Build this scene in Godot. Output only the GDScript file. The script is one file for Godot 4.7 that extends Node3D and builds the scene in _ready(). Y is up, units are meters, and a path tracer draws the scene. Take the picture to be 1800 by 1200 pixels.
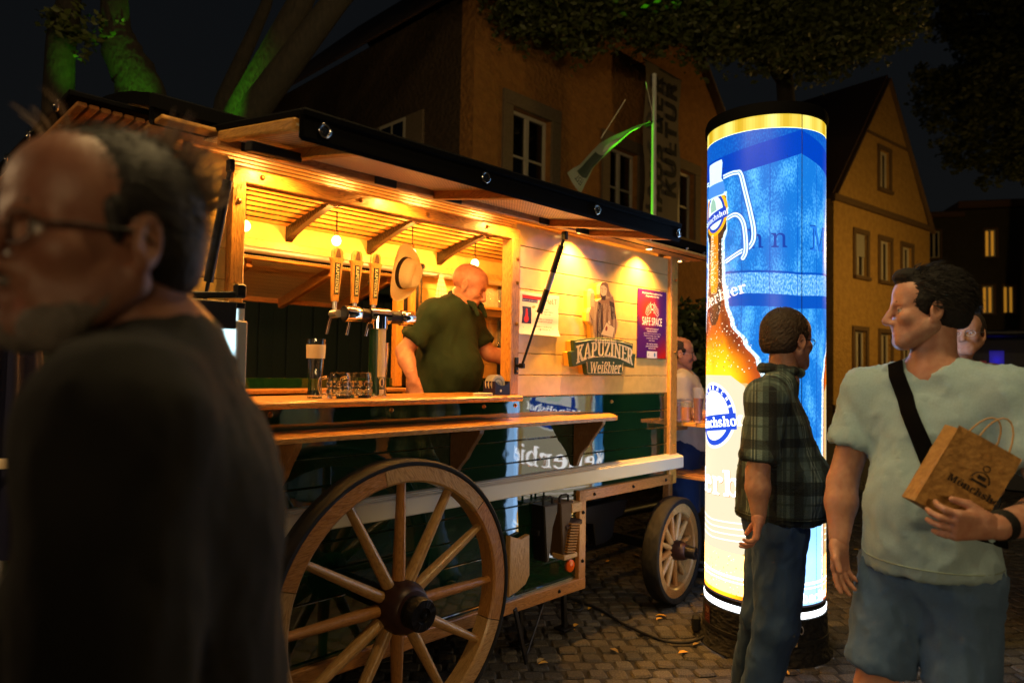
extends Node3D
# A beer wagon at a night festival. Metres, y up, the photographer's eye at (0, 1.5, 0) looking along -z.
# The wagon has its own frame TR: x along its serving side, y up, z out towards the guests.

const TURN := 0.79325
var TR := Transform3D(Basis(Vector3.UP, TURN), Vector3(-1.74596, 0, -1.71875))
var taken := {}
var M := {}
var jobs := []


class MB:
	var v := PackedVector3Array()
	var n := PackedVector3Array()
	var uv := PackedVector2Array()
	var ix := PackedInt32Array()
	var uvr := Rect2(0, 0, 1, 1)

	func put(p: Vector3, nn: Vector3, t := Vector2.ZERO) -> int:
		v.append(p); n.append(nn); uv.append(t)
		return v.size() - 1

	func face(a: int, b: int, c: int) -> void:  # counter-clockwise seen from outside
		ix.append(a); ix.append(c); ix.append(b)

	func quad_out(a: Vector3, b: Vector3, c: Vector3, d: Vector3, o: Vector3) -> void:
		var nn := (b - a).cross(c - a)
		if nn.length_squared() < 1e-16:
			nn = (c - a).cross(d - a)
		var i := v.size()
		if nn.dot(o) < 0.0:
			nn = -nn
			put(d, nn.normalized()); put(c, nn.normalized()); put(b, nn.normalized()); put(a, nn.normalized())
		else:
			put(a, nn.normalized()); put(b, nn.normalized()); put(c, nn.normalized()); put(d, nn.normalized())
		face(i, i + 1, i + 2); face(i, i + 2, i + 3)

	func tri_out(a: Vector3, b: Vector3, c: Vector3, o: Vector3) -> void:
		var nn := (b - a).cross(c - a)
		var i := v.size()
		if nn.dot(o) < 0.0:
			nn = -nn
			put(c, nn.normalized()); put(b, nn.normalized()); put(a, nn.normalized())
		else:
			put(a, nn.normalized()); put(b, nn.normalized()); put(c, nn.normalized())
		face(i, i + 1, i + 2)

	func box(c: Vector3, s: Vector3, bev := 0.0, B := Basis.IDENTITY) -> MB:
		var h := s * 0.5
		bev = minf(bev, minf(h.x, minf(h.y, h.z)) * 0.98)
		var q := func(sg: Vector3, ax: int) -> Vector3:
			var p := Vector3(sg.x * (h.x - bev), sg.y * (h.y - bev), sg.z * (h.z - bev))
			p[ax] = sg[ax] * h[ax]
			return c + B * p
		for ax in 3:
			var b1 := (ax + 1) % 3
			var c1 := (ax + 2) % 3
			for s1 in [-1.0, 1.0]:
				var P := []
				for k in [[-1.0, -1.0], [1.0, -1.0], [1.0, 1.0], [-1.0, 1.0]]:
					var sg := Vector3.ZERO
					sg[ax] = s1; sg[b1] = k[0]; sg[c1] = k[1]
					P.append(q.call(sg, ax))
				var o := Vector3.ZERO
				o[ax] = s1
				quad_out(P[0], P[1], P[2], P[3], B * o)
		if bev > 0.0:
			for ax in 3:
				var b1 := (ax + 1) % 3
				var c1 := (ax + 2) % 3
				for sa in [-1.0, 1.0]:
					for sb in [-1.0, 1.0]:
						var lo := Vector3.ZERO
						lo[ax] = sa; lo[b1] = sb; lo[c1] = -1.0
						var hi := lo
						hi[c1] = 1.0
						var o := lo
						o[c1] = 0.0
						quad_out(q.call(lo, ax), q.call(hi, ax), q.call(hi, b1), q.call(lo, b1), B * o)
			for sx in [-1.0, 1.0]:
				for sy in [-1.0, 1.0]:
					for sz in [-1.0, 1.0]:
						var sg := Vector3(sx, sy, sz)
						tri_out(q.call(sg, 0), q.call(sg, 1), q.call(sg, 2), B * sg)
		return self

	func bar(a: Vector3, b: Vector3, w: float, t: float, bev := 0.003, up := Vector3.UP) -> MB:  # a straight bar from a to b
		var x := (b - a).normalized()
		if absf(x.dot(up)) > 0.99:
			up = Vector3(0, 0, 1)
		var z := x.cross(up).normalized()
		return box((a + b) * 0.5, Vector3((b - a).length(), w, t), bev, Basis(x, z.cross(x), z))

	func tube(p: Array, r, sides := 10, caps := true) -> MB:
		var k := p.size()
		var t0: Vector3 = (p[1] - p[0]).normalized()
		var side := t0.cross(Vector3.UP if absf(t0.y) < 0.9 else Vector3.RIGHT).normalized()
		var first := v.size()
		for i in k:
			var t: Vector3 = (p[mini(i + 1, k - 1)] - p[maxi(i - 1, 0)]).normalized()
			side = (side - t * side.dot(t)).normalized()
			var up := side.cross(t)
			var rr: float = r[i] if r is Array else r
			for j in sides + 1:
				var a := TAU * j / sides
				var d := side * cos(a) + up * sin(a)
				put(p[i] + d * rr, d, Vector2(float(j) / sides, float(i) / (k - 1)))
		for i in k - 1:
			for j in sides:
				var a := first + i * (sides + 1) + j
				face(a, a + sides + 1, a + 1); face(a + 1, a + sides + 1, a + sides + 2)
		if caps:
			for e in [0, k - 1]:
				var t: Vector3 = (p[0] - p[1]).normalized() if e == 0 else (p[k - 1] - p[k - 2]).normalized()
				var ce := put(p[e], t)
				for j in sides + 1:
					put(v[first + e * (sides + 1) + j], t)
				for j in sides:
					if e == 0:
						face(ce, ce + 1 + j, ce + 2 + j)
					else:
						face(ce, ce + 2 + j, ce + 1 + j)
		return self

	func lathe(prof: Array, segs := 24, X := Transform3D.IDENTITY, a0 := 0.0, a1 := TAU) -> MB:  # prof: Vector2(r, y) from bottom to top, outside on the right
		var k := prof.size() - 1
		var nr := []
		for i in k:
			var d: Vector2 = prof[i + 1] - prof[i]
			nr.append(Vector2(d.y, -d.x).normalized())
		var len0 := 0.0
		for i in k:
			var na: Vector2 = nr[i]
			var nb: Vector2 = nr[i]
			if i > 0 and nr[i - 1].dot(nr[i]) > 0.72:
				na = (nr[i - 1] + nr[i]).normalized()
			if i < k - 1 and nr[i + 1].dot(nr[i]) > 0.72:
				nb = (nr[i + 1] + nr[i]).normalized()
			var first := v.size()
			for j in segs + 1:
				var a := a0 + (a1 - a0) * j / segs
				var cs := cos(a)
				var sn := sin(a)
				for e in 2:
					var pr: Vector2 = prof[i + e]
					var nn: Vector2 = nb if e == 1 else na
					put(X * Vector3(pr.x * sn, pr.y, pr.x * cs), (X.basis * Vector3(nn.x * sn, nn.y, nn.x * cs)).normalized(), Vector2(float(j) / segs, pr.y))
			for j in segs:
				var b := first + j * 2
				face(b, b + 2, b + 1); face(b + 1, b + 2, b + 3)
		return self

	func prism(poly: PackedVector2Array, z0: float, z1: float, X := Transform3D.IDENTITY, bev := 0.0) -> MB:  # outline in x, y pulled along z
		if Geometry2D.is_polygon_clockwise(poly):
			poly = poly.duplicate()
			poly.reverse()
		var top := poly
		if bev > 0.0:
			var sh := Geometry2D.offset_polygon(poly, -bev, Geometry2D.JOIN_MITER)
			if sh.size() == 1 and sh[0].size() == poly.size():
				top = sh[0]
				if Geometry2D.is_polygon_clockwise(top):
					top.reverse()
				var best := 0
				for i in top.size():
					if top[i].distance_to(poly[0]) < top[best].distance_to(poly[0]):
						best = i
				var again := PackedVector2Array()
				for i in top.size():
					again.append(top[(best + i) % top.size()])
				top = again
			else:
				bev = 0.0
		var tz := z1 - bev
		var t := Geometry2D.triangulate_polygon(top)
		for e in 2:
			var src: PackedVector2Array = top if e == 1 else poly
			var z := z1 if e == 1 else z0
			var tt := t if e == 1 else Geometry2D.triangulate_polygon(poly)
			var o := (X.basis * Vector3(0, 0, 1 if e == 1 else -1)).normalized()
			for i in range(0, tt.size(), 3):
				var P := []
				for j in 3:
					var q: Vector2 = src[tt[i + j]]
					P.append(put(X * Vector3(q.x, q.y, z), o, Vector2((q.x - uvr.position.x) / uvr.size.x, 1.0 - (q.y - uvr.position.y) / uvr.size.y)))
				var w: Vector3 = (v[P[1]] - v[P[0]]).cross(v[P[2]] - v[P[0]])
				if w.dot(o) > 0:
					face(P[0], P[1], P[2])
				else:
					face(P[0], P[2], P[1])
		var m := poly.size()
		for i in m:
			var j := (i + 1) % m
			var d := poly[j] - poly[i]
			var o := X.basis * Vector3(d.y, -d.x, 0)
			quad_out(X * Vector3(poly[i].x, poly[i].y, z0), X * Vector3(poly[j].x, poly[j].y, z0), X * Vector3(poly[j].x, poly[j].y, tz), X * Vector3(poly[i].x, poly[i].y, tz), o)
			if bev > 0.0:
				quad_out(X * Vector3(poly[i].x, poly[i].y, tz), X * Vector3(poly[j].x, poly[j].y, tz), X * Vector3(top[j].x, top[j].y, z1), X * Vector3(top[i].x, top[i].y, z1), o)
		return self

	func mesh() -> ArrayMesh:
		var a := []
		a.resize(Mesh.ARRAY_MAX)
		a[Mesh.ARRAY_VERTEX] = v; a[Mesh.ARRAY_NORMAL] = n; a[Mesh.ARRAY_TEX_UV] = uv; a[Mesh.ARRAY_INDEX] = ix
		var m := ArrayMesh.new()
		m.add_surface_from_arrays(Mesh.PRIMITIVE_TRIANGLES, a)
		return m


func mb() -> MB:
	return MB.new()


func numbered(called: String) -> String:
	var k: int = taken.get(called, 0)
	taken[called] = k + 1
	return called if k == 0 else "%s_%03d" % [called, k]


func tag(o: Node, label: String, category := "", group := "", kind := "") -> Node:
	if label: o.set_meta("label", label)
	if category: o.set_meta("category", category)
	if group: o.set_meta("group", group)
	if kind: o.set_meta("kind", kind)
	return o


func thing(called: String, label: String, category: String, X := Transform3D.IDENTITY, group := "") -> Node3D:
	var o := Node3D.new()
	o.name = numbered(called)
	add_child(o)
	o.transform = X
	tag(o, label, category, group)
	return o


func obj(called: String, m: Variant, mat: Material, parent: Node = null) -> MeshInstance3D:
	var o := MeshInstance3D.new()
	o.mesh = m.mesh() if m is MB else m
	o.material_override = null
	for i in o.mesh.get_surface_count():
		o.set_surface_override_material(i, mat)
	if parent == null:
		o.name = numbered(called)
		add_child(o)
	else:
		o.name = called
		parent.add_child(o, true)
	return o


func part(called: String, parent: Node, X := Transform3D.IDENTITY) -> Node3D:
	var o := Node3D.new()
	o.name = called
	parent.add_child(o, true)
	o.transform = X
	return o


func copy_of(o: Node3D, X: Transform3D, label := "") -> Node3D:
	var c: Node3D = o.duplicate()
	c.name = numbered(str(o.name).rstrip("0123456789").rstrip("_"))
	add_child(c)
	c.transform = X
	if label: c.set_meta("label", label)
	return c


func at(u: float, y: float, w: float) -> Transform3D:  # a place on the wagon, turned with it
	return TR * Transform3D(Basis.IDENTITY, Vector3(u, y, w))


func text_mesh(words: String, height: float, depth: float, bold := true, serif := false, bend: Variant = null) -> ArrayMesh:  # centred lettering in the x-y plane, facing +z
	var f := SystemFont.new()
	f.font_names = PackedStringArray(["Droid Serif" if serif else "Droid Sans"])
	f.font_weight = 700 if bold else 400
	var t := TextMesh.new()
	t.font = f
	t.text = words
	t.font_size = 48
	t.pixel_size = height / 48.0
	t.depth = depth
	t.curve_step = 2.0
	var a := t.get_mesh_arrays()
	if bend != null:
		var p: PackedVector3Array = a[Mesh.ARRAY_VERTEX]
		for i in p.size():
			p[i] = bend.call(p[i])
		a[Mesh.ARRAY_VERTEX] = p
	var b := []
	b.resize(Mesh.ARRAY_MAX)
	for k in [Mesh.ARRAY_VERTEX, Mesh.ARRAY_NORMAL, Mesh.ARRAY_INDEX]:
		b[k] = a[k]
	var m := ArrayMesh.new()
	m.add_surface_from_arrays(Mesh.PRIMITIVE_TRIANGLES, b)
	return m


# ---- flat print: polygons and lettering filled into an Image ----
class Canvas:
	var im: Image
	var host: Node

	func _init(w: int, h: int, c: Color, src: Node) -> void:
		host = src
		im = Image.create_empty(w, h, false, Image.FORMAT_RGBA8)
		im.fill(c)

	func poly(p: PackedVector2Array, c: Color) -> void:
		var lo := INF
		var hi := -INF
		for q in p:
			lo = minf(lo, q.y); hi = maxf(hi, q.y)
		var m := p.size()
		for y in range(maxi(0, int(lo)), mini(im.get_height() - 1, int(hi)) + 1):
			var yy := y + 0.5
			var xs := PackedFloat32Array()
			for i in m:
				var a := p[i]
				var b := p[(i + 1) % m]
				if (a.y <= yy) != (b.y <= yy):
					xs.append(a.x + (yy - a.y) / (b.y - a.y) * (b.x - a.x))
			xs.sort()
			for i in range(0, xs.size() - 1, 2):
				var x0 := int(round(xs[i]))
				var x1 := int(round(xs[i + 1]))
				if x1 > x0:
					im.fill_rect(Rect2i(x0, y, x1 - x0, 1), c)

	func oval(c: Vector2, rx: float, ry: float, col: Color, turn := 0.0) -> void:
		var p := PackedVector2Array()
		for i in 40:
			p.append(c + Vector2(cos(TAU * i / 40) * rx, sin(TAU * i / 40) * ry).rotated(turn))
		poly(p, col)

	func stroke(pts: Array, w: float, col: Color) -> void:
		for i in pts.size() - 1:
			var a: Vector2 = pts[i]
			var b: Vector2 = pts[i + 1]
			var s := (b - a).orthogonal().normalized() * w * 0.5
			poly(PackedVector2Array([a + s, b + s, b - s, a - s]), col)
			if i > 0 and w > 3.0:
				oval(a, w * 0.5, w * 0.5, col)

	func words(t: String, X: Transform2D, h: float, col: Color, bold := true, serif := false) -> void:  # h: font size in pixels, centred on X.origin
		var m: ArrayMesh = host.text_mesh(t, h, 0.0, bold, serif)
		var a := m.surface_get_arrays(0)
		var p: PackedVector3Array = a[Mesh.ARRAY_VERTEX]
		var ix: PackedInt32Array = a[Mesh.ARRAY_INDEX]
		for i in range(0, ix.size(), 3):
			var q := PackedVector2Array()
			for j in 3:
				var e := p[ix[i + j]]
				q.append(X * Vector2(e.x, -e.y))
			poly(q, col)

	func texture(w: int, h: int) -> ImageTexture:
		var r: Image = im.duplicate()
		if r.get_width() != w or r.get_height() != h:
			r.resize(w, h, Image.INTERPOLATE_LANCZOS)
		return ImageTexture.create_from_image(r)


# ---- materials ----
func noise_tex(sd: int, freq: float, oct: int, stops: Array, size := 256, ping := false, bump := -1.0) -> NoiseTexture2D:
	var f := FastNoiseLite.new()
	f.seed = sd
	f.noise_type = FastNoiseLite.TYPE_SIMPLEX
	f.frequency = freq
	f.fractal_octaves = oct
	f.fractal_type = FastNoiseLite.FRACTAL_PING_PONG if ping else FastNoiseLite.FRACTAL_FBM
	if ping:
		f.fractal_ping_pong_strength = 3.2
	var t := NoiseTexture2D.new()
	t.width = size; t.height = size
	t.seamless = true
	t.noise = f
	if bump > 0.0:
		t.as_normal_map = true
		t.bump_strength = bump
	elif stops.size():
		var g := Gradient.new()
		g.offsets = PackedFloat32Array(range(stops.size()).map(func(i): return float(i) / (stops.size() - 1)))
		g.colors = PackedColorArray(stops)
		t.color_ramp = g
	return t


func plain(c: Color, rough := 0.7, metal := 0.0) -> StandardMaterial3D:
	var m := StandardMaterial3D.new()
	m.albedo_color = c
	m.roughness = rough
	m.metallic = metal
	return m


func mapped(c: Color, t: Texture2D, s: Vector3, rough := 0.7, world := false) -> StandardMaterial3D:
	var m := plain(c, rough)
	m.albedo_texture = t
	m.uv1_triplanar = true
	m.uv1_world_triplanar = world
	m.uv1_scale = s
	return m


func bumpy(m: StandardMaterial3D, t: Texture2D, k := 1.0) -> StandardMaterial3D:
	m.normal_enabled = true
	m.normal_texture = t
	m.normal_scale = k
	return m


func glow(c: Color, k: float) -> StandardMaterial3D:
	var m := plain(c, 0.5)
	m.emission_enabled = true
	m.emission = c
	m.emission_energy_multiplier = k
	return m


func glass(c: Color, a: float) -> StandardMaterial3D:
	var m := plain(Color(c.r, c.g, c.b, a), 0.03)
	m.transparency = BaseMaterial3D.TRANSPARENCY_ALPHA
	m.metallic_specular = 0.6
	return m


func make_materials() -> void:
	var grain := noise_tex(3, 0.007, 3, [Color(0.66, 0.58, 0.50), Color(0.90, 0.87, 0.83), Color(0.98, 0.97, 0.95), Color(1, 1, 1)], 512, true)
	var pores := noise_tex(31, 0.05, 3, [], 256, false, 5.0)
	for k in [["wood", Color(0.87, 0.64, 0.30)], ["oak", Color(0.74, 0.52, 0.28)], ["ash", Color(0.78, 0.62, 0.40)], ["dark_wood", Color(0.46, 0.33, 0.20)], ["pine", Color(0.90, 0.72, 0.44)]]:
		var ax := 0
		for s in [Vector3(1.1, 9, 9), Vector3(9, 1.1, 9), Vector3(9, 9, 1.1)]:
			var m := mapped(k[1], grain, s, 0.38)
			m.clearcoat_enabled = true
			m.clearcoat = 0.35
			m.clearcoat_roughness = 0.25
			M[k[0] + "_" + "xyz"[ax]] = bumpy(m, pores, 0.25)
			ax += 1
	var mottle := noise_tex(5, 0.02, 4, [Color(0.93, 0.93, 0.92), Color(1, 1, 1)], 256)
	var cream := mapped(Color(0.92, 0.79, 0.48), mottle, Vector3(2, 2, 2), 0.22)
	cream.clearcoat_enabled = true
	cream.clearcoat = 0.5
	cream.clearcoat_roughness = 0.08
	M.cream = cream
	var green := mapped(Color(0.055, 0.20, 0.125), mottle, Vector3(2, 2, 2), 0.035)
	green.metallic_specular = 0.7
	green.clearcoat_enabled = true
	green.clearcoat = 1.0
	green.clearcoat_roughness = 0.02
	green = bumpy(green, noise_tex(32, 0.012, 2, [], 256, false, 1.6), 0.12)
	M.green = green
	M.white_paint = plain(Color(0.88, 0.86, 0.78), 0.35)
	M.black = mapped(Color(0.028, 0.028, 0.030), mottle, Vector3(6, 6, 6), 0.45)
	M.roof = plain(Color(0.022, 0.022, 0.024), 0.75)
	M.roof.metallic_specular = 0.15
	M.rubber = bumpy(plain(Color(0.045, 0.047, 0.05), 0.75), noise_tex(33, 0.03, 3, [], 256, false, 4.0), 0.4)
	M.iron = bumpy(plain(Color(0.10, 0.10, 0.105), 0.45, 0.6), pores, 0.3)
	M.brown_iron = plain(Color(0.20, 0.105, 0.08), 0.4, 0.2)
	M.chrome = plain(Color(0.86, 0.85, 0.83), 0.09, 1.0)
	M.steel = plain(Color(0.80, 0.80, 0.81), 0.32, 0.85)
	M.brass = plain(Color(0.72, 0.55, 0.30), 0.3, 0.9)
	M.glass = glass(Color(0.9, 0.95, 0.92), 0.10)
	M.pane = glass(Color(0.03, 0.035, 0.03), 0.35)
	M.beer = plain(Color(0.75, 0.34, 0.05, 0.55), 0.06)
	M.beer.transparency = BaseMaterial3D.TRANSPARENCY_ALPHA
	M.paper = plain(Color(0.90, 0.89, 0.86), 0.75)
	var holes := Image.create_empty(32, 32, false, Image.FORMAT_RGBA8)
	holes.fill(Color(1, 1, 1))
	for y in 32:
		for x in 32:
			var dd := Vector2(x - 15.5, y - 15.5).length()
			if dd < 9.5:
				holes.set_pixel(x, y, Color(0.42, 0.36, 0.30))
	M.mesh_board = mapped(Color(0.95, 0.88, 0.72), ImageTexture.create_from_image(holes), Vector3(62, 62, 62), 0.42)
	M.mesh_board.metallic = 0.15
	M.leaf_dark = plain(Color(0.26, 0.29, 0.11), 0.6)
	M.leaf_dark.backlight_enabled = true
	M.leaf_dark.backlight = Color(0.12, 0.16, 0.05)
	var bark := noise_tex(9, 0.03, 4, [Color(0.09, 0.08, 0.065), Color(0.19, 0.165, 0.13)], 256)
	M.bark = bumpy(mapped(Color(1, 1, 1), bark, Vector3(2.5, 0.8, 2.5), 0.9), noise_tex(34, 0.03, 4, [], 256, false, 7.0), 0.5)
	M.skin = plain(Color(1, 1, 1), 0.48)
	M.skin.vertex_color_use_as_albedo = true
	bumpy(M.skin, noise_tex(35, 0.08, 3, [], 256, false, 3.0), 0.35)
	M.skin.uv1_triplanar = true
	M.skin.uv1_scale = Vector3(9, 9, 9)
	M.weave = noise_tex(36, 0.12, 3, [], 256, false, 4.0)
	M.mottle = mottle


func _ready() -> void:
	# camera
	var cam := Camera3D.new()
	cam.name = "camera"
	add_child(cam)
	cam.transform = Transform3D(Basis(Vector3(0.999848, 0.01744, 0.000658), Vector3(-0.017452, 0.999137, 0.037684), Vector3(0, -0.03769, 0.999289)), Vector3(0, 1.5, 0))
	var lens := CameraAttributesPhysical.new()
	lens.frustum_focal_length = 24.0
	lens.exposure_aperture = 2.2
	lens.frustum_focus_distance = 3.1
	lens.frustum_near = 0.05
	lens.frustum_far = 400.0
	cam.attributes = lens
	cam.fov = 53.13
	cam.near = 0.05
	cam.far = 400.0
	cam.current = true
	# night sky
	var sky := ProceduralSkyMaterial.new()
	sky.sky_top_color = Color(0.034, 0.042, 0.052)
	sky.sky_horizon_color = Color(0.062, 0.062, 0.058)
	sky.sky_curve = 0.2
	sky.ground_bottom_color = Color(0.02, 0.02, 0.02)
	sky.ground_horizon_color = Color(0.05, 0.05, 0.048)
	sky.sun_angle_max = 1.0
	var env := Environment.new()
	env.background_mode = Environment.BG_SKY
	env.sky = Sky.new()
	env.sky.sky_material = sky
	env.background_energy_multiplier = 1.0
	env.tonemap_mode = Environment.TONE_MAPPER_LINEAR
	env.tonemap_exposure = 1.25
	env.sdfgi_enabled = true
	env.ssao_enabled = true
	env.ssil_enabled = true
	var we := WorldEnvironment.new()
	we.name = "environment"
	we.environment = env
	add_child(we)
	make_materials()
	build_ground()
	build_wagon()
	build_column()
	build_bar_things()
	build_signs()
	build_square()
	build_trees()
	build_lamps()
	build_people()
	run_jobs()
	copy_of(M.plaid_man, Transform3D(Basis(Vector3.UP, 2.2), Vector3(-0.27, 0, 0.46)), "unseen copy in plaid shirt added behind the camera to shade the dark-haired man")  # added light blocker behind the camera, shades the near man
	copy_of(M.hidden_man, Transform3D(Basis(Vector3.UP, 2.6), Vector3(-0.86, 0, 0.42)), "unseen copy in reddish shirt added behind the camera to shade the dark-haired man")  # second added blocker, widens that shade


func lamp_omni(called: String, p: Vector3, c: Color, e: float, size: float, parent: Node = null) -> void:
	var l := OmniLight3D.new()
	l.name = called
	(parent if parent else self).add_child(l, true)
	l.position = p
	l.light_color = c
	l.light_energy = e
	l.light_size = size
	l.omni_range = 40.0
	l.omni_attenuation = 2.0
	l.shadow_enabled = true


func lamp_spot(called: String, p: Vector3, to: Vector3, c: Color, e: float, angle: float, soft: float, size: float, parent: Node = null) -> void:
	var l := SpotLight3D.new()
	l.name = called
	(parent if parent else self).add_child(l, true)
	var d := (to - p).normalized()
	l.transform = Transform3D(Basis.looking_at(d, Vector3.UP if absf(d.y) < 0.98 else Vector3.RIGHT), p)
	l.light_color = c
	l.light_energy = e
	l.light_size = size
	l.spot_angle = angle
	l.spot_angle_attenuation = soft
	l.spot_range = 40.0
	l.spot_attenuation = 2.0
	l.shadow_enabled = true


# ---- ground ----
func build_ground() -> void:
	var soil := noise_tex(11, 0.03, 4, [Color(0.10, 0.09, 0.07), Color(0.24, 0.22, 0.18)], 512)
	var g := mb().box(Vector3(0, -0.51, -40), Vector3(300, 1.0, 300))
	var gr := obj("ground", g, mapped(Color(1, 1, 1), soil, Vector3(0.8, 0.8, 0.8), 0.95, true))
	tag(gr, "dark joints and soil of the cobbled square", "", "", "structure")
	var tones := []
	var grit := noise_tex(12, 0.04, 4, [Color(0.55, 0.54, 0.50), Color(1, 1, 1)], 256)
	var chip := noise_tex(13, 0.035, 4, [], 256, false, 9.0)
	for c in [Color(0.33, 0.31, 0.27), Color(0.40, 0.38, 0.34), Color(0.29, 0.28, 0.26), Color(0.36, 0.33, 0.27)]:
		tones.append(bumpy(mapped(c, grit, Vector3(7, 7, 7), 0.72, true), chip, 0.7))
	var shapes := []
	for i in 6:
		var r := RandomNumberGenerator.new()
		r.seed = 40 + i
		var poly := PackedVector2Array()
		var hx := 0.050 + r.randf_range(-0.003, 0.004)
		var hz := 0.044 + r.randf_range(-0.003, 0.003)
		for a in 12:
			var t := TAU * a / 12.0
			var q := Vector2(signf(cos(t)) * pow(absf(cos(t)), 0.42) * hx, signf(sin(t)) * pow(absf(sin(t)), 0.42) * hz)
			poly.append(q * r.randf_range(0.94, 1.03))
		shapes.append(mb().prism(poly, -0.05, 0.0, Transform3D(Basis(Vector3.RIGHT, -PI / 2), Vector3.ZERO), 0.009).mesh())
	var rng := RandomNumberGenerator.new()
	rng.seed = 7
	var spots := []
	var turn := Basis(Vector3.UP, 0.10)
	for row in range(-95, 20):
		var off := rng.randf() * 0.1
		for col in range(-40, 95):
			var p := Vector3(col * 0.108 + off + rng.randf_range(-0.006, 0.006), 0, row * 0.097 + rng.randf_range(-0.005, 0.005) + 0.05 * sin(col * 0.11))
			p = turn * p
			if p.z > -2.0 or p.x < -4.5:
				continue
			var k := (p.x / -p.z)
			var seen := k > -0.35 and k < 0.80 and p.z < -3.2
			if p.z < -9.6 or k > 1.0:
				continue
			p.y = rng.randf_range(-0.006, 0.004)
			spots.append([p.length() if seen else 50.0 + p.length(), p, rng.randi() % 6, rng.randi() % 4, rng.randf_range(-0.06, 0.06), rng.randf_range(-0.05, 0.05), rng.randf_range(-0.05, 0.05)])
	spots.sort_custom(func(a, b): return a[0] < b[0])
	var groups := {}
	for i in spots.size():
		var s = spots[i]
		var X := Transform3D(turn * Basis.from_euler(Vector3(s[5], s[4], s[6])), s[1])
		if i < 300:
			var o := obj("cobblestone", shapes[s[2]], tones[s[3]], gr)
			o.transform = X
		else:
			var key: int = s[2] % 3 * 4 + s[3]
			if not groups.has(key): groups[key] = []
			groups[key].append(X)
	for key in groups:
		var mm := MultiMesh.new()
		mm.transform_format = MultiMesh.TRANSFORM_3D
		mm.mesh = shapes[key / 4]
		mm.instance_count = groups[key].size()
		for i in groups[key].size():
			mm.set_instance_transform(i, groups[key][i])
		var mi := MultiMeshInstance3D.new()
		mi.name = "cobbles"
		mi.multimesh = mm
		mi.material_override = tones[key % 4]
		gr.add_child(mi, true)
		mi.set_meta("kind", "stuff")
	# fallen leaves
	var yellow := plain(Color(0.80, 0.60, 0.14), 0.6)
	var dry := plain(Color(0.60, 0.50, 0.30), 0.7)
	var lf := mb()
	var le := [Vector2(-0.03, 0), Vector2(-0.012, 0.012), Vector2(0.01, 0.013), Vector2(0.034, 0), Vector2(0.01, -0.012), Vector2(-0.014, -0.011)]
	for i in 6:
		var a: Vector2 = le[i]
		var b: Vector2 = le[(i + 1) % 6]
		lf.tri_out(Vector3(0, 0.002, 0), Vector3(a.x, 0.008 * absf(a.y) / 0.012, a.y), Vector3(b.x, 0.008 * absf(b.y) / 0.012, b.y), Vector3.UP)
	var lm := lf.mesh()
	for i in 60:
		var z := rng.randf_range(3.35, 6.8)
		var p := Vector3(z * rng.randf_range(0.0, 0.72), 0.006, -z)
		var o := obj("fallen_leaf", lm, yellow if rng.randf() < 0.55 else dry)
		o.transform = Transform3D(Basis.from_euler(Vector3(rng.randf_range(-0.15, 0.15), rng.randf() * TAU, 0)).scaled(Vector3.ONE * rng.randf_range(0.7, 1.15)), p)
		tag(o, "small yellow leaf fallen on the dark cobblestones", "leaf", "leaves fallen on the cobbles")


# ---- the wagon ----
func bolt(parent: Node, u: float, y: float, w: float, mat: Material = null) -> void:
	if not M.has("bolt_mesh"):
		M.bolt_mesh = mb().lathe([Vector2(0.011, 0), Vector2(0.011, 0.002), Vector2(0.0075, 0.004), Vector2(0.006, 0.010), Vector2(0, 0.012)], 10, Transform3D(Basis(Vector3.RIGHT, PI / 2), Vector3.ZERO)).mesh()
	var o := obj("bolt", M.bolt_mesh, mat if mat else M.brass, parent)
	o.position = Vector3(u, y, w)


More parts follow.
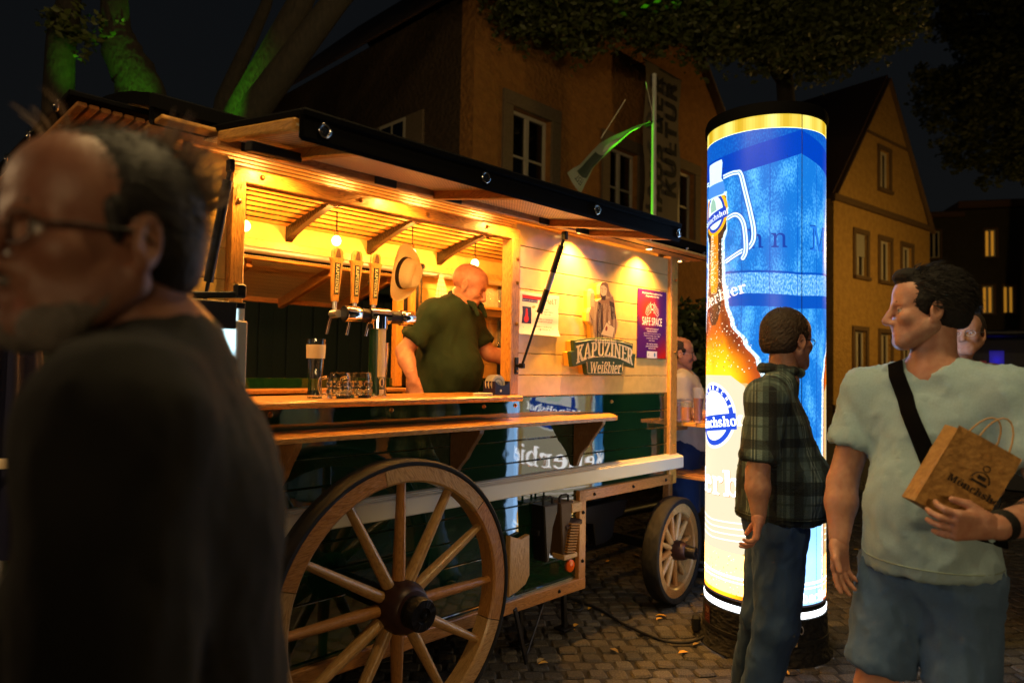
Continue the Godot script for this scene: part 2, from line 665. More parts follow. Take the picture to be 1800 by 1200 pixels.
func make_wheel(parent: Node, c: Vector3, r_out: float, r_in: float, thick: float, tyre: float, hub: float, spoke_w: float, turned := 0.0, phase := 0.0) -> void:
	var w := part("wheel", parent, Transform3D(Basis(Vector3.UP, turned), c))
	var flat := Transform3D(Basis(Vector3.RIGHT, PI / 2), Vector3.ZERO)  # lathe axis y -> wheel axis z
	var h := thick * 0.5
	var rt := r_out + tyre
	var hw := h + 0.004 if tyre < 0.026 else h + 0.012
	obj("tyre", mb().lathe([Vector2(r_out - 0.002, hw - 0.004), Vector2(r_out - 0.002, hw * -1.0 + 0.004), Vector2(r_out + 0.003, -hw), Vector2(rt - 0.008, -hw), Vector2(rt, -hw + 0.009), Vector2(rt, hw - 0.009), Vector2(rt - 0.008, hw), Vector2(r_out + 0.003, hw), Vector2(r_out - 0.002, hw - 0.004)], 72, flat), M.rubber, w)
	var fe := mb().lathe([Vector2(r_in, h - 0.008), Vector2(r_in, -h + 0.008), Vector2(r_in + 0.008, -h), Vector2(r_out - 0.004, -h), Vector2(r_out, -h + 0.004), Vector2(r_out, h - 0.004), Vector2(r_out - 0.004, h), Vector2(r_in + 0.008, h), Vector2(r_in, h - 0.008)], 14, flat, 0.0, TAU / 6.0 - 0.006).mesh()
	for i in 6:
		var o := obj("felloe", fe, M.oak_x if i % 2 else M.ash_x, w)
		o.rotation.z = TAU * i / 6.0 + 0.2 + phase
	var sp := mb()
	var r0 := hub * 0.7
	sp.tube([Vector3(0, r0, -0.004), Vector3(0, r0 + (r_in - r0) * 0.25, -0.002), Vector3(0, r0 + (r_in - r0) * 0.75, 0), Vector3(0, r_in + 0.01, 0)], [spoke_w * 0.62, spoke_w * 0.60, spoke_w * 0.48, spoke_w * 0.42], 10)
	var sm := sp.mesh()
	for i in 12:
		var o := obj("spoke", sm, M.ash_y if i % 3 else M.oak_y, w)
		o.rotation.z = TAU * i / 12.0 + phase
		o.scale = Vector3(0.85, 1, 1.15)
	obj("hub", mb().lathe([Vector2(0.02, -h * 1.6), Vector2(hub * 0.72, -h * 1.5), Vector2(hub, -h), Vector2(hub * 1.02, h), Vector2(hub * 0.96, h * 1.5), Vector2(hub * 0.80, h * 2.2), Vector2(hub * 0.76, h * 2.25), Vector2(0.02, h * 2.3)], 28, flat), M.brown_iron, w)
	obj("axle_cap", mb().lathe([Vector2(hub * 0.62, h * 2.2), Vector2(hub * 0.64, h * 3.5), Vector2(hub * 0.58, h * 3.75), Vector2(hub * 0.30, h * 3.78), Vector2(hub * 0.26, h * 3.6), Vector2(hub * 0.12, h * 3.6), Vector2(hub * 0.10, h * 3.9), Vector2(0.001, h * 3.95)], 24, flat), M.iron, w)


func build_wagon() -> void:
	var t := thing("beer_wagon", "green and cream timber beer wagon with lifted awning and spoked wheels", "beer wagon", TR)
	M.wagon = t
	var D := 1.62
	# planks of the serving side
	var green_from := [[0.262, 0.341], [0.341, 0.453], [0.453, 0.565], [0.565, 0.677], [0.677, 0.789], [0.789, 0.901], [0.901, 1.013], [1.013, 1.125], [1.125, 1.237], [1.237, 1.349]]
	for g in green_from:
		var u1 := 3.03 if g[0] < 0.75 else 3.972
		obj("green_plank", mb().box(Vector3((0.88 + u1) / 2, (g[0] + g[1]) / 2, -0.012), Vector3(u1 - 0.88, g[1] - g[0] - 0.003, 0.024), 0.0035), M.green, t)
	for k in 8:
		var y0 := 1.349 + 0.112 * k
		obj("cream_plank", mb().box(Vector3((2.508 + 3.968) / 2, y0 + 0.056, -0.012), Vector3(1.46, 0.110, 0.024), 0.003), M.cream, t)
		obj("cream_plank", mb().box(Vector3(0.947, y0 + 0.056, -0.012), Vector3(0.134, 0.110, 0.024), 0.003), M.cream, t)
	# inside faces and the rest of the body
	obj("inner_lining", mb().box(Vector3(3.24, 1.79, -0.034), Vector3(1.46, 0.90, 0.016)).box(Vector3(2.42, 1.08, -0.034), Vector3(3.08, 0.52, 0.016)).box(Vector3(1.95, 0.56, -0.034), Vector3(2.14, 0.52, 0.016)), M.pine_x, t)
	obj("wagon_floor", mb().box(Vector3(1.955, 0.37, -0.83), Vector3(2.15, 0.05, 1.54)).box(Vector3(3.05, 0.56, -0.83), Vector3(0.03, 0.42, 1.54)).box(Vector3(3.50, 0.77, -0.83), Vector3(0.92, 0.05, 1.54)), M.dark_wood_x, t)
	for k in 19:
		var yy := 0.40 + 0.112 * k
		if yy > 0.72: obj("end_plank", mb().box(Vector3(3.955, yy + 0.056, -0.81), Vector3(0.024, 0.110, 1.5), 0.003), M.cream if yy > 1.3 else M.green, t)
		if yy < 1.3:
			obj("rear_plank", mb().box(Vector3(2.42 if yy > 0.72 else 1.95, yy + 0.056, -D), Vector3(3.05 if yy > 0.72 else 2.12, 0.110, 0.024), 0.003), M.green, t)
			obj("end_plank", mb().box(Vector3(0.90, yy + 0.056, -0.81), Vector3(0.024, 0.110, 1.5), 0.003), M.green, t)
		elif yy < 2.2:
			obj("rear_plank", mb().box(Vector3(3.47, yy + 0.056, -D), Vector3(0.96, 0.110, 0.024), 0.003), M.cream, t)
	# posts, header and lower frame, proud of the planks
	obj("post", mb().box(Vector3(1.0405, 1.76, 0.006), Vector3(0.053, 0.84, 0.056), 0.004), M.wood_y, t)
	obj("post", mb().box(Vector3(2.4775, 1.76, -0.004), Vector3(0.061, 0.80, 0.076), 0.004), M.wood_y, t)
	obj("header", mb().box(Vector3(1.762, 2.179, 0.004), Vector3(1.49, 0.054, 0.056), 0.004), M.wood_x, t)
	obj("lamp_tube", mb().box(Vector3(1.762, 2.196, -0.085), Vector3(1.30, 0.012, 0.022), 0.004), glow(Color(1.0, 0.72, 0.38), 3.0), t)  # unseen strip added behind the header to light hat and taps
	var strip := AreaLight3D.new()
	strip.name = "added_lamp_tube_light"
	t.add_child(strip, true)
	strip.transform = Transform3D(Basis.looking_at(Vector3(0, -0.75, -0.66), Vector3.UP), Vector3(1.762, 2.186, -0.088))
	strip.area_size = Vector2(1.28, 0.02)
	strip.light_color = Color(1.0, 0.70, 0.34)
	strip.light_energy = 1.2
	strip.area_range = 12.0
	strip.shadow_enabled = true
	obj("corner_post", mb().box(Vector3(4.011, 1.507, -0.008), Vector3(0.086, 1.52, 0.066), 0.005), M.wood_y, t)
	obj("corner_post", mb().box(Vector3(0.872, 1.507, -0.008), Vector3(0.02, 1.52, 0.05), 0.004), M.wood_y, t)
	obj("frame_rail", mb().box(Vector3(3.523, 0.7805, 0.008), Vector3(0.98, 0.063, 0.034), 0.004), M.oak_x, t)
	obj("frame_rail", mb().box(Vector3(3.0575, 0.566, 0.008), Vector3(0.061, 0.49, 0.034), 0.004), M.oak_y, t)
	obj("frame_rail", mb().box(Vector3(1.99, 0.293, 0.008), Vector3(2.20, 0.064, 0.036), 0.004), M.oak_x, t)
	for b in [[1.125, 2.183], [1.55, 2.180], [1.90, 2.180], [2.27, 2.184]]:
		bolt(t, b[0], b[1], 0.032)
	for yb in [2.08, 1.78, 1.52]:
		bolt(t, 1.04, yb, 0.034)
	for yb in [2.05, 1.93, 1.72, 1.48]:
		bolt(t, 2.487, yb, 0.034)
	for yb in [2.10, 1.62, 1.0]:
		bolt(t, 4.02, yb, 0.025)
	for b in [[3.16, 0.78], [3.55, 0.78], [3.92, 0.782], [3.058, 0.69], [3.058, 0.42], [2.86, 0.294], [2.3, 0.294], [1.3, 0.294]]:
		bolt(t, b[0], b[1], 0.025, M.iron)
	for ub in [1.20, 1.75, 2.30, 2.52, 3.35]:
		bolt(t, ub, 1.305, 0.0)
	# white belt rail with its stepped weather edge
	var rail := mb()
	rail.prism(PackedVector2Array([Vector2(0.001, 0.852), Vector2(0.06, 0.852), Vector2(0.064, 0.857), Vector2(0.064, 0.924), Vector2(0.058, 0.930), Vector2(0.046, 0.932), Vector2(0.044, 0.936), Vector2(0.030, 0.937), Vector2(0.028, 0.941), Vector2(0.001, 0.944)]), -4.075, -0.82, Transform3D(Basis(Vector3(0, 0, 1), Vector3(0, 1, 0), Vector3(-1, 0, 0)), Vector3.ZERO), 0.012)
	obj("belt_rail", rail, M.white_paint, t)
	# counter board and the fold-down shelf on its brackets
	obj("counter_board", mb().box(Vector3(1.60, 1.348, -0.085), Vector3(1.70, 0.028, 0.43), 0.008), M.wood_x, t)
	var sh := PackedVector2Array([Vector2(0.92, 0.006), Vector2(3.30, 0.006), Vector2(3.29, 0.03), Vector2(3.10, 0.225), Vector2(3.05, 0.25), Vector2(0.92, 0.25)])
	obj("drink_shelf", mb().prism(sh, 1.222, 1.243, Transform3D(Basis(Vector3(1, 0, 0), Vector3(0, 0, 1), Vector3(0, 1, 0)), Vector3.ZERO), 0.004), M.wood_x, t)
	var bp := PackedVector2Array([Vector2(0.0, 1.221), Vector2(0.205, 1.221), Vector2(0.200, 1.200), Vector2(0.178, 1.172), Vector2(0.150, 1.140), Vector2(0.128, 1.112), Vector2(0.112, 1.085), Vector2(0.085, 1.060), Vector2(0.055, 1.030), Vector2(0.036, 0.99), Vector2(0.022, 0.957), Vector2(0.0, 0.950)])
	for u in [1.21, 2.10, 3.005]:
		obj("shelf_bracket", mb().prism(bp, -0.013, 0.013, Transform3D(Basis(Vector3(0, 0, 1), Vector3(0, 1, 0), Vector3(-1, 0, 0)), Vector3(u, 0, 0.001)), 0.003), M.oak_y if u < 1.5 else M.dark_wood_y, t)
	# sill of the far opening, posts and beam behind the bar
	obj("rear_sill", mb().box(Vector3(1.93, 1.326, -1.60), Vector3(2.06, 0.03, 0.22), 0.006), M.oak_x, t)
	obj("rear_post", mb().box(Vector3(2.93, 1.79, -1.60), Vector3(0.06, 0.88, 0.06), 0.004), M.wood_y, t)
	obj("rear_post", mb().box(Vector3(3.035, 1.79, -1.585), Vector3(0.05, 0.88, 0.05), 0.004), M.wood_y, t)
	obj("rear_strap", mb().box(Vector3(2.985, 1.79, -1.60), Vector3(0.05, 0.88, 0.02), 0.002), M.black, t)
	obj("rear_strap", mb().box(Vector3(3.075, 1.79, -1.575), Vector3(0.03, 0.88, 0.02), 0.002), M.black, t)
	obj("rear_beam", mb().box(Vector3(2.42, 2.325, -1.585), Vector3(3.08, 0.145, 0.05), 0.004), M.cream, t)
	obj("rear_beam", mb().box(Vector3(2.42, 2.225, -1.57), Vector3(3.08, 0.052, 0.07), 0.004), M.pine_x, t)
	obj("hanging_rail", mb().tube([Vector3(0.93, 2.175, -1.50), Vector3(3.94, 2.175, -1.50)], 0.021, 14), M.steel, t)
	obj("curtain_rod", mb().tube([Vector3(0.93, 2.128, -1.52), Vector3(2.9, 2.128, -1.52)], 0.012, 10), M.brass, t)
	# roof, ceiling slats and curved braces
	var rf := PackedVector2Array()
	for i in 13:
		var w := 0.14 - (1.92) * i / 12.0
		rf.append(Vector2(w, 2.345 + 0.16 * (1.0 - pow((w + 0.82) / 0.96, 2))))
	for i in 13:
		var w := -1.78 + (1.92) * i / 12.0
		rf.append(Vector2(w, 2.302 + 0.16 * (1.0 - pow((w + 0.82) / 0.96, 2))))
	obj("roof_shell", mb().prism(rf, -4.27, -0.70, Transform3D(Basis(Vector3(0, 0, 1), Vector3(0, 1, 0), Vector3(-1, 0, 0)), Vector3.ZERO)), M.roof, t)
	for i in 21:
		var w := -0.06 - 0.073 * i
		var yy := 2.292 + 0.15 * (1.0 - pow((w + 0.82) / 0.96, 2))
		var sl := atan(0.30 * (w + 0.82) / 0.92)
		obj("ceiling_slat", mb().box(Vector3(2.42, yy, w), Vector3(3.05, 0.005, 0.046), 0.0015, Basis(Vector3.RIGHT, sl)), M.wood_x, t)
		obj("ceiling_backing", mb().box(Vector3(2.42, yy + 0.014, w), Vector3(3.05, 0.006, 0.080), 0.0, Basis(Vector3.RIGHT, sl)), M.black, t)
	var brace := bumpy(plain(Color(0.09, 0.052, 0.034), 0.35), M.weave, 0.2)
	for u in [2.05, 2.65, 3.27]:
		var br := PackedVector2Array()
		for i in 9:
			var s := i / 8.0
			br.append(Vector2(-1.56 + 0.56 * s, 2.40 + 0.045 * s))
		for i in 9:
			var s := 1.0 - i / 8.0
			br.append(Vector2(-1.56 + 0.56 * s, 2.262 + 0.165 * pow(s, 0.72)))
		obj("curved_brace", mb().prism(br, -0.022, 0.022, Transform3D(Basis(Vector3(0, 0, 1), Vector3(0, 1, 0), Vector3(-1, 0, 0)), Vector3(u, 0, 0)), 0.003), brace, t)
		obj("ceiling_ring", mb().tube(range(13).map(func(i): return Vector3(u + 0.035 * cos(TAU * i / 12.0), 2.415, -1.02 + 0.022 * sin(TAU * i / 12.0))), 0.005, 6, false), M.chrome, t)
	obj("roof_edge", mb().box(Vector3(2.49, 2.305, 0.115), Vector3(3.56, 0.10, 0.03), 0.006), M.roof, t)
	obj("roof_edge", mb().box(Vector3(2.49, 2.30, -1.755), Vector3(3.56, 0.10, 0.03), 0.006), M.roof, t)
	obj("eaves_board", mb().box(Vector3(2.49, 2.263, 0.105), Vector3(3.54, 0.014, 0.17), 0.003), M.wood_x, t)
	obj("end_eaves", mb().box(Vector3(4.15, 2.262, -0.80), Vector3(0.20, 0.014, 1.60), 0.003), M.wood_z, t)
	for u in [3.55, 3.98, 4.2]:
		bolt(t, u, 2.30, 0.131, M.steel)
	# lifted awning: ribs, perforated lining, black skin, front fascia with eyelets
	var aw := part("awning", t)
	var f_out := Vector2(0.76, 2.10)
	var f_in := Vector2(0.10, 2.205)
	var along := (f_out - f_in).normalized()
	var rib_turn := Basis(Vector3.RIGHT, -atan2(along.y, along.x))
	for u in [0.893, 1.085, 1.78, 2.49, 2.81]:
		obj("rib", mb().box(Vector3(u, 2.180 if u > 0.9 else 2.190, 0.49), Vector3(0.034, 0.055 if u > 0.9 else 0.032, 0.51), 0.004, rib_turn), M.oak_z if u > 1.5 else M.wood_z, aw)
	obj("lining", mb().box(Vector3(1.85, 2.200, 0.42), Vector3(1.93, 0.006, 0.66), 0.0, rib_turn), M.mesh_board, aw)
	obj("hinge_rail", mb().box(Vector3(1.85, 2.222, 0.235), Vector3(1.94, 0.045, 0.022), 0.003), M.oak_x, aw)
	for u in [1.0, 1.52, 1.86, 2.46, 2.74]:
		obj("hinge", mb().box(Vector3(u, 2.214, 0.250), Vector3(0.10, 0.04, 0.010), 0.002), M.black, aw)
	obj("skin", mb().box(Vector3(1.862, 2.232, 0.43), Vector3(1.945, 0.026, 0.70), 0.006, rib_turn), M.roof, aw)
	obj("fascia", mb().box(Vector3(1.862, 2.148, 0.757), Vector3(1.95, 0.088, 0.022), 0.008), M.roof, aw)
	obj("stiffener", mb().box(Vector3(0.99, 2.168, 0.40), Vector3(0.17, 0.03, 0.05), 0.003, rib_turn), M.black, aw)
	for u in [0.955, 1.565, 2.183, 2.805]:
		obj("eyelet", mb().tube(range(13).map(func(i): return Vector3(u + 0.017 * cos(TAU * i / 12.0), 2.142 + 0.017 * sin(TAU * i / 12.0), 0.772)), 0.0045, 6, false).lathe([Vector2(0.013, 0), Vector2(0.010, 0.006), Vector2(0, 0.008)], 10, Transform3D(Basis(Vector3.RIGHT, PI / 2), Vector3(u, 2.142, 0.768))), M.chrome, aw)
	# gas struts
	for s in [[Vector3(2.487, 1.508, 0.075), Vector3(2.492, 2.135, 0.34)], [Vector3(0.890, 1.50, 0.060), Vector3(0.912, 2.135, 0.26)]]:
		var a: Vector3 = s[0]
		var b: Vector3 = s[1]
		var st := part("gas_strut", t)
		obj("piston_rod", mb().tube([a, a.lerp(b, 0.55)], 0.0065, 8), M.black, st)
		obj("cylinder", mb().tube([a.lerp(b, 0.42), a.lerp(b, 0.93)], 0.0155, 12), M.black, st)
		obj("sleeve", mb().tube([a.lerp(b, 0.60), a.lerp(b, 0.73)], 0.0163, 12), M.steel if a.x > 2.0 else M.black, st)
		obj("end_fitting", mb().tube([a.lerp(b, 0.93), b], 0.007, 8).box(b, Vector3(0.02, 0.04, 0.03), 0.003).box(a, Vector3(0.02, 0.025, 0.03), 0.003), M.iron, st)
		obj("bracket_plate", mb().box(Vector3(a.x, a.y, 0.037), Vector3(0.026, 0.085, 0.008), 0.002).tube([Vector3(a.x, a.y, 0.04), a], 0.008, 8), M.iron, st)
	# awnings of the far side and of the end, also lifted
	var fa := part("rear_awning", t)
	obj("lining", mb().box(Vector3(1.93, 2.075, -2.03), Vector3(2.0, 0.006, 0.74), 0.0, Basis(Vector3.RIGHT, -0.25)), M.mesh_board, fa)
	obj("skin", mb().box(Vector3(1.93, 2.105, -2.03), Vector3(2.04, 0.024, 0.76), 0.004, Basis(Vector3.RIGHT, -0.25)), M.roof, fa)
	obj("edge_board", mb().box(Vector3(1.93, 1.985, -2.395), Vector3(2.04, 0.075, 0.03), 0.004), M.oak_x, fa)
	for u in [0.95, 1.85, 2.42, 2.9]:
		obj("rib", mb().box(Vector3(u, 2.035, -2.03), Vector3(0.04, 0.07, 0.74), 0.004, Basis(Vector3.RIGHT, -0.25)), M.oak_z, fa)
	var ea := part("end_awning", t)
	for i in 10:
		obj("slat", mb().box(Vector3(0.86 - 0.034 * i, 2.298 + 0.001 * i, -0.80), Vector3(0.029, 0.014, 1.56), 0.003), M.oak_z, ea)
	obj("skin", mb().box(Vector3(0.70, 2.325, -0.80), Vector3(0.38, 0.02, 1.62), 0.004), M.roof, ea)
	for k in 3:
		obj("eyelet", mb().tube(range(13).map(func(i): return Vector3(0.505, 2.315 + 0.017 * sin(TAU * i / 12.0), -0.12 - 0.42 * k + 0.017 * cos(TAU * i / 12.0))), 0.0045, 6, false), M.chrome, ea)
	# wheels, axles and running gear
	make_wheel(t, Vector3(1.609, 0.575, 0.275), 0.540, 0.474, 0.085, 0.022, 0.098, 0.044, 0.0, 0.0)
	make_wheel(t, Vector3(3.943, 0.338, 0.07), 0.300, 0.238, 0.085, 0.036, 0.062, 0.036, 0.10, 0.15)
	obj("axle", mb().box(Vector3(1.609, 0.575, -0.68), Vector3(0.07, 0.07, 1.90), 0.006), M.black, t)
	obj("axle", mb().box(Vector3(3.943, 0.338, -0.72), Vector3(0.06, 0.06, 1.55), 0.006), M.black, t)
	obj("chassis_beam", mb().box(Vector3(3.52, 0.705, -0.26), Vector3(0.98, 0.07, 0.05), 0.004).box(Vector3(3.52, 0.705, -1.30), Vector3(0.98, 0.07, 0.05), 0.004), M.black, t)
	obj("turntable", mb().lathe([Vector2(0.38, 0.60), Vector2(0.42, 0.60), Vector2(0.42, 0.66), Vector2(0.38, 0.66), Vector2(0.38, 0.60)], 36, Transform3D(Basis.IDENTITY, Vector3(3.80, 0, -0.78))), M.iron, t)
	var fk := PackedVector2Array([Vector2(-0.26, 0.62), Vector2(0.26, 0.62), Vector2(0.22, 0.52), Vector2(0.12, 0.50), Vector2(0.09, 0.39), Vector2(0.02, 0.36), Vector2(-0.09, 0.36), Vector2(-0.12, 0.50), Vector2(-0.22, 0.52)])
	for w in [-0.30, -1.10]:
		obj("spring_bracket", mb().prism(fk, -0.03, 0.03, Transform3D(Basis.IDENTITY, Vector3(3.66, 0, w)), 0.004), M.black, t)
	obj("drawbar", mb().tube([Vector3(3.6, 0.38, -0.70), Vector3(4.6, 0.36, -0.75), Vector3(5.2, 0.34, -0.78)], 0.035, 10), M.black, t)
	for k in 4:
		obj("spring_leaf", mb().bar(Vector3(3.18 + 0.08 * k, 0.34 - 0.016 * k, -0.42), Vector3(4.35 - 0.10 * k, 0.33 - 0.016 * k, -0.42), 0.011, 0.05), M.black, t)
	# legs, mudguard board, reflector
	for l in [[2.70, -0.12], [3.04, -0.10]]:
		var lg := part("prop_leg", t)
		obj("post", mb().bar(Vector3(l[0], 0.30, l[1]), Vector3(l[0] + 0.02, 0.02, l[1]), 0.028, 0.028), M.black, lg)
		obj("foot", mb().box(Vector3(l[0] + 0.02, 0.014, l[1]), Vector3(0.10, 0.012, 0.08), 0.002), M.iron, lg)
	obj("sill_angle", mb().box(Vector3(2.30, 0.245, -0.06), Vector3(1.55, 0.03, 0.05), 0.003), M.iron, t)
	obj("leg_brace", mb().bar(Vector3(2.44, 0.32, 0.10), Vector3(2.55, 0.02, 0.08), 0.028, 0.012).bar(Vector3(2.55, 0.06, 0.08), Vector3(2.80, 0.26, -0.02), 0.012, 0.010), M.black, t)
	var mg := PackedVector2Array([Vector2(2.44, 0.66), Vector2(2.52, 0.632), Vector2(2.582, 0.645), Vector2(2.588, 0.44), Vector2(2.56, 0.40), Vector2(2.50, 0.375), Vector2(2.44, 0.36)])
	obj("mudguard_board", mb().prism(mg, 0.0, 0.03, Transform3D(Basis.IDENTITY, Vector3(0.01, 0, 0.02)), 0.003), M.ash_y, t)
	obj("reflector", mb().lathe([Vector2(0.034, 0), Vector2(0.034, 0.008), Vector2(0.024, 0.014), Vector2(0, 0.016)], 22, Transform3D(Basis(Vector3.RIGHT, PI / 2), Vector3(2.976, 0.405, 0.001))), plain(Color(0.95, 0.38, 0.03), 0.2), t)
	# bulbs on the ceiling and downlights under the eaves
	for u in [1.61, 2.175, 2.745, 3.31]:
		var bl := part("bulb_lamp", t)
		obj("cord", mb().tube([Vector3(u, 2.43, -1.2), Vector3(u, 2.29, -1.2)], 0.004, 6), M.black, bl)
		obj("socket", mb().tube([Vector3(u, 2.30, -1.2), Vector3(u, 2.275, -1.2)], 0.014, 10), M.brass, bl)
		obj("bulb", mb().lathe([Vector2(0.001, -0.032), Vector2(0.014, -0.029), Vector2(0.025, -0.018), Vector2(0.029, 0), Vector2(0.024, 0.016), Vector2(0.012, 0.028)], 16, Transform3D(Basis.IDENTITY, Vector3(u, 2.248, -1.2))), glow(Color(1, 0.80, 0.45), 14.0), bl)
		lamp_omni("bulb_light", Vector3(u, 2.248, -1.2), Color(1.0, 0.66, 0.28), 0.55, 0.028, bl)
	for d in [[1.145, 2.246, 0.160], [1.72, 2.246, 0.160], [2.36, 2.246, 0.160], [2.93, 2.248, 0.085], [3.607, 2.248, 0.085], [4.14, 2.248, -0.02]]:
		var dl := part("downlight", t)
		var p := Vector3(d[0], d[1], d[2])
		obj("lamp_ring", mb().lathe([Vector2(0.020, 0), Vector2(0.026, 0), Vector2(0.028, 0.006), Vector2(0.020, 0.008), Vector2(0.020, 0)], 18, Transform3D(Basis.IDENTITY, p)), M.chrome, dl)
		obj("lamp_face", mb().lathe([Vector2(0.001, 0.002), Vector2(0.019, 0.002)], 18, Transform3D(Basis(Vector3.RIGHT, PI), p + Vector3(0, 0.006, 0))), glow(Color(1, 0.80, 0.45), 12.0), dl)
		lamp_spot("downlight_light", p + Vector3(0, -0.004, 0), p + Vector3(0, -1, -0.16 if d[0] < 2.5 else -0.06 if d[0] < 4.0 else 0.0), Color(1.0, 0.70, 0.31), 0.6 if d[0] > 4.0 else 2.6 if d[0] > 2.6 else 1.7, 64.0 if d[0] > 2.6 else 84.0, 1.0, 0.018, dl)


# ---- the advertising column: printed film lit from inside ----
func mirror_x(pts: Array, cx: float) -> Array:
	var r := []
	for p in pts:
		r.append(Vector2(2 * cx - p.x, p.y))
	r.reverse()
	return r


func column_print() -> ImageTexture:
	var W := 512
	var H := 1300
	var n1 := FastNoiseLite.new()
	n1.seed = 21; n1.frequency = 0.012; n1.fractal_octaves = 5
	var n2 := FastNoiseLite.new()
	n2.seed = 22; n2.frequency = 0.16; n2.fractal_octaves = 3
	var prof := [[190, 40], [300, 42], [330, 33], [430, 36], [500, 48], [560, 68], [610, 106], [660, 140], [710, 154], [900, 157], [1300, 157]]
	var bottle := PackedFloat32Array()
	bottle.resize(H)
	for k in prof.size() - 1:
		for y in range(prof[k][0], prof[k + 1][0]):
			bottle[y] = lerpf(prof[k][1], prof[k + 1][1], smoothstep(0.0, 1.0, float(y - prof[k][0]) / (prof[k + 1][0] - prof[k][0])))
	var d := PackedByteArray()
	d.resize(W * H * 4)
	var deep := Color(0.0, 0.125, 0.39)
	var mid := Color(0.03, 0.25, 0.47)
	var pale := Color(0.23, 0.45, 0.60)
	for y in H:
		for x in W:
			var xx := absf(fposmod(x - 3.0 + 256.0, 512.0) - 256.0)   # from the seam
			var arch := 60.0 + 0.0011 * (256.0 - xx) * (256.0 - xx) * -0.7 + 62.0
			var c := deep
			var k := n1.get_noise_2d(x, y * 0.45) * 0.5 + 0.5
			var g := n2.get_noise_2d(x * 1.3, y * 0.55)
			var fine := clampf((k - 0.40) * 2.1 + g * 0.75, 0.0, 1.0)
			if y < arch - 30.0:
				c = deep.lerp(mid, 0.35 + 0.6 * clampf(g * 1.6 + 0.2, 0, 1))
			elif y > arch + 34.0:
				c = mid.lerp(pale, fine)
				if y > 860: c = mid.lerp(pale, fine * 0.7 + 0.3).lerp(Color(0.52, 0.68, 0.88), clampf((y - 860) / 320.0, 0, 1) * 0.8)  # whiter downwards: brightness of the lamp inside, painted into the print
			else:
				c = deep.lerp(Color(0.0, 0.13, 0.44), clampf(0.4 + g * 0.5, 0, 1))
			var hoop := 458.0 - 10.0 * sin(PI * x / 512.0)
			if absf(y - hoop) < 28.0:
				c = mid.lerp(Color(0.36, 0.50, 0.62), clampf(0.55 + g * 0.9, 0, 1))
			elif absf(y - hoop) < 34.0 or (y > hoop + 34.0 and y < hoop + 62.0):
				c = deep.lerp(mid, 0.35)
			if fposmod(x + 14.0, 74.0) < 1.6 and y > arch + 30.0:
				c = c.lerp(deep, 0.55)
			var bx := absf(x - 256.0)
			var hw := 0.0
			if y > 190: hw = bottle[y]
			if bx < hw + 16.0 and y > 190:
				var e := bx / maxf(hw, 1.0)
				var rim := smoothstep(hw - 1.0, hw + 1.0, bx)
				var beer := Color(0.74, 0.40, 0.02).lerp(Color(0.36, 0.13, 0.05), clampf(smoothstep(0.55, 1.0, e) * 0.9 + (smoothstep(640.0, 560.0, y) * smoothstep(430.0, 500.0, y)) * 0.75, 0, 1))
				beer = beer.lerp(Color(0.90, 0.66, 0.12), clampf(smoothstep(0.55, 0.0, absf(e - 0.25)) * smoothstep(600.0, 720.0, y), 0, 1) * 0.7)
				beer = beer.lerp(Color(0.20, 0.07, 0.03), smoothstep(0.30, 0.10, absf(e - 0.72)) * 0.55 * smoothstep(700.0, 600.0, y))
				var frost := Color(0.62, 0.68, 0.70).lerp(Color(0.30, 0.40, 0.46), clampf(g * 1.4 + 0.25, 0, 1))
				c = beer.lerp(frost, rim).lerp(c, smoothstep(hw + 11.0, hw + 16.0, bx))
			var i := (y * W + x) * 4
			d[i] = int(c.r * 255.0); d[i + 1] = int(c.g * 255.0); d[i + 2] = int(c.b * 255.0); d[i + 3] = 255
	var C := Canvas.new(8, 8, Color.BLACK, self)
	C.im = Image.create_from_data(W, H, false, Image.FORMAT_RGBA8, d)
	C.im.resize(W * 2, H * 2, Image.INTERPOLATE_BILINEAR)
	var s := 2.0
	var P := func(a: Array) -> PackedVector2Array:
		var r := PackedVector2Array()
		for q in a:
			r.append(Vector2(q[0] * s, q[1] * s))
		return r
	var half := func(pts: Array) -> PackedVector2Array:  # half outline from the axis x = 256, [half width, y] downwards
		var r := PackedVector2Array()
		for q in pts:
			r.append(Vector2((256 + q[0]) * s, q[1] * s))
		for i in range(pts.size() - 1, -1, -1):
			r.append(Vector2((256 - pts[i][0]) * s, pts[i][1] * s))
		return r
	# carved letters of the barrel head
	C.words("M", Transform2D(0, Vector2(74, 330) * s), 92 * s, Color(0.0, 0.10, 0.34), false, true)
	C.words("M", Transform2D(0, Vector2(77, 332) * s), 92 * s, Color(0.07, 0.26, 0.50), false, true)
	C.words("h n", Transform2D(0, Vector2(425, 335) * s), 70 * s, Color(0.0, 0.12, 0.36), false, true)
	# gold band at the top
	for x in 64:
		var g := 0.5 + 0.5 * sin(x * 0.61) * cos(x * 0.23)
		C.im.fill_rect(Rect2i(x * 16, 0, 16, 38 * 2), Color(0.46, 0.36, 0.04).lerp(Color(0.60, 0.56, 0.30), g))
	C.im.fill_rect(Rect2i(0, 37 * 2, 1024, 3), Color(0.85, 0.82, 0.55))
	var r := RandomNumberGenerator.new()
	r.seed = 5
	# neck label
	C.poly(half.call([[40, 196], [52, 206], [53, 296], [44, 306], [40, 320]]), Color(0.10, 0.07, 0.07))
	C.poly(half.call([[34, 300], [38, 430], [34, 505], [22, 545], [10, 560]]), Color(0.12, 0.06, 0.05))
	C.poly(half.call([[20, 300], [22, 440], [16, 470]]), Color(0.55, 0.32, 0.03))
	C.oval(Vector2(256, 243) * s, 58 * s, 66 * s, Color(0.62, 0.42, 0.03))
	C.oval(Vector2(256, 243) * s, 48 * s, 56 * s, Color(0.05, 0.14, 0.42))
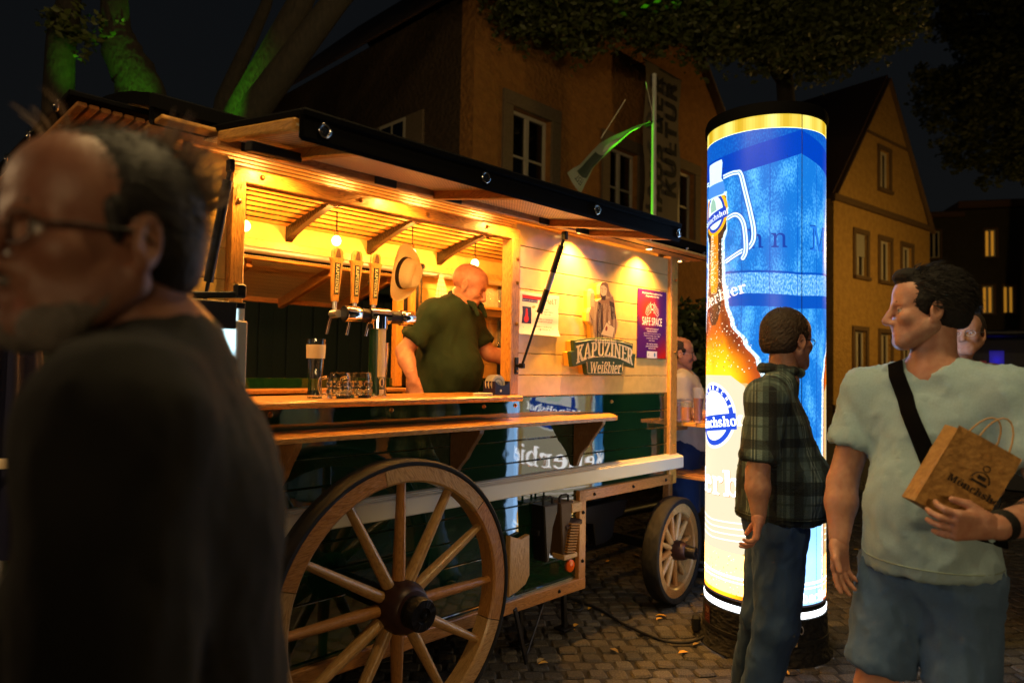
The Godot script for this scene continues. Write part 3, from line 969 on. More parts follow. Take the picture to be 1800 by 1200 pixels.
	C.oval(Vector2(256, 243) * s, 40 * s, 47 * s, Color(0.56, 0.62, 0.60))
	C.poly(P.call([[240, 205], [252, 200], [262, 212], [268, 236], [236, 240], [232, 222]]), Color(0.35, 0.45, 0.40))
	C.poly(P.call([[200, 252], [306, 232], [312, 262], [206, 282]]), Color(0.05, 0.14, 0.44))
	C.words("Mönchshof", Transform2D(-0.18, Vector2(256, 257) * s), 22 * s, Color(0.62, 0.64, 0.66), true, true)
	C.words("NATURTRÜBES", Transform2D(-PI / 2, Vector2(246, 375) * s), 19 * s, Color(0.60, 0.58, 0.55), true, true)
	C.words("Kellerbier", Transform2D(-0.22, Vector2(258, 486) * s), 44 * s, Color(0.66, 0.62, 0.56), true, true)
	# swing stopper and its wire
	C.poly(half.call([[34, 98], [37, 108], [33, 150], [40, 160], [38, 176], [46, 186], [44, 200]]), Color(0.50, 0.58, 0.62))
	C.poly(half.call([[40, 160], [46, 176], [46, 190], [40, 196]]), Color(0.16, 0.32, 0.52))
	for side in [-1.0, 1.0]:
		for q in [[[40, 150], [82, 146], [100, 160], [122, 250], [134, 318], [124, 352], [96, 366], [50, 388]], [[56, 268], [84, 262], [104, 284], [112, 330], [112, 366], [104, 384]]]:
			var l := []
			for e in q:
				l.append(Vector2(256 + side * e[0], e[1]) * s)
			var cu := Curve2D.new()
			for i in l.size():
				var tg: Vector2 = (l[mini(i + 1, l.size() - 1)] - l[maxi(i - 1, 0)]) * 0.18
				cu.add_point(l[i], -tg, tg)
			l = Array(cu.tessellate(4, 4.0))
			C.stroke(l, 17 * s, Color(0.06, 0.20, 0.42))
			C.stroke(l, 12 * s, Color(0.56, 0.62, 0.65))
			C.stroke(l, 3 * s, Color(0.22, 0.33, 0.45))
	# round label on the belly and the big lettering
	C.poly(half.call([[118, 720], [150, 740], [152, 1180], [140, 1200]]), Color(0.50, 0.41, 0.25))
	C.poly(half.call([[70, 700], [112, 728], [120, 800], [126, 1160], [100, 1180]]), Color(0.53, 0.50, 0.42))
	C.oval(Vector2(256, 812) * s, 88 * s, 92 * s, Color(0.66, 0.66, 0.64))
	C.oval(Vector2(256, 812) * s, 80 * s, 84 * s, Color(0.05, 0.16, 0.48))
	C.oval(Vector2(256, 812) * s, 66 * s, 70 * s, Color(0.66, 0.67, 0.67))
	for i in 9:
		var a := PI * (1.12 + 0.095 * i)
		C.words("KULMBACHER"[i], Transform2D(a + PI / 2, (Vector2(256, 812) + Vector2(cos(a) * 73, sin(a) * 77)) * s), 14 * s, Color(0.95, 0.97, 1))
	C.poly(P.call([[226, 768], [246, 756], [262, 770], [276, 800], [236, 806], [222, 790]]), Color(0.58, 0.64, 0.60))
	C.poly(P.call([[170, 824], [342, 800], [346, 844], [174, 866]]), Color(0.05, 0.16, 0.48))
	C.words("Mönchshof", Transform2D(-0.13, Vector2(258, 833) * s), 37 * s, Color(1, 1, 1), true, true)
	C.words("Kellerbier", Transform2D(-0.05, Vector2(257, 1000) * s), 92 * s, Color(0.55, 0.36, 0.24), true, true)
	C.words("Kellerbier", Transform2D(-0.05, Vector2(254, 998) * s), 92 * s, Color(1, 1, 1), true, true)
	for i in 4:
		C.stroke([Vector2(112, 1090 + 16 * i) * s, Vector2(256, 1100 + 16 * i) * s, Vector2(400, 1090 + 16 * i) * s], 3 * s, Color(0.75, 0.70, 0.68))
	C.poly(half.call([[140, 1176], [152, 1180], [152, 1270], [140, 1284]]), Color(0.97, 0.76, 0.42))
	# dew on the glass
	for i in 1500:
		var y := r.randf_range(330, 1290)
		var hw := 40.0 if y < 480 else 40.0 + clampf((y - 480) / 200.0, 0, 1) * 130.0
		var x := 256 + r.randf_range(-1, 1) * hw
		if y > 690 and absf(x - 256) < 150 and y < 1180:
			continue
		C.oval(Vector2(x, y) * s, r.randf_range(0.7, 1.9) * s, r.randf_range(0.8, 2.2) * s, Color(0.66, 0.66, 0.62) if r.randf() < 0.55 else Color(0.28, 0.20, 0.16))
	# ring of lines at the foot and the town's name
	for q in [[1236, 6], [1250, 3]]:
		C.im.fill_rect(Rect2i(0, int(q[0] * s), 1024, int(q[1] * s)), Color(0.97, 0.97, 0.93))
	C.words("Kulmbacher", Transform2D(0, Vector2(20, 1276) * s), 36 * s, Color(0.93, 0.96, 1), true, true)
	C.words("Kulmbacher", Transform2D(0, Vector2(532, 1276) * s), 36 * s, Color(0.93, 0.96, 1), true, true)
	for x in 128:
		C.im.fill_rect(Rect2i(x * 8, int(1294 * s), 8, 12), Color(0.10, 0.09, 0.10))
	return C.texture(W, H)


func build_column() -> void:
	var X := Transform3D(Basis(Vector3.UP, atan2(-1.43, 3.86)), Vector3(1.43, 0, -3.86))
	var t := thing("advertising_column", "tall round light column printed with beer bottles on a blue barrel", "advertising column", X)
	var R := 0.3175
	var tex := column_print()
	var sk := mb()
	var segs := 96
	for e in 2:
		for j in segs + 1:
			var phi := TAU * j / segs           # turning right as the guest sees it, 0 faces the photographer
			var dirn := Vector3(sin(phi), 0, cos(phi))
			sk.put(dirn * R + Vector3(0, 0.29 if e == 0 else 2.86, 0), dirn, Vector2((256.0 + (rad_to_deg(phi) + 57.0) * 512.0 / 180.0) / 512.0, 1.0 - e))
	for j in segs:
		sk.face(j, j + 1, j + segs + 1)
		sk.face(j + 1, j + segs + 2, j + segs + 1)
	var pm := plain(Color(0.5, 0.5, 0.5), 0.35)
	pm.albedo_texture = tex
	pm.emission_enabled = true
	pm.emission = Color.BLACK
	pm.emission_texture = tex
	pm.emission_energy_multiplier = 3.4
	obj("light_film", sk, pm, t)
	obj("light_ring", mb().lathe([Vector2(R - 0.004, 0.232), Vector2(R + 0.002, 0.234), Vector2(R + 0.004, 0.262), Vector2(R - 0.004, 0.268)], 64), glow(Color(0.93, 0.97, 1.0), 2.6), t)
	obj("film_hem", mb().lathe([Vector2(R - 0.002, 0.266), Vector2(R + 0.001, 0.268), Vector2(R + 0.001, 0.291), Vector2(R - 0.001, 0.293)], 64), M.black, t)
	obj("cap", mb().lathe([Vector2(R - 0.004, 2.858), Vector2(R + 0.012, 2.858), Vector2(R + 0.014, 2.90), Vector2(R + 0.006, 2.925), Vector2(R - 0.03, 2.93), Vector2(0.001, 2.935)], 64), M.roof, t)
	for a in [35.0, 215.0]:
		var q := deg_to_rad(a)
		obj("film_seam", mb().box(Vector3(sin(q) * (R + 0.0005), 1.575, cos(q) * (R + 0.0005)), Vector3(0.0035, 2.57, 0.0035), 0.001, Basis(Vector3.UP, q)), plain(Color(0.04, 0.06, 0.14), 0.5), t)
	var bs := []
	for q in [[R - 0.01, 0.232], [R + 0.006, 0.23], [R + 0.010, 0.10], [R + 0.018, 0.03], [R + 0.035, 0.012], [R + 0.035, 0.0]]:
		bs.append(Vector2(q[0], q[1]))
	bs.reverse()
	obj("base_cover", mb().lathe(bs, 64), bumpy(plain(Color(0.055, 0.056, 0.06), 0.8), M.weave, 0.6), t)
	obj("seam_flap", mb().lathe([Vector2(R + 0.010, 0.098), Vector2(R + 0.014, 0.10), Vector2(R + 0.013, 0.118), Vector2(R + 0.009, 0.12)], 64), M.rubber, t)
	var c := Canvas.new(64, 96, Color(0.10, 0.09, 0.09), self)
	c.im.fill_rect(Rect2i(4, 4, 56, 88), Color(0.28, 0.08, 0.05))
	c.words("ID", Transform2D(0.1, Vector2(32, 30)), 34, Color(0.62, 0.52, 0.42))
	c.stroke([Vector2(10, 58), Vector2(54, 50), Vector2(12, 78), Vector2(52, 72)], 3.0, Color(0.50, 0.30, 0.24))
	var qa := deg_to_rad(-62.0)
	var lm := plain(Color(1, 1, 1), 0.6)
	lm.albedo_texture = c.texture(64, 96)
	var lb := mb()
	lb.uvr = Rect2(-0.035, -0.05, 0.07, 0.10)
	obj("warning_label", lb.prism(PackedVector2Array([Vector2(-0.035, -0.05), Vector2(0.035, -0.05), Vector2(0.035, 0.05), Vector2(-0.035, 0.05)]), 0.0, 0.0015, Transform3D(Basis(Vector3.UP, qa), Vector3(sin(qa), 0, cos(qa)) * (R + 0.0105) + Vector3(0, 0.165, 0))), lm, t)
	var qb := deg_to_rad(27.0)
	obj("pull_tag", mb().box(Vector3(sin(qb), 0, cos(qb)) * (R + 0.016) + Vector3(0, 0.125, 0), Vector3(0.025, 0.045, 0.004), 0.001, Basis(Vector3.UP, qb)), plain(Color(0.75, 0.66, 0.48), 0.6), t)
	obj("carabiner", mb().tube(range(13).map(func(i): return Vector3(sin(qb + 0.10), 0, cos(qb + 0.10)) * (R + 0.018) + Vector3(0.010 * cos(TAU * i / 12.0), 0.185 + 0.02 * sin(TAU * i / 12.0), 0)), 0.003, 6, false), M.steel, t)
	var qc := deg_to_rad(-86.0)
	obj("power_plug", mb().box(Vector3(sin(qc), 0, cos(qc)) * (R + 0.045) + Vector3(0, 0.055, 0), Vector3(0.05, 0.09, 0.05), 0.012, Basis(Vector3.UP, qc)), M.rubber, t)
	# soft light of the film towards the open square (the film itself stays only as bright as it looks)
	for a in [10.0, 75.0]:
		var q := deg_to_rad(a)
		var l := AreaLight3D.new()
		l.name = "column_light"
		t.add_child(l, true)
		var dv := Vector3(sin(q), 0, cos(q))
		l.transform = Transform3D(Basis.looking_at(dv, Vector3.UP), dv * (R + 0.02) + Vector3(0, 1.45, 0))
		l.area_size = Vector2(0.40, 2.3)
		l.light_color = Color(0.62, 0.80, 1.0)
		l.light_energy = 0.8
		l.area_range = 12.0
		l.shadow_enabled = true
	# the cable that feeds it
	var cb := [Vector3(1.12, 0.03, -3.86), Vector3(1.0, 0.012, -3.80), Vector3(0.86, 0.012, -3.82), Vector3(0.70, 0.012, -4.02), Vector3(0.56, 0.012, -4.30), Vector3(0.44, 0.012, -4.42), Vector3(0.37, 0.014, -4.40), Vector3(0.36, 0.016, -4.28), Vector3(0.44, 0.020, -4.24), Vector3(0.47, 0.026, -4.36), Vector3(0.40, 0.03, -4.44), Vector3(0.33, 0.06, -4.46), Vector3(0.30, 0.25, -4.50)]
	var cv := Curve3D.new()
	for i in cb.size():
		var tg: Vector3 = (cb[mini(i + 1, cb.size() - 1)] - cb[maxi(i - 1, 0)]) * 0.18
		cv.add_point(cb[i], -tg, tg)
	tag(obj("power_cable", mb().tube(Array(cv.tessellate(4, 3.0)), 0.0085, 8), M.rubber), "black power cable curling over the cobbles to the light column", "cable")


func hollow(outer: Array, wall: float) -> Array:  # a closed glass wall with a thick floor
	var r := [Vector2(0.0005, outer[0].y)]
	r.append_array(outer)
	for i in range(outer.size() - 1, 0, -1):
		r.append(Vector2(outer[i].x - wall, maxf(outer[i].y, 0.012)))
	r.append(Vector2(0.0005, 0.012))
	return r


# ---- what stands, lies and hangs in the bar ----
func build_bar_things() -> void:
	# tap tower
	var t := thing("beer_tap_tower", "chrome tap tower with three wooden handles on a green and cream column", "beer tap", at(1.722, 1.362, -0.075))
	obj("column", mb().lathe([Vector2(0.037, 0), Vector2(0.037, 0.30)], 28, Transform3D.IDENTITY), plain(Color(0.05, 0.20, 0.12), 0.3), t)
	var lc := Canvas.new(128, 512, Color(0.95, 0.88, 0.66), self)
	lc.im.fill_rect(Rect2i(0, 0, 6, 512), Color(0.75, 0.60, 0.25))
	lc.im.fill_rect(Rect2i(122, 0, 6, 512), Color(0.75, 0.60, 0.25))
	lc.im.fill_rect(Rect2i(0, 372, 128, 140), Color(0.05, 0.20, 0.12))
	lc.oval(Vector2(64, 412), 40, 34, Color(0.92, 0.84, 0.60))
	lc.poly(PackedVector2Array([Vector2(50, 440), Vector2(46, 404), Vector2(60, 384), Vector2(74, 388), Vector2(82, 410), Vector2(80, 440)]), Color(0.30, 0.24, 0.14))
	lc.words("KAPUZINER", Transform2D(0, Vector2(64, 380)), 17, Color(0.95, 0.88, 0.66), true, true)
	lc.words("Weißbier", Transform2D(0, Vector2(64, 448)), 17, Color(0.95, 0.88, 0.66), false, true)
	lc.im.fill_rect(Rect2i(28, 466, 72, 40), Color(0.95, 0.90, 0.72))
	var lm := plain(Color(1, 1, 1), 0.35)
	lm.albedo_texture = lc.texture(128, 512)
	var lab := mb()
	for j in 9:
		var a := -0.55 + 1.25 * j / 8.0
		for e in 2:
			lab.put(Vector3(sin(a) * 0.0376, 0.006 + 0.29 * e, cos(a) * 0.0376), Vector3(sin(a), 0, cos(a)), Vector2(j / 8.0, 1 - e))
	for j in 8:
		lab.face(j * 2, j * 2 + 2, j * 2 + 1)
		lab.face(j * 2 + 1, j * 2 + 2, j * 2 + 3)
	obj("column_label", lab, lm, t)
	obj("foot_ring", mb().lathe([Vector2(0.036, 0), Vector2(0.048, 0), Vector2(0.048, 0.006), Vector2(0.038, 0.012)], 28), M.chrome, t)
	obj("neck", mb().lathe([Vector2(0.036, 0.292), Vector2(0.043, 0.296), Vector2(0.043, 0.350)], 28), M.chrome, t)
	var side := Transform3D(Basis(Vector3(0, 0, 1), -PI / 2), Vector3(0, 0.352, 0))  # lathe axis along the bar
	obj("manifold", mb().lathe([Vector2(0.036, -0.050), Vector2(0.036, 0.050)], 28, side), M.chrome, t)
	for s in [[-0.17, -0.10], [0.115, 0.185]]:
		obj("manifold", mb().lathe([Vector2(0.001, s[0]), Vector2(0.030, s[0]), Vector2(0.035, s[0] + 0.005), Vector2(0.035, s[1] - 0.003), Vector2(0.033, s[1]), Vector2(0.001, s[1])], 28, side), M.chrome, t)
	for s in [[-0.10, -0.05], [0.05, 0.115]]:
		obj("grip_band", mb().lathe([Vector2(0.029, s[0]), Vector2(0.029, s[1])], 24, side), M.black, t)
	obj("end_disc", mb().lathe([Vector2(0.001, -0.174), Vector2(0.032, -0.174), Vector2(0.034, -0.170)], 24, side), M.black, t)
	var hp := PackedVector2Array([Vector2(-0.013, 0), Vector2(0.013, 0), Vector2(0.024, 0.17), Vector2(0.028, 0.175), Vector2(0.032, 0.186), Vector2(0.024, 0.190), Vector2(0.024, 0.215), Vector2(0.015, 0.232), Vector2(-0.015, 0.232), Vector2(-0.024, 0.215), Vector2(-0.024, 0.190), Vector2(-0.032, 0.186), Vector2(-0.028, 0.175), Vector2(-0.024, 0.17)])
	var gp := PackedVector2Array([Vector2(-0.0095, 0.03), Vector2(0.0095, 0.03), Vector2(0.0135, 0.165), Vector2(-0.0135, 0.165)])
	for k in 3:
		var u := -0.185 + 0.098 * k
		var h := part("tap_handle", t, Transform3D(Basis(Vector3.UP, -0.10) * Basis(Vector3(0, 0, 1), -0.03), Vector3(u, 0.405, -0.055)))
		obj("paddle", mb().prism(hp, -0.011, 0.011, Transform3D.IDENTITY, 0.003), M.wood_y, h)
		obj("green_field", mb().prism(gp, 0.011, 0.0125), plain(Color(0.04, 0.15, 0.09), 0.4), h)
		var tm := text_mesh("KAPUZINER", 0.026, 0.001, true, true)
		var wd := obj("lettering", tm, plain(Color(0.93, 0.88, 0.68), 0.5), h)
		wd.transform = Transform3D(Basis(Vector3(0, 0, 1), -PI / 2).scaled_local(Vector3(0.80, 0.72, 1)), Vector3(0, 0.098, 0.0132))
		obj("monk_badge", mb().prism(PackedVector2Array([Vector2(-0.013, 0.187), Vector2(0.013, 0.187), Vector2(0.011, 0.205), Vector2(0.006, 0.224), Vector2(-0.004, 0.227), Vector2(-0.010, 0.210)]), 0.011, 0.0128), M.dark_wood_y, h)
		var f := part("faucet", t, Transform3D(Basis.IDENTITY, Vector3(u, 0.352, 0)))
		obj("barrel", mb().tube([Vector3(0, 0, -0.02), Vector3(0, 0, -0.075), Vector3(0, 0.0, -0.085)], [0.017, 0.017, 0.012], 14).tube([Vector3(0, -0.01, -0.055), Vector3(0, 0.055, -0.055)], 0.010, 10), M.steel, f)
		obj("spout", mb().tube([Vector3(0, 0, -0.07), Vector3(-0.005, -0.03, -0.085), Vector3(-0.012, -0.085, -0.095)], [0.008, 0.007, 0.0075], 10), M.chrome, f)
	# glasses on the counter
	var beer_glass := func(called: String, label: String, group: String, X: Transform3D, prof: Array, fill: float, mat: Material) -> Node3D:
		var g := thing(called, label, "glass", X, group)
		obj("glass_wall", mb().lathe(hollow(prof, 0.0028), 24), M.solid_glass, g)
		if fill > 0.0:
			var b := []
			b.append(Vector2(0.001, 0.014))
			for q in prof:
				if q.y > 0.013 and q.y < fill: b.append(Vector2(q.x - 0.003, q.y))
			var last: Vector2 = b[b.size() - 1]
			b.append(Vector2(last.x, fill)); b.append(Vector2(0.001, fill))
			obj("beer", mb().lathe(b, 20), mat, g)
		return g
	var weizen := [Vector2(0.030, 0), Vector2(0.031, 0.01), Vector2(0.027, 0.04), Vector2(0.029, 0.10), Vector2(0.034, 0.16), Vector2(0.037, 0.205), Vector2(0.036, 0.238)]
	var solid := plain(Color(0.96, 0.98, 0.96, 0.0), 0.02)
	solid.refraction_enabled = true
	solid.refraction_scale = 0.05
	M.solid_glass = solid
	var wg: Node3D = beer_glass.call("wheat_beer_glass", "tall empty wheat beer glass with a white band standing on the counter", "", at(1.41, 1.362, -0.05), weizen, 0.0, null)
	obj("white_band", mb().lathe([Vector2(0.0362, 0.160), Vector2(0.0382, 0.205), Vector2(0.0378, 0.215)], 24), plain(Color(0.88, 0.82, 0.66), 0.6), wg)
	var mug_prof := [Vector2(0.045, 0), Vector2(0.047, 0.006), Vector2(0.047, 0.075), Vector2(0.043, 0.095), Vector2(0.040, 0.104)]
	for k in 2:
		var mg: Node3D = thing("beer_mug", ["dimpled empty glass beer mug next to the wheat beer glass", "dimpled empty glass beer mug close beside the tap tower"][k], "mug", at(1.492 + 0.099 * k, 1.362, 0.0), "empty mugs on the counter")
		obj("mug_wall", mb().lathe(hollow(mug_prof, 0.0045), 28), M.solid_glass, mg)
		for i in 10:
			var a := TAU * i / 10.0
			for r in 2:
				obj("dimple", mb().lathe([Vector2(0.013, 0.0), Vector2(0.009, 0.004), Vector2(0.001, 0.0055)], 10, Transform3D(Basis(Vector3.UP, a) * Basis(Vector3.RIGHT, PI / 2), Vector3(sin(a) * 0.0468, 0.026 + 0.032 * r, cos(a) * 0.0468))), M.solid_glass, mg)
		obj("handle", mb().tube([Vector3(-0.04, 0.085, -0.03), Vector3(-0.062, 0.078, -0.045), Vector3(-0.066, 0.045, -0.048), Vector3(-0.058, 0.018, -0.043), Vector3(-0.038, 0.016, -0.028)], 0.007, 8), M.solid_glass, mg)
		var pr := obj("print", text_mesh("Kapuziner", 0.017, 0.0008, true, true, func(p): return Vector3(sin(p.x / 0.0476) * 0.0476, p.y, cos(p.x / 0.0476) * 0.0476 + p.z)), plain(Color(0.85, 0.80, 0.62), 0.6), mg)
		pr.position = Vector3(0, 0.030, 0)
		pr.rotation.y = -0.15
	var sg: Node3D = beer_glass.call("stirring_glass", "tall glass holding a long white stirrer behind the tap tower", "", at(1.80, 1.362, -0.16), weizen, 0.0, null)
	obj("stirrer", mb().tube([Vector3(0.012, 0.02, 0), Vector3(-0.03, 0.37, -0.01)], 0.004, 8), M.white_paint, sg)
	# beer mats
	var mp := Canvas.new(64, 64, Color(0.90, 0.88, 0.80), self)
	mp.oval(Vector2(32, 32), 22, 22, Color(0.62, 0.66, 0.66))
	mp.oval(Vector2(32, 32), 17, 17, Color(0.88, 0.87, 0.80))
	mp.poly(PackedVector2Array([Vector2(24, 40), Vector2(28, 22), Vector2(38, 24), Vector2(41, 40)]), Color(0.60, 0.64, 0.62))
	var mm := plain(Color(1, 1, 1), 0.8)
	mm.albedo_texture = mp.texture(64, 64)
	var disc := PackedVector2Array()
	for i in 24:
		disc.append(Vector2(cos(TAU * i / 24), sin(TAU * i / 24)) * 0.047)
	var mb0 := mb()
	mb0.uvr = Rect2(-0.047, -0.047, 0.094, 0.094)
	var mat_mesh := mb0.prism(disc, 0, 0.002).mesh()
	var cx := thing("beer_mat_box", "small blue box on the counter holding upright white beer mats", "box", at(2.365, 1.362, 0.02))
	var navy := plain(Color(0.04, 0.045, 0.24), 0.45)
	var bxp := PackedVector2Array([Vector2(-0.05, 0), Vector2(0.05, 0), Vector2(0.05, 0.068), Vector2(0.03, 0.052), Vector2(0, 0.046), Vector2(-0.03, 0.052), Vector2(-0.05, 0.068)])
	obj("front_panel", mb().prism(bxp, 0.040, 0.043), navy, cx)
	obj("back_panel", mb().prism(bxp, -0.043, -0.040), navy, cx)
	for s in [-1, 1]:
		obj("side_panel", mb().box(Vector3(0.0485 * s, 0.034, 0), Vector3(0.003, 0.068, 0.08)), navy, cx)
	obj("bottom", mb().box(Vector3(0, 0.002, 0), Vector3(0.094, 0.003, 0.08)), navy, cx)
	obj("emblem", mb().lathe([Vector2(0.007, 0), Vector2(0.0, 0.001)], 12, Transform3D(Basis(Vector3.RIGHT, PI / 2), Vector3(-0.012, 0.022, 0.0432))), M.white_paint, cx)
	for k in 5:
		var o := obj("beer_mat", mat_mesh, mm, null)
		o.transform = at(2.357 + 0.004 * (k % 2), 1.362 + 0.052, -0.006 + 0.011 * k) * Transform3D(Basis(Vector3.RIGHT, -0.12 + 0.03 * k) * Basis(Vector3(0, 0, 1), 0.2 * k), Vector3.ZERO)
		tag(o, "round white beer mat standing upright in the blue box", "beer mat", "mats standing in the box")
	for k in 5:
		var o := obj("beer_mat", mat_mesh, mm, null)
		o.transform = at(2.225 + 0.002 * (k % 2), 1.363 + 0.0025 * k, 0.07) * Transform3D(Basis(Vector3.RIGHT, -PI / 2) * Basis(Vector3(0, 0, 1), 0.4 * k), Vector3.ZERO)
		tag(o, "round white beer mat lying in the flat pile on the counter", "beer mat", "mats piled on the counter")
	# straw hat hung from the ceiling
	var hat := thing("straw_hat", "cream straw hat with black band hanging above the bartender's back", "hat")
	var hz := Vector3(0.27, -0.20, 0.94).normalized()   # crown points out and along the bar
	var hx := Vector3.UP.cross(hz).normalized()
	hat.transform = at(2.455, 2.058, -0.90) * Transform3D(Basis(hx, hz, hx.cross(hz)).orthonormalized(), Vector3.ZERO)
	var straw := bumpy(mapped(Color(0.96, 0.92, 0.78), M.mottle, Vector3(14, 14, 14), 0.7), M.weave, 0.5)
	straw.backlight_enabled = true
	straw.backlight = Color(0.35, 0.30, 0.2)
	var hm := mb()
	var rings := [[0.175, 0.010, 0.8], [0.165, 0.004, 0.8], [0.13, 0.0, 0.8], [0.098, 0.004, 0.84], [0.094, 0.02, 0.84], [0.090, 0.06, 0.84], [0.083, 0.092, 0.84], [0.066, 0.104, 0.82], [0.035, 0.094, 0.7], [0.001, 0.086, 0.7]]
	for i in rings.size():
		for j in 33:
			var a := TAU * j / 32.0
			var r: float = rings[i][0]
			var yy: float = rings[i][1]
			if i < 2: yy += 0.022 * cos(2.0 * a)
			if i > 5:
				yy -= 0.022 * pow(absf(sin(a)), 6.0) * (1.0 if sin(a) > 0 else 0.3)
			hm.put(Vector3(cos(a) * r * rings[i][2], yy, sin(a) * r), Vector3.UP)
	for i in rings.size() - 1:
		for j in 32:
			var b := i * 33 + j
			hm.face(b, b + 33, b + 1); hm.face(b + 1, b + 33, b + 34)
	smooth_normals(hm)
	obj("brim_and_crown", hm, straw, hat)
	var bd := mb()
	for e in 2:
		for j in 33:
			var a := TAU * j / 32.0
			bd.put(Vector3(cos(a) * (0.0985 - 0.003 * e) * 0.84, 0.007 + 0.028 * e, sin(a) * (0.0985 - 0.003 * e)), Vector3(cos(a), 0, sin(a)))
	for j in 32:
		bd.face(j, j + 33, j + 1); bd.face(j + 1, j + 33, j + 34)
	obj("hat_band", bd, plain(Color(0.03, 0.03, 0.035), 0.7), hat)
	# cloth, ladle and hooks on the rail
	var tw := mb()
	for i in 9:
		for j in 13:
			var f := i / 8.0
			var a := (j / 12.0 - 0.5)
			tw.put(Vector3(a * (0.015 + 0.16 * pow(f, 0.8)) + 0.02 * f, -0.26 * f, 0.012 * sin(j * 1.9) * (0.3 + f)), Vector3(0, 0, 1), Vector2(j / 12.0, f))
	for i in 8:
		for j in 12:
			var b := i * 13 + j
			tw.face(b, b + 13, b + 1); tw.face(b + 1, b + 13, b + 14)
	smooth_normals(tw)
	var tcv := Canvas.new(128, 128, Color(0.92, 0.89, 0.82), self)
	for i in 8:
		tcv.im.fill_rect(Rect2i(i * 16, 0, 2, 128), Color(0.45, 0.45, 0.45))
		tcv.im.fill_rect(Rect2i(0, i * 16, 128, 2), Color(0.45, 0.45, 0.45))
	var twm := plain(Color(1, 1, 1), 0.85)
	twm.albedo_texture = tcv.texture(128, 128)
	var tow := obj("dish_towel", tw, twm)
	tow.transform = at(3.21, 2.185, -1.46)
	tag(tow, "checked white dish towel hanging beside the bartender's head", "towel")
	var ld := thing("ladle", "dark ladle hanging from the rail between hat and towel", "ladle", at(3.03, 2.17, -1.46))
	obj("stem", mb().tube([Vector3(0, 0.04, 0), Vector3(0, -0.22, 0)], 0.006, 8), M.black, ld)
	obj("bowl", mb().lathe([Vector2(0.001, 0.02), Vector2(0.022, 0.03), Vector2(0.026, 0.05), Vector2(0.018, 0.062), Vector2(0.001, 0.066)], 14), M.black, ld)
	var clips := mb()
	clips.bar(Vector3(0, 0.03, 0), Vector3(0, -0.06, 0), 0.012, 0.01, 0.002).bar(Vector3(-0.02, -0.06, 0), Vector3(0.02, -0.075, 0), 0.02, 0.012, 0.002)
	for u in [2.62, 3.42]:
		var o := obj("rail_hook", clips, M.iron)
		o.transform = at(u, 2.12, -1.49)
		tag(o, "small dark hook clipped to the rail %s" % ("behind the tap handles" if u < 3 else "above the rear shelf"), "hook", "hooks on the rail")
	# rear shelf with upturned mugs and hanging stems
	var sf := thing("glass_shelf", "wooden shelf full of glasses behind the bartender", "shelf", at(3.62, 1.955, -1.43))
	obj("board", mb().box(Vector3(0, -0.011, 0), Vector3(0.66, 0.022, 0.28), 0.003), M.wood_x, sf)
	obj("rack", mb().box(Vector3(0, -0.05, 0), Vector3(0.64, 0.05, 0.26), 0.003), M.dark_wood_x, sf)
	var mugp := [Vector2(0.040, 0), Vector2(0.042, 0.006), Vector2(0.043, 0.10), Vector2(0.038, 0.125), Vector2(0.030, 0.145), Vector2(0.030, 0.15), Vector2(0.001, 0.15)]
	var mugm := mb().lathe(mugp, 20).tube([Vector3(0.04, 0.10, 0), Vector3(0.065, 0.09, 0), Vector3(0.066, 0.045, 0), Vector3(0.041, 0.035, 0)], 0.007, 8).mesh()
	for k in 10:
		var o := obj("shelf_mug", mugm, M.glass)
		o.transform = at(3.34 + 0.098 * (k % 5) + 0.03 * (k / 5), 1.955, -1.37 - 0.11 * (k / 5))
		tag(o, "upturned glass mug in the row on the rear shelf", "mug", "mugs on the rear shelf")
	var stm := mb().lathe([Vector2(0.034, 0.0), Vector2(0.033, -0.004), Vector2(0.005, -0.012), Vector2(0.004, -0.075), Vector2(0.020, -0.095), Vector2(0.034, -0.13), Vector2(0.036, -0.17), Vector2(0.031, -0.21)], 18).mesh()
	for k in 10:
		var o := obj("stem_glass", stm, M.glass)
		o.transform = at(3.36 + 0.088 * (k % 5), 1.878, -1.36 - 0.11 * (k / 5))
		tag(o, "stem glass hanging upside down under the rear shelf", "glass", "glasses hanging under the shelf")
	# dark crate with lettering behind the beer mats
	var ct := thing("drinks_crate", "dark crate with pale lettering and red mark behind the beer mats", "crate", at(3.05, 1.345, -1.15))
	obj("crate_body", mb().box(Vector3(0, 0.07, 0), Vector3(0.36, 0.19, 0.24), 0.012), plain(Color(0.035, 0.03, 0.05), 0.5), ct)
	obj("stand", mb().box(Vector3(0, -0.49, 0), Vector3(0.5, 0.93, 0.42), 0.01), M.dark_wood_x, ct)
	var w1 := obj("lettering", text_mesh("stark", 0.105, 0.002, true), plain(Color(0.62, 0.60, 0.55), 0.6), ct)
	w1.position = Vector3(0.045, 0.072, 0.1215)
	obj("red_mark", mb().prism(PackedVector2Array([Vector2(-0.16, 0.10), Vector2(-0.11, 0.13), Vector2(-0.085, 0.08), Vector2(-0.13, 0.02)]), 0.12, 0.122), plain(Color(0.55, 0.03, 0.04), 0.5), ct)
	# glass-door cooler standing in front of the wagon's end
	var fr := thing("glass_door_cooler", "lit white drinks cooler with silver frame behind the dark-haired man", "cooler", at(0.765, 0, 0.16))
	var al := plain(Color(0.80, 0.78, 0.72), 0.4, 0.1)
	obj("back_panel", mb().box(Vector3(0, 0.86, -0.155), Vector3(0.36, 1.66, 0.02), 0.002), M.white_paint, fr)
	for s in [-1, 1]:
		obj("side_panel", mb().box(Vector3(0.17 * s, 0.86, 0), Vector3(0.022, 1.66, 0.33), 0.003), al, fr)
		obj("door_stile", mb().box(Vector3(0.158 * s, 0.83, 0.185), Vector3(0.036, 1.60, 0.03), 0.004), al, fr)
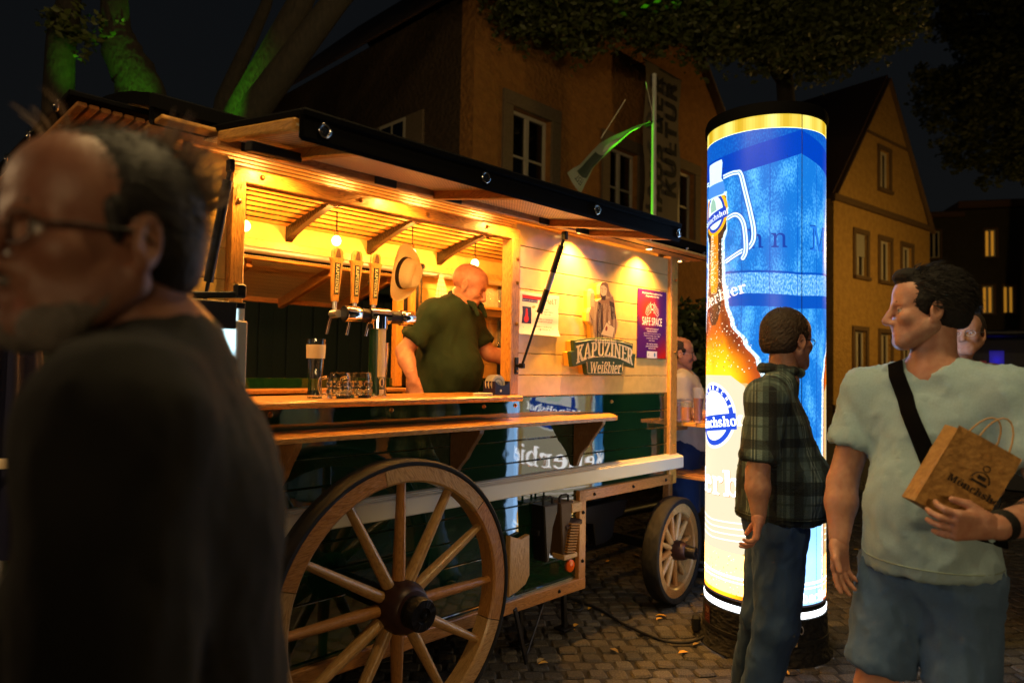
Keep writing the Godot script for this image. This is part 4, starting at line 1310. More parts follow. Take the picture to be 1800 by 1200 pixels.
	obj("top_panel", mb().box(Vector3(0, 1.68, 0), Vector3(0.362, 0.02, 0.34), 0.003), M.black, fr)
	obj("header_band", mb().box(Vector3(0, 1.645, 0.186), Vector3(0.28, 0.085, 0.028), 0.003), plain(Color(0.13, 0.12, 0.11), 0.5), fr)
	obj("bottom_panel", mb().box(Vector3(0, 0.06, 0.0), Vector3(0.32, 0.10, 0.33), 0.003), M.black, fr)
	obj("door_glass", mb().box(Vector3(0, 0.86, 0.186), Vector3(0.28, 1.48, 0.006)), M.glass, fr)
	for k in 4:
		obj("wire_shelf", mb().box(Vector3(0, 0.30 + 0.34 * k, 0), Vector3(0.31, 0.008, 0.28)), M.white_paint, fr)
	obj("lamp_tube", mb().tube([Vector3(-0.12, 1.60, 0.10), Vector3(0.12, 1.60, 0.10)], 0.014, 10), glow(Color(0.75, 0.90, 1.0), 5.0), fr)
	obj("lamp_back_panel", mb().box(Vector3(0, 0.92, -0.139), Vector3(0.30, 1.32, 0.006)), glow(Color(0.70, 0.86, 1.0), 1.1), fr)
	lamp_omni("cooler_light", Vector3(0, 1.45, 0.06), Color(0.72, 0.88, 1.0), 0.25, 0.06, fr)
	obj("door_closer", mb().bar(Vector3(0.0, 1.70, 0.14), Vector3(0.175, 1.715, 0.17), 0.02, 0.025).box(Vector3(0.16, 1.725, 0.17), Vector3(0.035, 0.045, 0.03), 0.006), M.black, fr)
	# wheel chocks hung on the side
	var cp := PackedVector2Array([Vector2(-0.055, 0.29), Vector2(0.055, 0.29), Vector2(0.052, 0.245), Vector2(0.018, 0.17), Vector2(0.012, 0.12), Vector2(-0.008, 0.0), Vector2(-0.03, 0.0)])
	for k in 2:
		var c := thing("wheel_chock", ["black wheel chock hanging in its holder beside the tan board", "tan ribbed wheel chock strapped beside the orange reflector"][k], "wheel chock", at(2.70 + 0.115 * k, 0.50, 0.055 + 0.012 * k), "wheel chocks on the wagon side")
		obj("wedge", mb().prism(cp, -0.045, 0.045, Transform3D.IDENTITY, 0.006), M.black if k == 0 else plain(Color(0.30, 0.21, 0.12), 0.6), c)
		obj("grip", mb().tube([Vector3(-0.035, 0.285, 0.02), Vector3(-0.035, 0.32, 0.02), Vector3(-0.02, 0.326, 0.02), Vector3(0.02, 0.326, 0.02), Vector3(0.035, 0.32, 0.02), Vector3(0.035, 0.285, 0.02)], 0.006, 8), M.rubber, c)
		if k == 1:
			var tan := plain(Color(0.62, 0.42, 0.16), 0.5)
			for i in 11:
				obj("rib", mb().box(Vector3(0.016 + 0.0035 * i, 0.030 + 0.014 * i, 0.014), Vector3(0.072, 0.009, 0.100), 0.002, Basis(Vector3(0, 0, 1), -0.15)), tan, c)
			obj("holder_foot", mb().box(Vector3(0.015, 0.008, 0.02), Vector3(0.11, 0.026, 0.085), 0.003), M.ash_x, c)
			obj("holder_block", mb().box(Vector3(0.075, 0.255, 0.01), Vector3(0.085, 0.05, 0.08), 0.003), M.ash_x, c)
			obj("strap", mb().box(Vector3(0.055, 0.165, 0.0), Vector3(0.14, 0.026, 0.105), 0.006, Basis(Vector3(0, 0, 1), 0.12)), plain(Color(0.20, 0.10, 0.05), 0.6), c)
		else:
			obj("holder_arm", mb().box(Vector3(-0.04, 0.15, -0.01), Vector3(0.05, 0.03, 0.06), 0.003), M.black, c)


func smooth_normals(m: MB) -> void:
	var acc := {}
	for i in range(0, m.ix.size(), 3):
		var a := m.v[m.ix[i]]
		var b := m.v[m.ix[i + 1]]
		var c := m.v[m.ix[i + 2]]
		var nn := (c - a).cross(b - a)
		for p in [a, b, c]:
			var k := Vector3i((p * 20000.0).round())
			acc[k] = acc.get(k, Vector3.ZERO) + nn
	for i in m.v.size():
		var q: Vector3 = acc.get(Vector3i((m.v[i] * 20000.0).round()), Vector3.UP)
		m.n[i] = q.normalized() if q.length_squared() > 1e-20 else Vector3.UP


# ---- signs and papers on the cream planks ----
func build_signs() -> void:
	var t := thing("brewery_sign", "green shield sign with a brown carved monk raising a beer glass", "sign", at(3.20, 1.60, 0.0))
	var monk := PackedVector2Array([Vector2(-0.098, 0.074), Vector2(-0.108, 0.145), Vector2(-0.142, 0.169), Vector2(-0.145, 0.221), Vector2(-0.133, 0.247), Vector2(-0.138, 0.312), Vector2(-0.135, 0.344), Vector2(-0.123, 0.355), Vector2(-0.101, 0.346), Vector2(-0.092, 0.296), Vector2(-0.081, 0.287), Vector2(-0.055, 0.296), Vector2(-0.036, 0.307), Vector2(-0.050, 0.332), Vector2(-0.053, 0.378), Vector2(-0.030, 0.400), Vector2(0.005, 0.409), Vector2(0.032, 0.397), Vector2(0.048, 0.355), Vector2(0.083, 0.331), Vector2(0.100, 0.299), Vector2(0.113, 0.218), Vector2(0.137, 0.172), Vector2(0.126, 0.131), Vector2(0.110, 0.103), Vector2(0.105, 0.060), Vector2(-0.098, 0.060)])
	var K := 1000.0
	var C := Canvas.new(640, 800, Color(0.74, 0.62, 0.47), self)   # 0.32 m x 0.40 m, from (-0.16, 0.02)
	var q := func(x: float, y: float) -> Vector2: return Vector2((x + 0.16) * 2.0 * K, 800.0 - (y - 0.02) * 2.0 * K)
	var ql := func(a: Array) -> Array: return a.map(func(e): return q.call(e[0], e[1]))
	var dk := Color(0.24, 0.14, 0.09)
	var md := Color(0.60, 0.45, 0.32)
	var lt := Color(0.90, 0.80, 0.64)
	C.poly(PackedVector2Array(ql.call([[-0.036, 0.307], [0.03, 0.31], [0.083, 0.331], [0.113, 0.218], [0.12, 0.06], [-0.098, 0.06], [-0.07, 0.24]])), md)
	C.poly(PackedVector2Array(ql.call([[-0.06, 0.29], [-0.02, 0.27], [-0.01, 0.06], [-0.075, 0.06]])), dk)
	C.poly(PackedVector2Array(ql.call([[0.045, 0.30], [0.095, 0.29], [0.11, 0.20], [0.07, 0.19]])), dk)
	C.oval(q.call(-0.012, 0.360), 62, 76, lt)
	C.poly(PackedVector2Array(ql.call([[-0.05, 0.375], [-0.03, 0.402], [0.006, 0.411], [0.034, 0.398], [0.05, 0.355], [0.06, 0.32], [0.02, 0.325], [0.024, 0.37], [-0.01, 0.388]])), md)
	C.poly(PackedVector2Array(ql.call([[-0.045, 0.335], [-0.02, 0.322], [0.012, 0.328], [0.006, 0.300], [-0.028, 0.298]])), dk)
	C.stroke(ql.call([[-0.036, 0.365], [-0.022, 0.366]]), 6, dk)
	C.stroke(ql.call([[-0.002, 0.364], [0.010, 0.364]]), 6, dk)
	C.stroke(ql.call([[-0.022, 0.362], [-0.028, 0.345], [-0.020, 0.342]]), 5, dk)
	C.poly(PackedVector2Array(ql.call([[-0.135, 0.340], [-0.099, 0.344], [-0.103, 0.256], [-0.127, 0.255]])), Color(0.86, 0.75, 0.54))
	C.poly(PackedVector2Array(ql.call([[-0.136, 0.352], [-0.098, 0.352], [-0.099, 0.330], [-0.134, 0.328]])), Color(0.95, 0.90, 0.78))
	for i in 4:
		C.stroke(ql.call([[-0.134, 0.295 - 0.012 * i], [-0.094, 0.293 - 0.012 * i]]), 9, lt)
	for i in 26:
		var f := i / 25.0
		C.stroke(ql.call([[-0.09 + 0.19 * f, 0.285 - 0.05 * absf(f - 0.5)], [-0.095 + 0.20 * f + 0.012 * sin(i * 2.1), 0.18], [-0.09 + 0.20 * f, 0.07]]), 4.5, dk if i % 2 else lt)
	for i in 6:
		C.stroke(ql.call([[-0.143 + 0.006 * i, 0.215 - 0.006 * i], [-0.115, 0.175 - 0.010 * i], [-0.085, 0.17 - 0.014 * i]]), 3, dk)
	C.poly(PackedVector2Array(ql.call([[0.019, 0.172], [0.103, 0.144], [0.082, 0.085], [-0.034, 0.097]])), lt)
	C.stroke(ql.call([[0.019, 0.172], [0.103, 0.144], [0.082, 0.085], [-0.034, 0.097], [0.019, 0.172]]), 4, dk)
	C.oval(q.call(0.02, 0.135), 20, 30, Color(0.58, 0.20, 0.10), 0.3)
	C.oval(q.call(0.045, 0.168), 24, 30, lt)
	C.stroke(ql.call([[0.03, 0.172], [0.045, 0.160], [0.06, 0.158]]), 4, dk)
	var ml := []
	for e in monk: ml.append(q.call(e.x, e.y))
	ml.append(ml[0])
	C.stroke(ml, 7, dk)
	var mm := plain(Color(1, 1, 1), 0.6)
	mm.albedo_texture = C.texture(640, 800)
	var m1 := mb()
	m1.uvr = Rect2(-0.16, 0.02, 0.32, 0.40)
	obj("monk_figure", m1.prism(monk, 0.030, 0.052, Transform3D.IDENTITY, 0.002), mm, t)
	var yel := plain(Color(0.92, 0.72, 0.25), 0.4)
	obj("backing_board", mb().prism(Geometry2D.offset_polygon(monk, -0.004)[0], 0.001, 0.0295), yel, t)
	var ban := PackedVector2Array([Vector2(-0.291, 0.054), Vector2(-0.201, 0.067), Vector2(-0.103, 0.076), Vector2(0.0, 0.079), Vector2(0.133, 0.074), Vector2(0.277, 0.056), Vector2(0.268, -0.002), Vector2(0.305, -0.007), Vector2(0.289, -0.091), Vector2(0.182, -0.072), Vector2(0.172, -0.128), Vector2(0.160, -0.136), Vector2(-0.160, -0.136), Vector2(-0.174, -0.128), Vector2(-0.187, -0.072), Vector2(-0.299, -0.092), Vector2(-0.318, -0.009), Vector2(-0.284, -0.003)])
	var gr := plain(Color(0.23, 0.33, 0.17), 0.5)
	obj("banner_backing", mb().prism(Geometry2D.offset_polygon(ban, -0.004)[0], 0.001, 0.0375), yel, t)
	obj("banner_board", mb().prism(ban, 0.038, 0.064, Transform3D.IDENTITY, 0.002), gr, t)
	var cr := plain(Color(0.95, 0.90, 0.76), 0.6)
	var line := func(pts: Array, r: float) -> void:
		obj("gold_line", mb().tube(pts.map(func(e): return Vector3(e[0], e[1], 0.065)), r, 6), cr, t)
	line.call([[-0.276, 0.044], [-0.15, 0.061], [0.0, 0.068], [0.15, 0.061], [0.264, 0.046]], 0.0016)
	line.call([[-0.268, -0.052], [-0.18, -0.038], [0.0, -0.028], [0.18, -0.038], [0.258, -0.052]], 0.0016)
	line.call([[-0.176, -0.062], [-0.165, -0.126], [0.163, -0.126], [0.172, -0.060]], 0.0016)
	var arch := func(p: Vector3) -> Vector3: return Vector3(p.x, p.y * (1.0 + 0.5 * absf(p.x) / 0.25 * 0.4) - 0.35 * p.x * p.x * 1.2, p.z)
	var w1 := obj("lettering", text_mesh("KAPUZINER", 0.099, 0.003, true, true, arch), cr, t)
	w1.transform = Transform3D(Basis.IDENTITY.scaled(Vector3(0.90, 1.12, 1)), Vector3(0, 0.014, 0.0655))
	var w2 := obj("lettering", text_mesh("Weißbier", 0.085, 0.003, false, true, func(p): return Vector3(p.x + 0.18 * p.y, p.y, p.z)), cr, t)
	w2.transform = Transform3D(Basis.IDENTITY.scaled(Vector3(0.78, 1.05, 1)), Vector3(0, -0.095, 0.0655))
	var w3 := obj("lettering", text_mesh("K u l m b a c h e r", 0.024, 0.002, true, true, func(p): return Vector3(p.x, p.y - 0.22 * p.x * p.x, p.z)), cr, t)
	w3.position = Vector3(0, 0.064, 0.0655)
	# tall violet and orange poster
	var s := Canvas.new(320, 440, Color(0.36, 0.10, 0.42), self)
	for y in 110:
		for x in 80:
			var fx := x / 80.0
			var fy := y / 110.0
			var c := Color(0.30, 0.12, 0.46)
			c = c.lerp(Color(0.84, 0.22, 0.16), clampf(1.25 - Vector2((fx - 0.35) * 1.3, (fy - 0.30) * 1.9).length() * 2.0, 0, 1))
			c = c.lerp(Color(0.80, 0.15, 0.12), clampf((fx * 0.6 + fy - 1.12) * 2.6, 0, 1))
			c = c.lerp(Color(0.26, 0.17, 0.52), clampf((fx - 0.62) * 2.6, 0, 1) * clampf(1.3 - fy * 1.3, 0, 1))
			s.im.fill_rect(Rect2i(x * 4, y * 4, 4, 4), c)
	var wh := Color(0.98, 0.94, 0.94)
	for i in 2:
		s.words(["Awareness-Team auf dem Platz", "Ansprechbar für alle"][i], Transform2D(0, Vector2(160, 24 + 18 * i)), 15, wh)
	s.oval(Vector2(160, 108), 18, 18, wh)
	s.oval(Vector2(160, 108), 14, 14, Color(0.80, 0.24, 0.22))
	for sd in [-1.0, 1.0]:
		for k in 4:
			s.stroke([Vector2(160 + sd * (20 + 14 * k), 78 + 12 * k), Vector2(160 + sd * (28 + 15 * k), 130 + 8 * k), Vector2(160 + sd * (22 + 10 * k), 150 + 7 * k)], 3.6, wh)
	s.stroke([Vector2(142, 150), Vector2(146, 128), Vector2(174, 128), Vector2(178, 150)], 3.6, wh)
	s.words("SAFE SPACE", Transform2D(Vector2(0.86, 0), Vector2(0, 1.5), Vector2(160, 205)), 47, wh)
	for i in 6:
		s.words(["Fühlst du dich unwohl?", "Brauchst du Hilfe?", "Sprich uns an, wir hören zu und", "helfen dir weiter, ohne Fragen", "zu stellen. Du bist hier", "nicht allein."][i], Transform2D(0, Vector2(160, 252 + 15 * i)), 13, wh, i < 2)
	for i in 3:
		s.words(["Wir sind für dich da", "jeden Abend am Platz", "18 bis 24 Uhr"][i], Transform2D(0, Vector2(160, 350 + 14 * i)), 13, wh)
	s.im.fill_rect(Rect2i(104, 396, 112, 44), Color(0.88, 0.90, 0.93))
	s.oval(Vector2(190, 418), 9, 14, Color(0.35, 0.55, 0.75))
	s.stroke([Vector2(118, 412), Vector2(122, 426), Vector2(128, 408)], 2, Color(0.4, 0.5, 0.6))
	var sm := plain(Color(1, 1, 1), 0.25)
	sm.albedo_texture = s.texture(320, 440)
	var sb := mb()
	sb.uvr = Rect2(3.606, 1.574, 0.334, 0.440)
	var po := obj("event_poster", sb.prism(PackedVector2Array([Vector2(3.606, 1.574), Vector2(3.940, 1.574), Vector2(3.940, 2.014), Vector2(3.606, 2.014)]), 0.001, 0.006), sm)
	po.transform = TR
	tag(po, "violet and orange SAFE SPACE poster on the cream planks", "poster")
	# creased white notice
	var n := Canvas.new(240, 180, Color(0.93, 0.92, 0.90), self)
	n.im.fill_rect(Rect2i(14, 14, 128, 14), Color(0.80, 0.14, 0.10))
	n.im.fill_rect(Rect2i(14, 28, 96, 14), Color(0.20, 0.22, 0.50))
	n.words("Jugendschutz, wir halten uns dran", Transform2D(0, Vector2(62, 35)), 6, Color(0.9, 0.9, 0.95))
	n.words("HaLT", Transform2D(0, Vector2(186, 30)), 32, Color(0.32, 0.22, 0.20), false)
	n.oval(Vector2(146, 32), 6, 9, Color(0.82, 0.12, 0.08))
	n.im.fill_rect(Rect2i(18, 62, 56, 72), Color(0.14, 0.15, 0.34))
	n.oval(Vector2(45, 114), 15, 15, Color(0.82, 0.15, 0.15))
	n.poly(PackedVector2Array([Vector2(40, 70), Vector2(50, 70), Vector2(54, 104), Vector2(36, 104)]), Color(0.82, 0.15, 0.15))
	for i in 9:
		n.words(["Liebe Gäste,", "Alkohol nur gegen Ausweis", "unter 16 kein Bier", "", "Wir bitten um Verständnis", "Das Team am Ausschank", "", "Weitere Auskünfte erteilt", "die Stadtverwaltung"][i], Transform2D(0, Vector2(150, 66 + 11 * i)), 9, Color(0.45, 0.45, 0.48), false)
	n.stroke([Vector2(120, 162), Vector2(126, 152)], 4, Color(0.2, 0.3, 0.5))
	var nm := plain(Color(1, 1, 1), 0.45)
	nm.albedo_texture = n.texture(240, 180)
	var nb := mb()
	for i in 9:
		for j in 7:
			var fu := i / 8.0
			var fv := j / 6.0
			nb.put(Vector3(2.53 + 0.316 * fu, 1.895 - 0.222 * fv, 0.006 + 0.004 * sin(fu * 9.0 + fv * 4.0) + (0.006 if j == 6 else 0.0) + 0.003 * sin(fv * 14.0)), Vector3(0, 0, 1), Vector2(fu, fv))
	for i in 8:
		for j in 6:
			var b := i * 7 + j
			nb.face(b, b + 1, b + 7); nb.face(b + 7, b + 1, b + 8)
	smooth_normals(nb)
	var no := obj("paper_notice", nb, nm)
	no.transform = TR
	tag(no, "creased white paper notice with red and blue header behind the strut", "notice")


# ---- the houses round the square ----
func window_on(parent: Node, c: Vector2, size: Vector2, mats: Dictionary, bars: int, blind := 0.0, lit: Material = null, reveal := 0.10) -> void:  # on a facade whose face is z = 0, outward +z
	var w := part("window", parent, Transform3D(Basis.IDENTITY, Vector3(c.x, c.y, 0)))
	var h := size * 0.5
	var t: float = mats.trim
	var sur := mb()
	sur.box(Vector3(0, h.y + t * 0.5, 0.02), Vector3(size.x + 2 * t, t, 0.06), 0.006)
	sur.box(Vector3(-h.x - t * 0.5, 0, 0.018), Vector3(t, size.y, 0.05), 0.006)
	sur.box(Vector3(h.x + t * 0.5, 0, 0.018), Vector3(t, size.y, 0.05), 0.006)
	obj("surround", sur, mats.stone, w)
	obj("sill", mb().box(Vector3(0, -h.y - t * 0.4, 0.04), Vector3(size.x + 2 * t, t * 0.8, 0.11), 0.008), mats.stone, w)
	var f := 0.055
	var fr := mb()
	fr.box(Vector3(0, h.y - f / 2, -reveal), Vector3(size.x, f, 0.05), 0.004)
	fr.box(Vector3(0, -h.y + f / 2, -reveal), Vector3(size.x, f, 0.05), 0.004)
	fr.box(Vector3(-h.x + f / 2, 0, -reveal), Vector3(f, size.y - 2 * f, 0.05), 0.004)
	fr.box(Vector3(h.x - f / 2, 0, -reveal), Vector3(f, size.y - 2 * f, 0.05), 0.004)
	fr.box(Vector3(0, 0, -reveal + 0.004), Vector3(0.085, size.y - 2 * f, 0.05), 0.004)
	obj("frame", fr, mats.frame, w)
	for s in [-1.0, 1.0]:
		for k in bars:
			var y := -h.y + size.y * (k + 1.0) / (bars + 1.0)
			obj("glazing_bar", mb().box(Vector3(s * (h.x - f + 0.0425) * 0.5, y, -reveal), Vector3(h.x - f - 0.0425, 0.035, 0.03), 0.003), mats.frame, w)
		obj("pane", mb().box(Vector3(s * (h.x - f + 0.0425) * 0.5, 0, -reveal - 0.012), Vector3(h.x - f - 0.0425, size.y - 2 * f, 0.006)), lit if lit else mats.pane, w)
	if blind > 0.0:
		var bh := size.y * blind
		for i in int(bh / 0.06):
			obj("blind_slat", mb().box(Vector3(0, h.y - 0.03 - 0.06 * i, -reveal * 0.5), Vector3(size.x - 0.02, 0.056, 0.012), 0.002), mats.blind, w)


func wall_with_holes(outline: PackedVector2Array, holes: Array, depth: float) -> MB:  # facade in x-y with openings, face at z = 0
	var m := mb()
	var xs := []
	for q in outline: xs.append(q.x)
	var lo: float = xs.min()
	var hi: float = xs.max()
	for h in holes:
		xs.append(h.position.x); xs.append(h.end.x)
	xs.sort()
	for i in xs.size() - 1:   # vertical strips, each cut at the openings
		if xs[i + 1] - xs[i] < 0.001: continue
		var xm: float = (xs[i] + xs[i + 1]) * 0.5
		var cuts := []
		for h in holes:
			if xm > h.position.x and xm < h.end.x: cuts.append([h.position.y, h.end.y])
		cuts.sort_custom(func(a, b): return a[0] < b[0])
		var strip := PackedVector2Array([Vector2(xs[i], -1), Vector2(xs[i + 1], -1), Vector2(xs[i + 1], 60), Vector2(xs[i], 60)])
		for p in Geometry2D.intersect_polygons(outline, strip):
			var y0 := -1.0
			for c in cuts + [[60.0, 60.0]]:
				var band := PackedVector2Array([Vector2(lo - 1, y0), Vector2(hi + 1, y0), Vector2(hi + 1, c[0]), Vector2(lo - 1, c[0])])
				for q in Geometry2D.intersect_polygons(p, band):
					m.prism(q, -depth, 0.0)
				y0 = c[1]
	return m


func build_square() -> void:
	var plaster := noise_tex(41, 0.02, 5, [Color(0.86, 0.85, 0.83), Color(1, 1, 1)], 512)
	var rough := noise_tex(42, 0.09, 3, [], 256, false, 6.0)
	var wall := func(c: Color) -> StandardMaterial3D: return bumpy(mapped(c, plaster, Vector3(0.35, 0.35, 0.35), 0.9), rough, 0.35)
	var stone := mapped(Color(0.46, 0.40, 0.32), plaster, Vector3(1.1, 1.1, 1.1), 0.85)
	var tilecol := mapped(Color(0.34, 0.25, 0.20), plaster, Vector3(0.8, 0.8, 0.8), 0.85)
	var pane := plain(Color(0.02, 0.022, 0.025), 0.04)
	pane.metallic_specular = 0.7
	var frame := plain(Color(0.72, 0.69, 0.62), 0.5)
	var blind := plain(Color(0.62, 0.60, 0.55), 0.6)
	var mats := {"stone": stone, "frame": frame, "pane": pane, "blind": blind, "trim": 0.16}
	# ochre gabled house behind the wagon
	var ho := thing("ochre_house", "ochre plastered gabled house behind the wagon with pale casement windows", "house", TR * Transform3D(Basis.IDENTITY, Vector3(10.45, 0, -5.0)))
	var gab := PackedVector2Array([Vector2(-3.78, 0), Vector2(3.78, 0), Vector2(3.78, 7.15), Vector2(0, 10.95), Vector2(-3.78, 7.15)])
	var wins := [Vector2(-2.51, 4.87), Vector2(0.02, 4.90), Vector2(2.16, 4.98), Vector2(-2.51, 1.7), Vector2(2.16, 1.7)]
	var holes := []
	for w in wins: holes.append(Rect2(w - Vector2(0.46, 0.72), Vector2(0.92, 1.44)))
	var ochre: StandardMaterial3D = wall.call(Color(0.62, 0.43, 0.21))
	obj("wall", wall_with_holes(gab, holes, 0.30), ochre, ho)
	obj("side_wall", mb().box(Vector3(-3.63, 3.57, -4.8), Vector3(0.30, 7.15, 9.0)).box(Vector3(3.63, 3.57, -4.8), Vector3(0.30, 7.15, 9.0)), wall.call(Color(0.28, 0.22, 0.15)), ho)  # browner than the front: shade of the unlit side put into the colour
	var ms := {"stone": stone, "frame": frame, "pane": pane, "blind": blind, "trim": 0.22}
	for w in wins: window_on(ho, w, Vector2(0.92, 1.44), ms, 1, 0.0, null, 0.13)
	for k in 3:
		var wl := part("window_bay", ho, Transform3D(Basis(Vector3.UP, -PI / 2), Vector3(-3.781, 0, -2.0 - 2.6 * k)))
		obj("shutter", mb().box(Vector3(-0.62, 4.9, 0.03), Vector3(0.46, 1.4, 0.05), 0.01).box(Vector3(0.62, 4.9, 0.03), Vector3(0.46, 1.4, 0.05), 0.01), stone, wl)
		obj("frame", mb().box(Vector3(0, 4.9, 0.02), Vector3(0.76, 1.4, 0.04), 0.01), frame, wl)
		obj("pane", mb().box(Vector3(-0.17, 4.9, 0.043), Vector3(0.28, 1.26, 0.012)).box(Vector3(0.17, 4.9, 0.043), Vector3(0.28, 1.26, 0.012)), pane, wl)
	for s in [-1.0, 1.0]:
		var rt := part("roof", ho)
		var a := Vector3(0, 11.1, 0)
		var b := Vector3(s * 4.05, 7.02, 0)
		for i in 26:   # rows of tiles, visible along the verge
			var p := a.lerp(b, (i + 0.5) / 26.0)
			obj("tile_row", mb().box(p + Vector3(0, 0.02, -4.55), Vector3(0.25, 0.035, 9.4), 0.006, Basis(Vector3(0, 0, 1), s * -0.80)), tilecol, rt)
		obj("verge_board", mb().bar(a + Vector3(0, -0.10, 0.10), b + Vector3(0, -0.10, 0.10), 0.18, 0.05, 0.005, Vector3(0, 0, 1)), stone, rt)
	# white cloth banner hung before its front
	var bn := thing("cloth_banner", "pale cloth banner with dark upright lettering on the ochre house", "banner", TR * Transform3D(Basis.IDENTITY, Vector3(11.2, 4.9, -4.72)))
	var cl := mb()
	for i in 5:
		for j in 17:
			var fv := j / 16.0
			cl.put(Vector3(lerpf(-0.62, 0.62, i / 4.0) + 0.28 * (1 - fv) * 0.0, 2.35 - 3.2 * fv, 0.10 + 0.03 * sin(i * 2.0 + j * 0.7)), Vector3(0, 0, 1))
	for i in 4:
		for j in 16:
			var b := i * 17 + j
			cl.face(b, b + 1, b + 17); cl.face(b + 17, b + 1, b + 18)
	smooth_normals(cl)
	obj("cloth", cl, plain(Color(0.42, 0.39, 0.35), 0.85), bn)
	for k in 2:
		var o := obj("lettering", text_mesh(["HAUS DER", "KULTUR"][k], 0.62, 0.01, true), plain(Color(0.03, 0.03, 0.03), 0.8), bn)
		o.transform = Transform3D(Basis(Vector3(0, 0, 1), PI / 2).scaled_local(Vector3(0.98, 0.85, 1)), Vector3(-0.24 + 0.50 * k, 0.75 + 0.30 * k, 0.145))
	obj("rod", mb().tube([Vector3(-0.66, 2.36, 0.10), Vector3(0.66, 2.36, 0.10)], 0.02, 8), M.iron, bn)
	obj("stay", mb().tube([Vector3(-0.5, 2.36, 0.10), Vector3(-0.5, 2.40, -0.28)], 0.014, 6).tube([Vector3(0.5, 2.36, 0.10), Vector3(0.5, 2.40, -0.28)], 0.014, 6), M.iron, bn)
	# yellow house with the steep gable
	var DB := Basis(Vector3(0.788, 0, -0.6157), Vector3.UP, Vector3(0.6157, 0, 0.788))
	var hy := thing("yellow_house", "yellow plastered house with steep pointed gable under the street light", "house", Transform3D(DB, Vector3(8.13, 0, -17.24)))
	var yg := PackedVector2Array([Vector2(0, 0), Vector2(5.98, 0), Vector2(5.98, 5.95), Vector2(3.12, 9.85), Vector2(0.02, 5.95)])
	var yw := [[2.88, 7.22, 0.62, 1.10, 0.0], [1.48, 4.66, 0.66, 1.14, 0.55], [2.92, 4.66, 0.66, 1.14, 0.0], [4.33, 4.66, 0.66, 1.14, 0.0], [1.42, 2.06, 0.66, 1.14, 0.0], [2.92, 2.06, 0.66, 1.14, 0.0], [4.33, 2.06, 0.66, 1.14, 0.4]]
	var yh := []
	for w in yw: yh.append(Rect2(w[0] - w[2] / 2, w[1] - w[3] / 2, w[2], w[3]))
	var yellow: StandardMaterial3D = wall.call(Color(0.70, 0.55, 0.28))
	obj("wall", wall_with_holes(yg, yh, 0.30), yellow, hy)
	var my := {"stone": mapped(Color(0.40, 0.31, 0.20), plaster, Vector3(1.1, 1.1, 1.1), 0.85), "frame": frame, "pane": pane, "blind": blind, "trim": 0.12}
	for w in yw: window_on(hy, Vector2(w[0], w[1]), Vector2(w[2], w[3]), my, 0, w[4])
	obj("side_wall", mb().box(Vector3(0.16, 2.97, -2.7), Vector3(0.30, 5.94, 4.8)).box(Vector3(5.82, 2.97, -2.7), Vector3(0.30, 5.94, 4.8)), yellow, hy)
	obj("cornice", mb().box(Vector3(2.99, 5.98, 0.05), Vector3(6.15, 0.16, 0.12), 0.02), my.stone, hy)
	obj("cornice", mb().box(Vector3(3.13, 8.10, 0.025), Vector3(2.55, 0.06, 0.07), 0.01), my.stone, hy)
	obj("plinth", mb().box(Vector3(2.99, 0.35, 0.03), Vector3(6.04, 0.7, 0.08), 0.01), my.stone, hy)
	for s in [-1.0, 1.0]:
		var rt := part("roof", hy)
		var a := Vector3(3.12, 9.95, 0)
		var b := Vector3(3.06 + s * 3.15, 5.92, 0)
		var ang := atan2(b.y - a.y, b.x - a.x)
		for i in 22:
			obj("tile_row", mb().box(a.lerp(b, (i + 0.5) / 22.0) + Vector3(0, 0.05, -2.6), Vector3(0.27, 0.035, 5.2), 0.006, Basis(Vector3(0, 0, 1), ang)), tilecol, rt)
		obj("verge_board", mb().bar(a + Vector3(0, -0.06, 0.04), b + Vector3(0, -0.06, 0.04), 0.12, 0.04, 0.005, Vector3(0, 0, 1)), my.stone, rt)
	# plain dark block beyond, a few windows lit
	var bk := thing("dark_block", "dark flat-fronted block far behind with three lit yellow windows", "building", Transform3D(Basis(Vector3.UP, -0.25), Vector3(20.5, 0, -26.5)))
	var kw := [Vector2(-1.62, 6.75), Vector2(-1.72, 4.5), Vector2(-1.0, 4.5), Vector2(-3.6, 4.5), Vector2(-3.6, 6.75), Vector2(0.8, 6.75), Vector2(0.8, 4.5), Vector2(2.4, 4.5)]
	var kh := []
	for w in kw: kh.append(Rect2(w - Vector2(0.2, 0.55), Vector2(0.4, 1.1)))
	var dark: StandardMaterial3D = wall.call(Color(0.22, 0.20, 0.15))
	obj("wall", wall_with_holes(PackedVector2Array([Vector2(-5.6, 0), Vector2(6, 0), Vector2(6, 8.1), Vector2(-2.6, 8.1), Vector2(-2.6, 7.8), Vector2(-5.6, 7.8)]), kh, 0.3), dark, bk)
	obj("roof", mb().box(Vector3(1.7, 8.3, -3), Vector3(9.0, 0.3, 6.4), 0.05).box(Vector3(-4.1, 7.95, -3), Vector3(3.2, 0.25, 6.2), 0.05), tilecol, bk)
	var lit := glow(Color(1.0, 0.70, 0.22), 0.22)
	var mk := {"stone": my.stone, "frame": frame, "pane": pane, "blind": blind, "trim": 0.06}
	for i in kw.size(): window_on(bk, kw[i], Vector2(0.4, 1.1), mk, 0, 0.0, lit if i < 3 else null)
	obj("back_wall", mb().box(Vector3(0.2, 3.9, -0.9), Vector3(11.4, 7.7, 0.1)), M.black, bk)
	# stand with a blue screen far to the right
	var sd := thing("screen_stand", "dark festival stand with a small glowing blue screen", "stand", Transform3D(Basis(Vector3.UP, -0.55), Vector3(6.75, 0, -9.1)))
	obj("counter", mb().box(Vector3(0, 0.5, 0), Vector3(1.5, 1.0, 0.5), 0.02), M.black, sd)
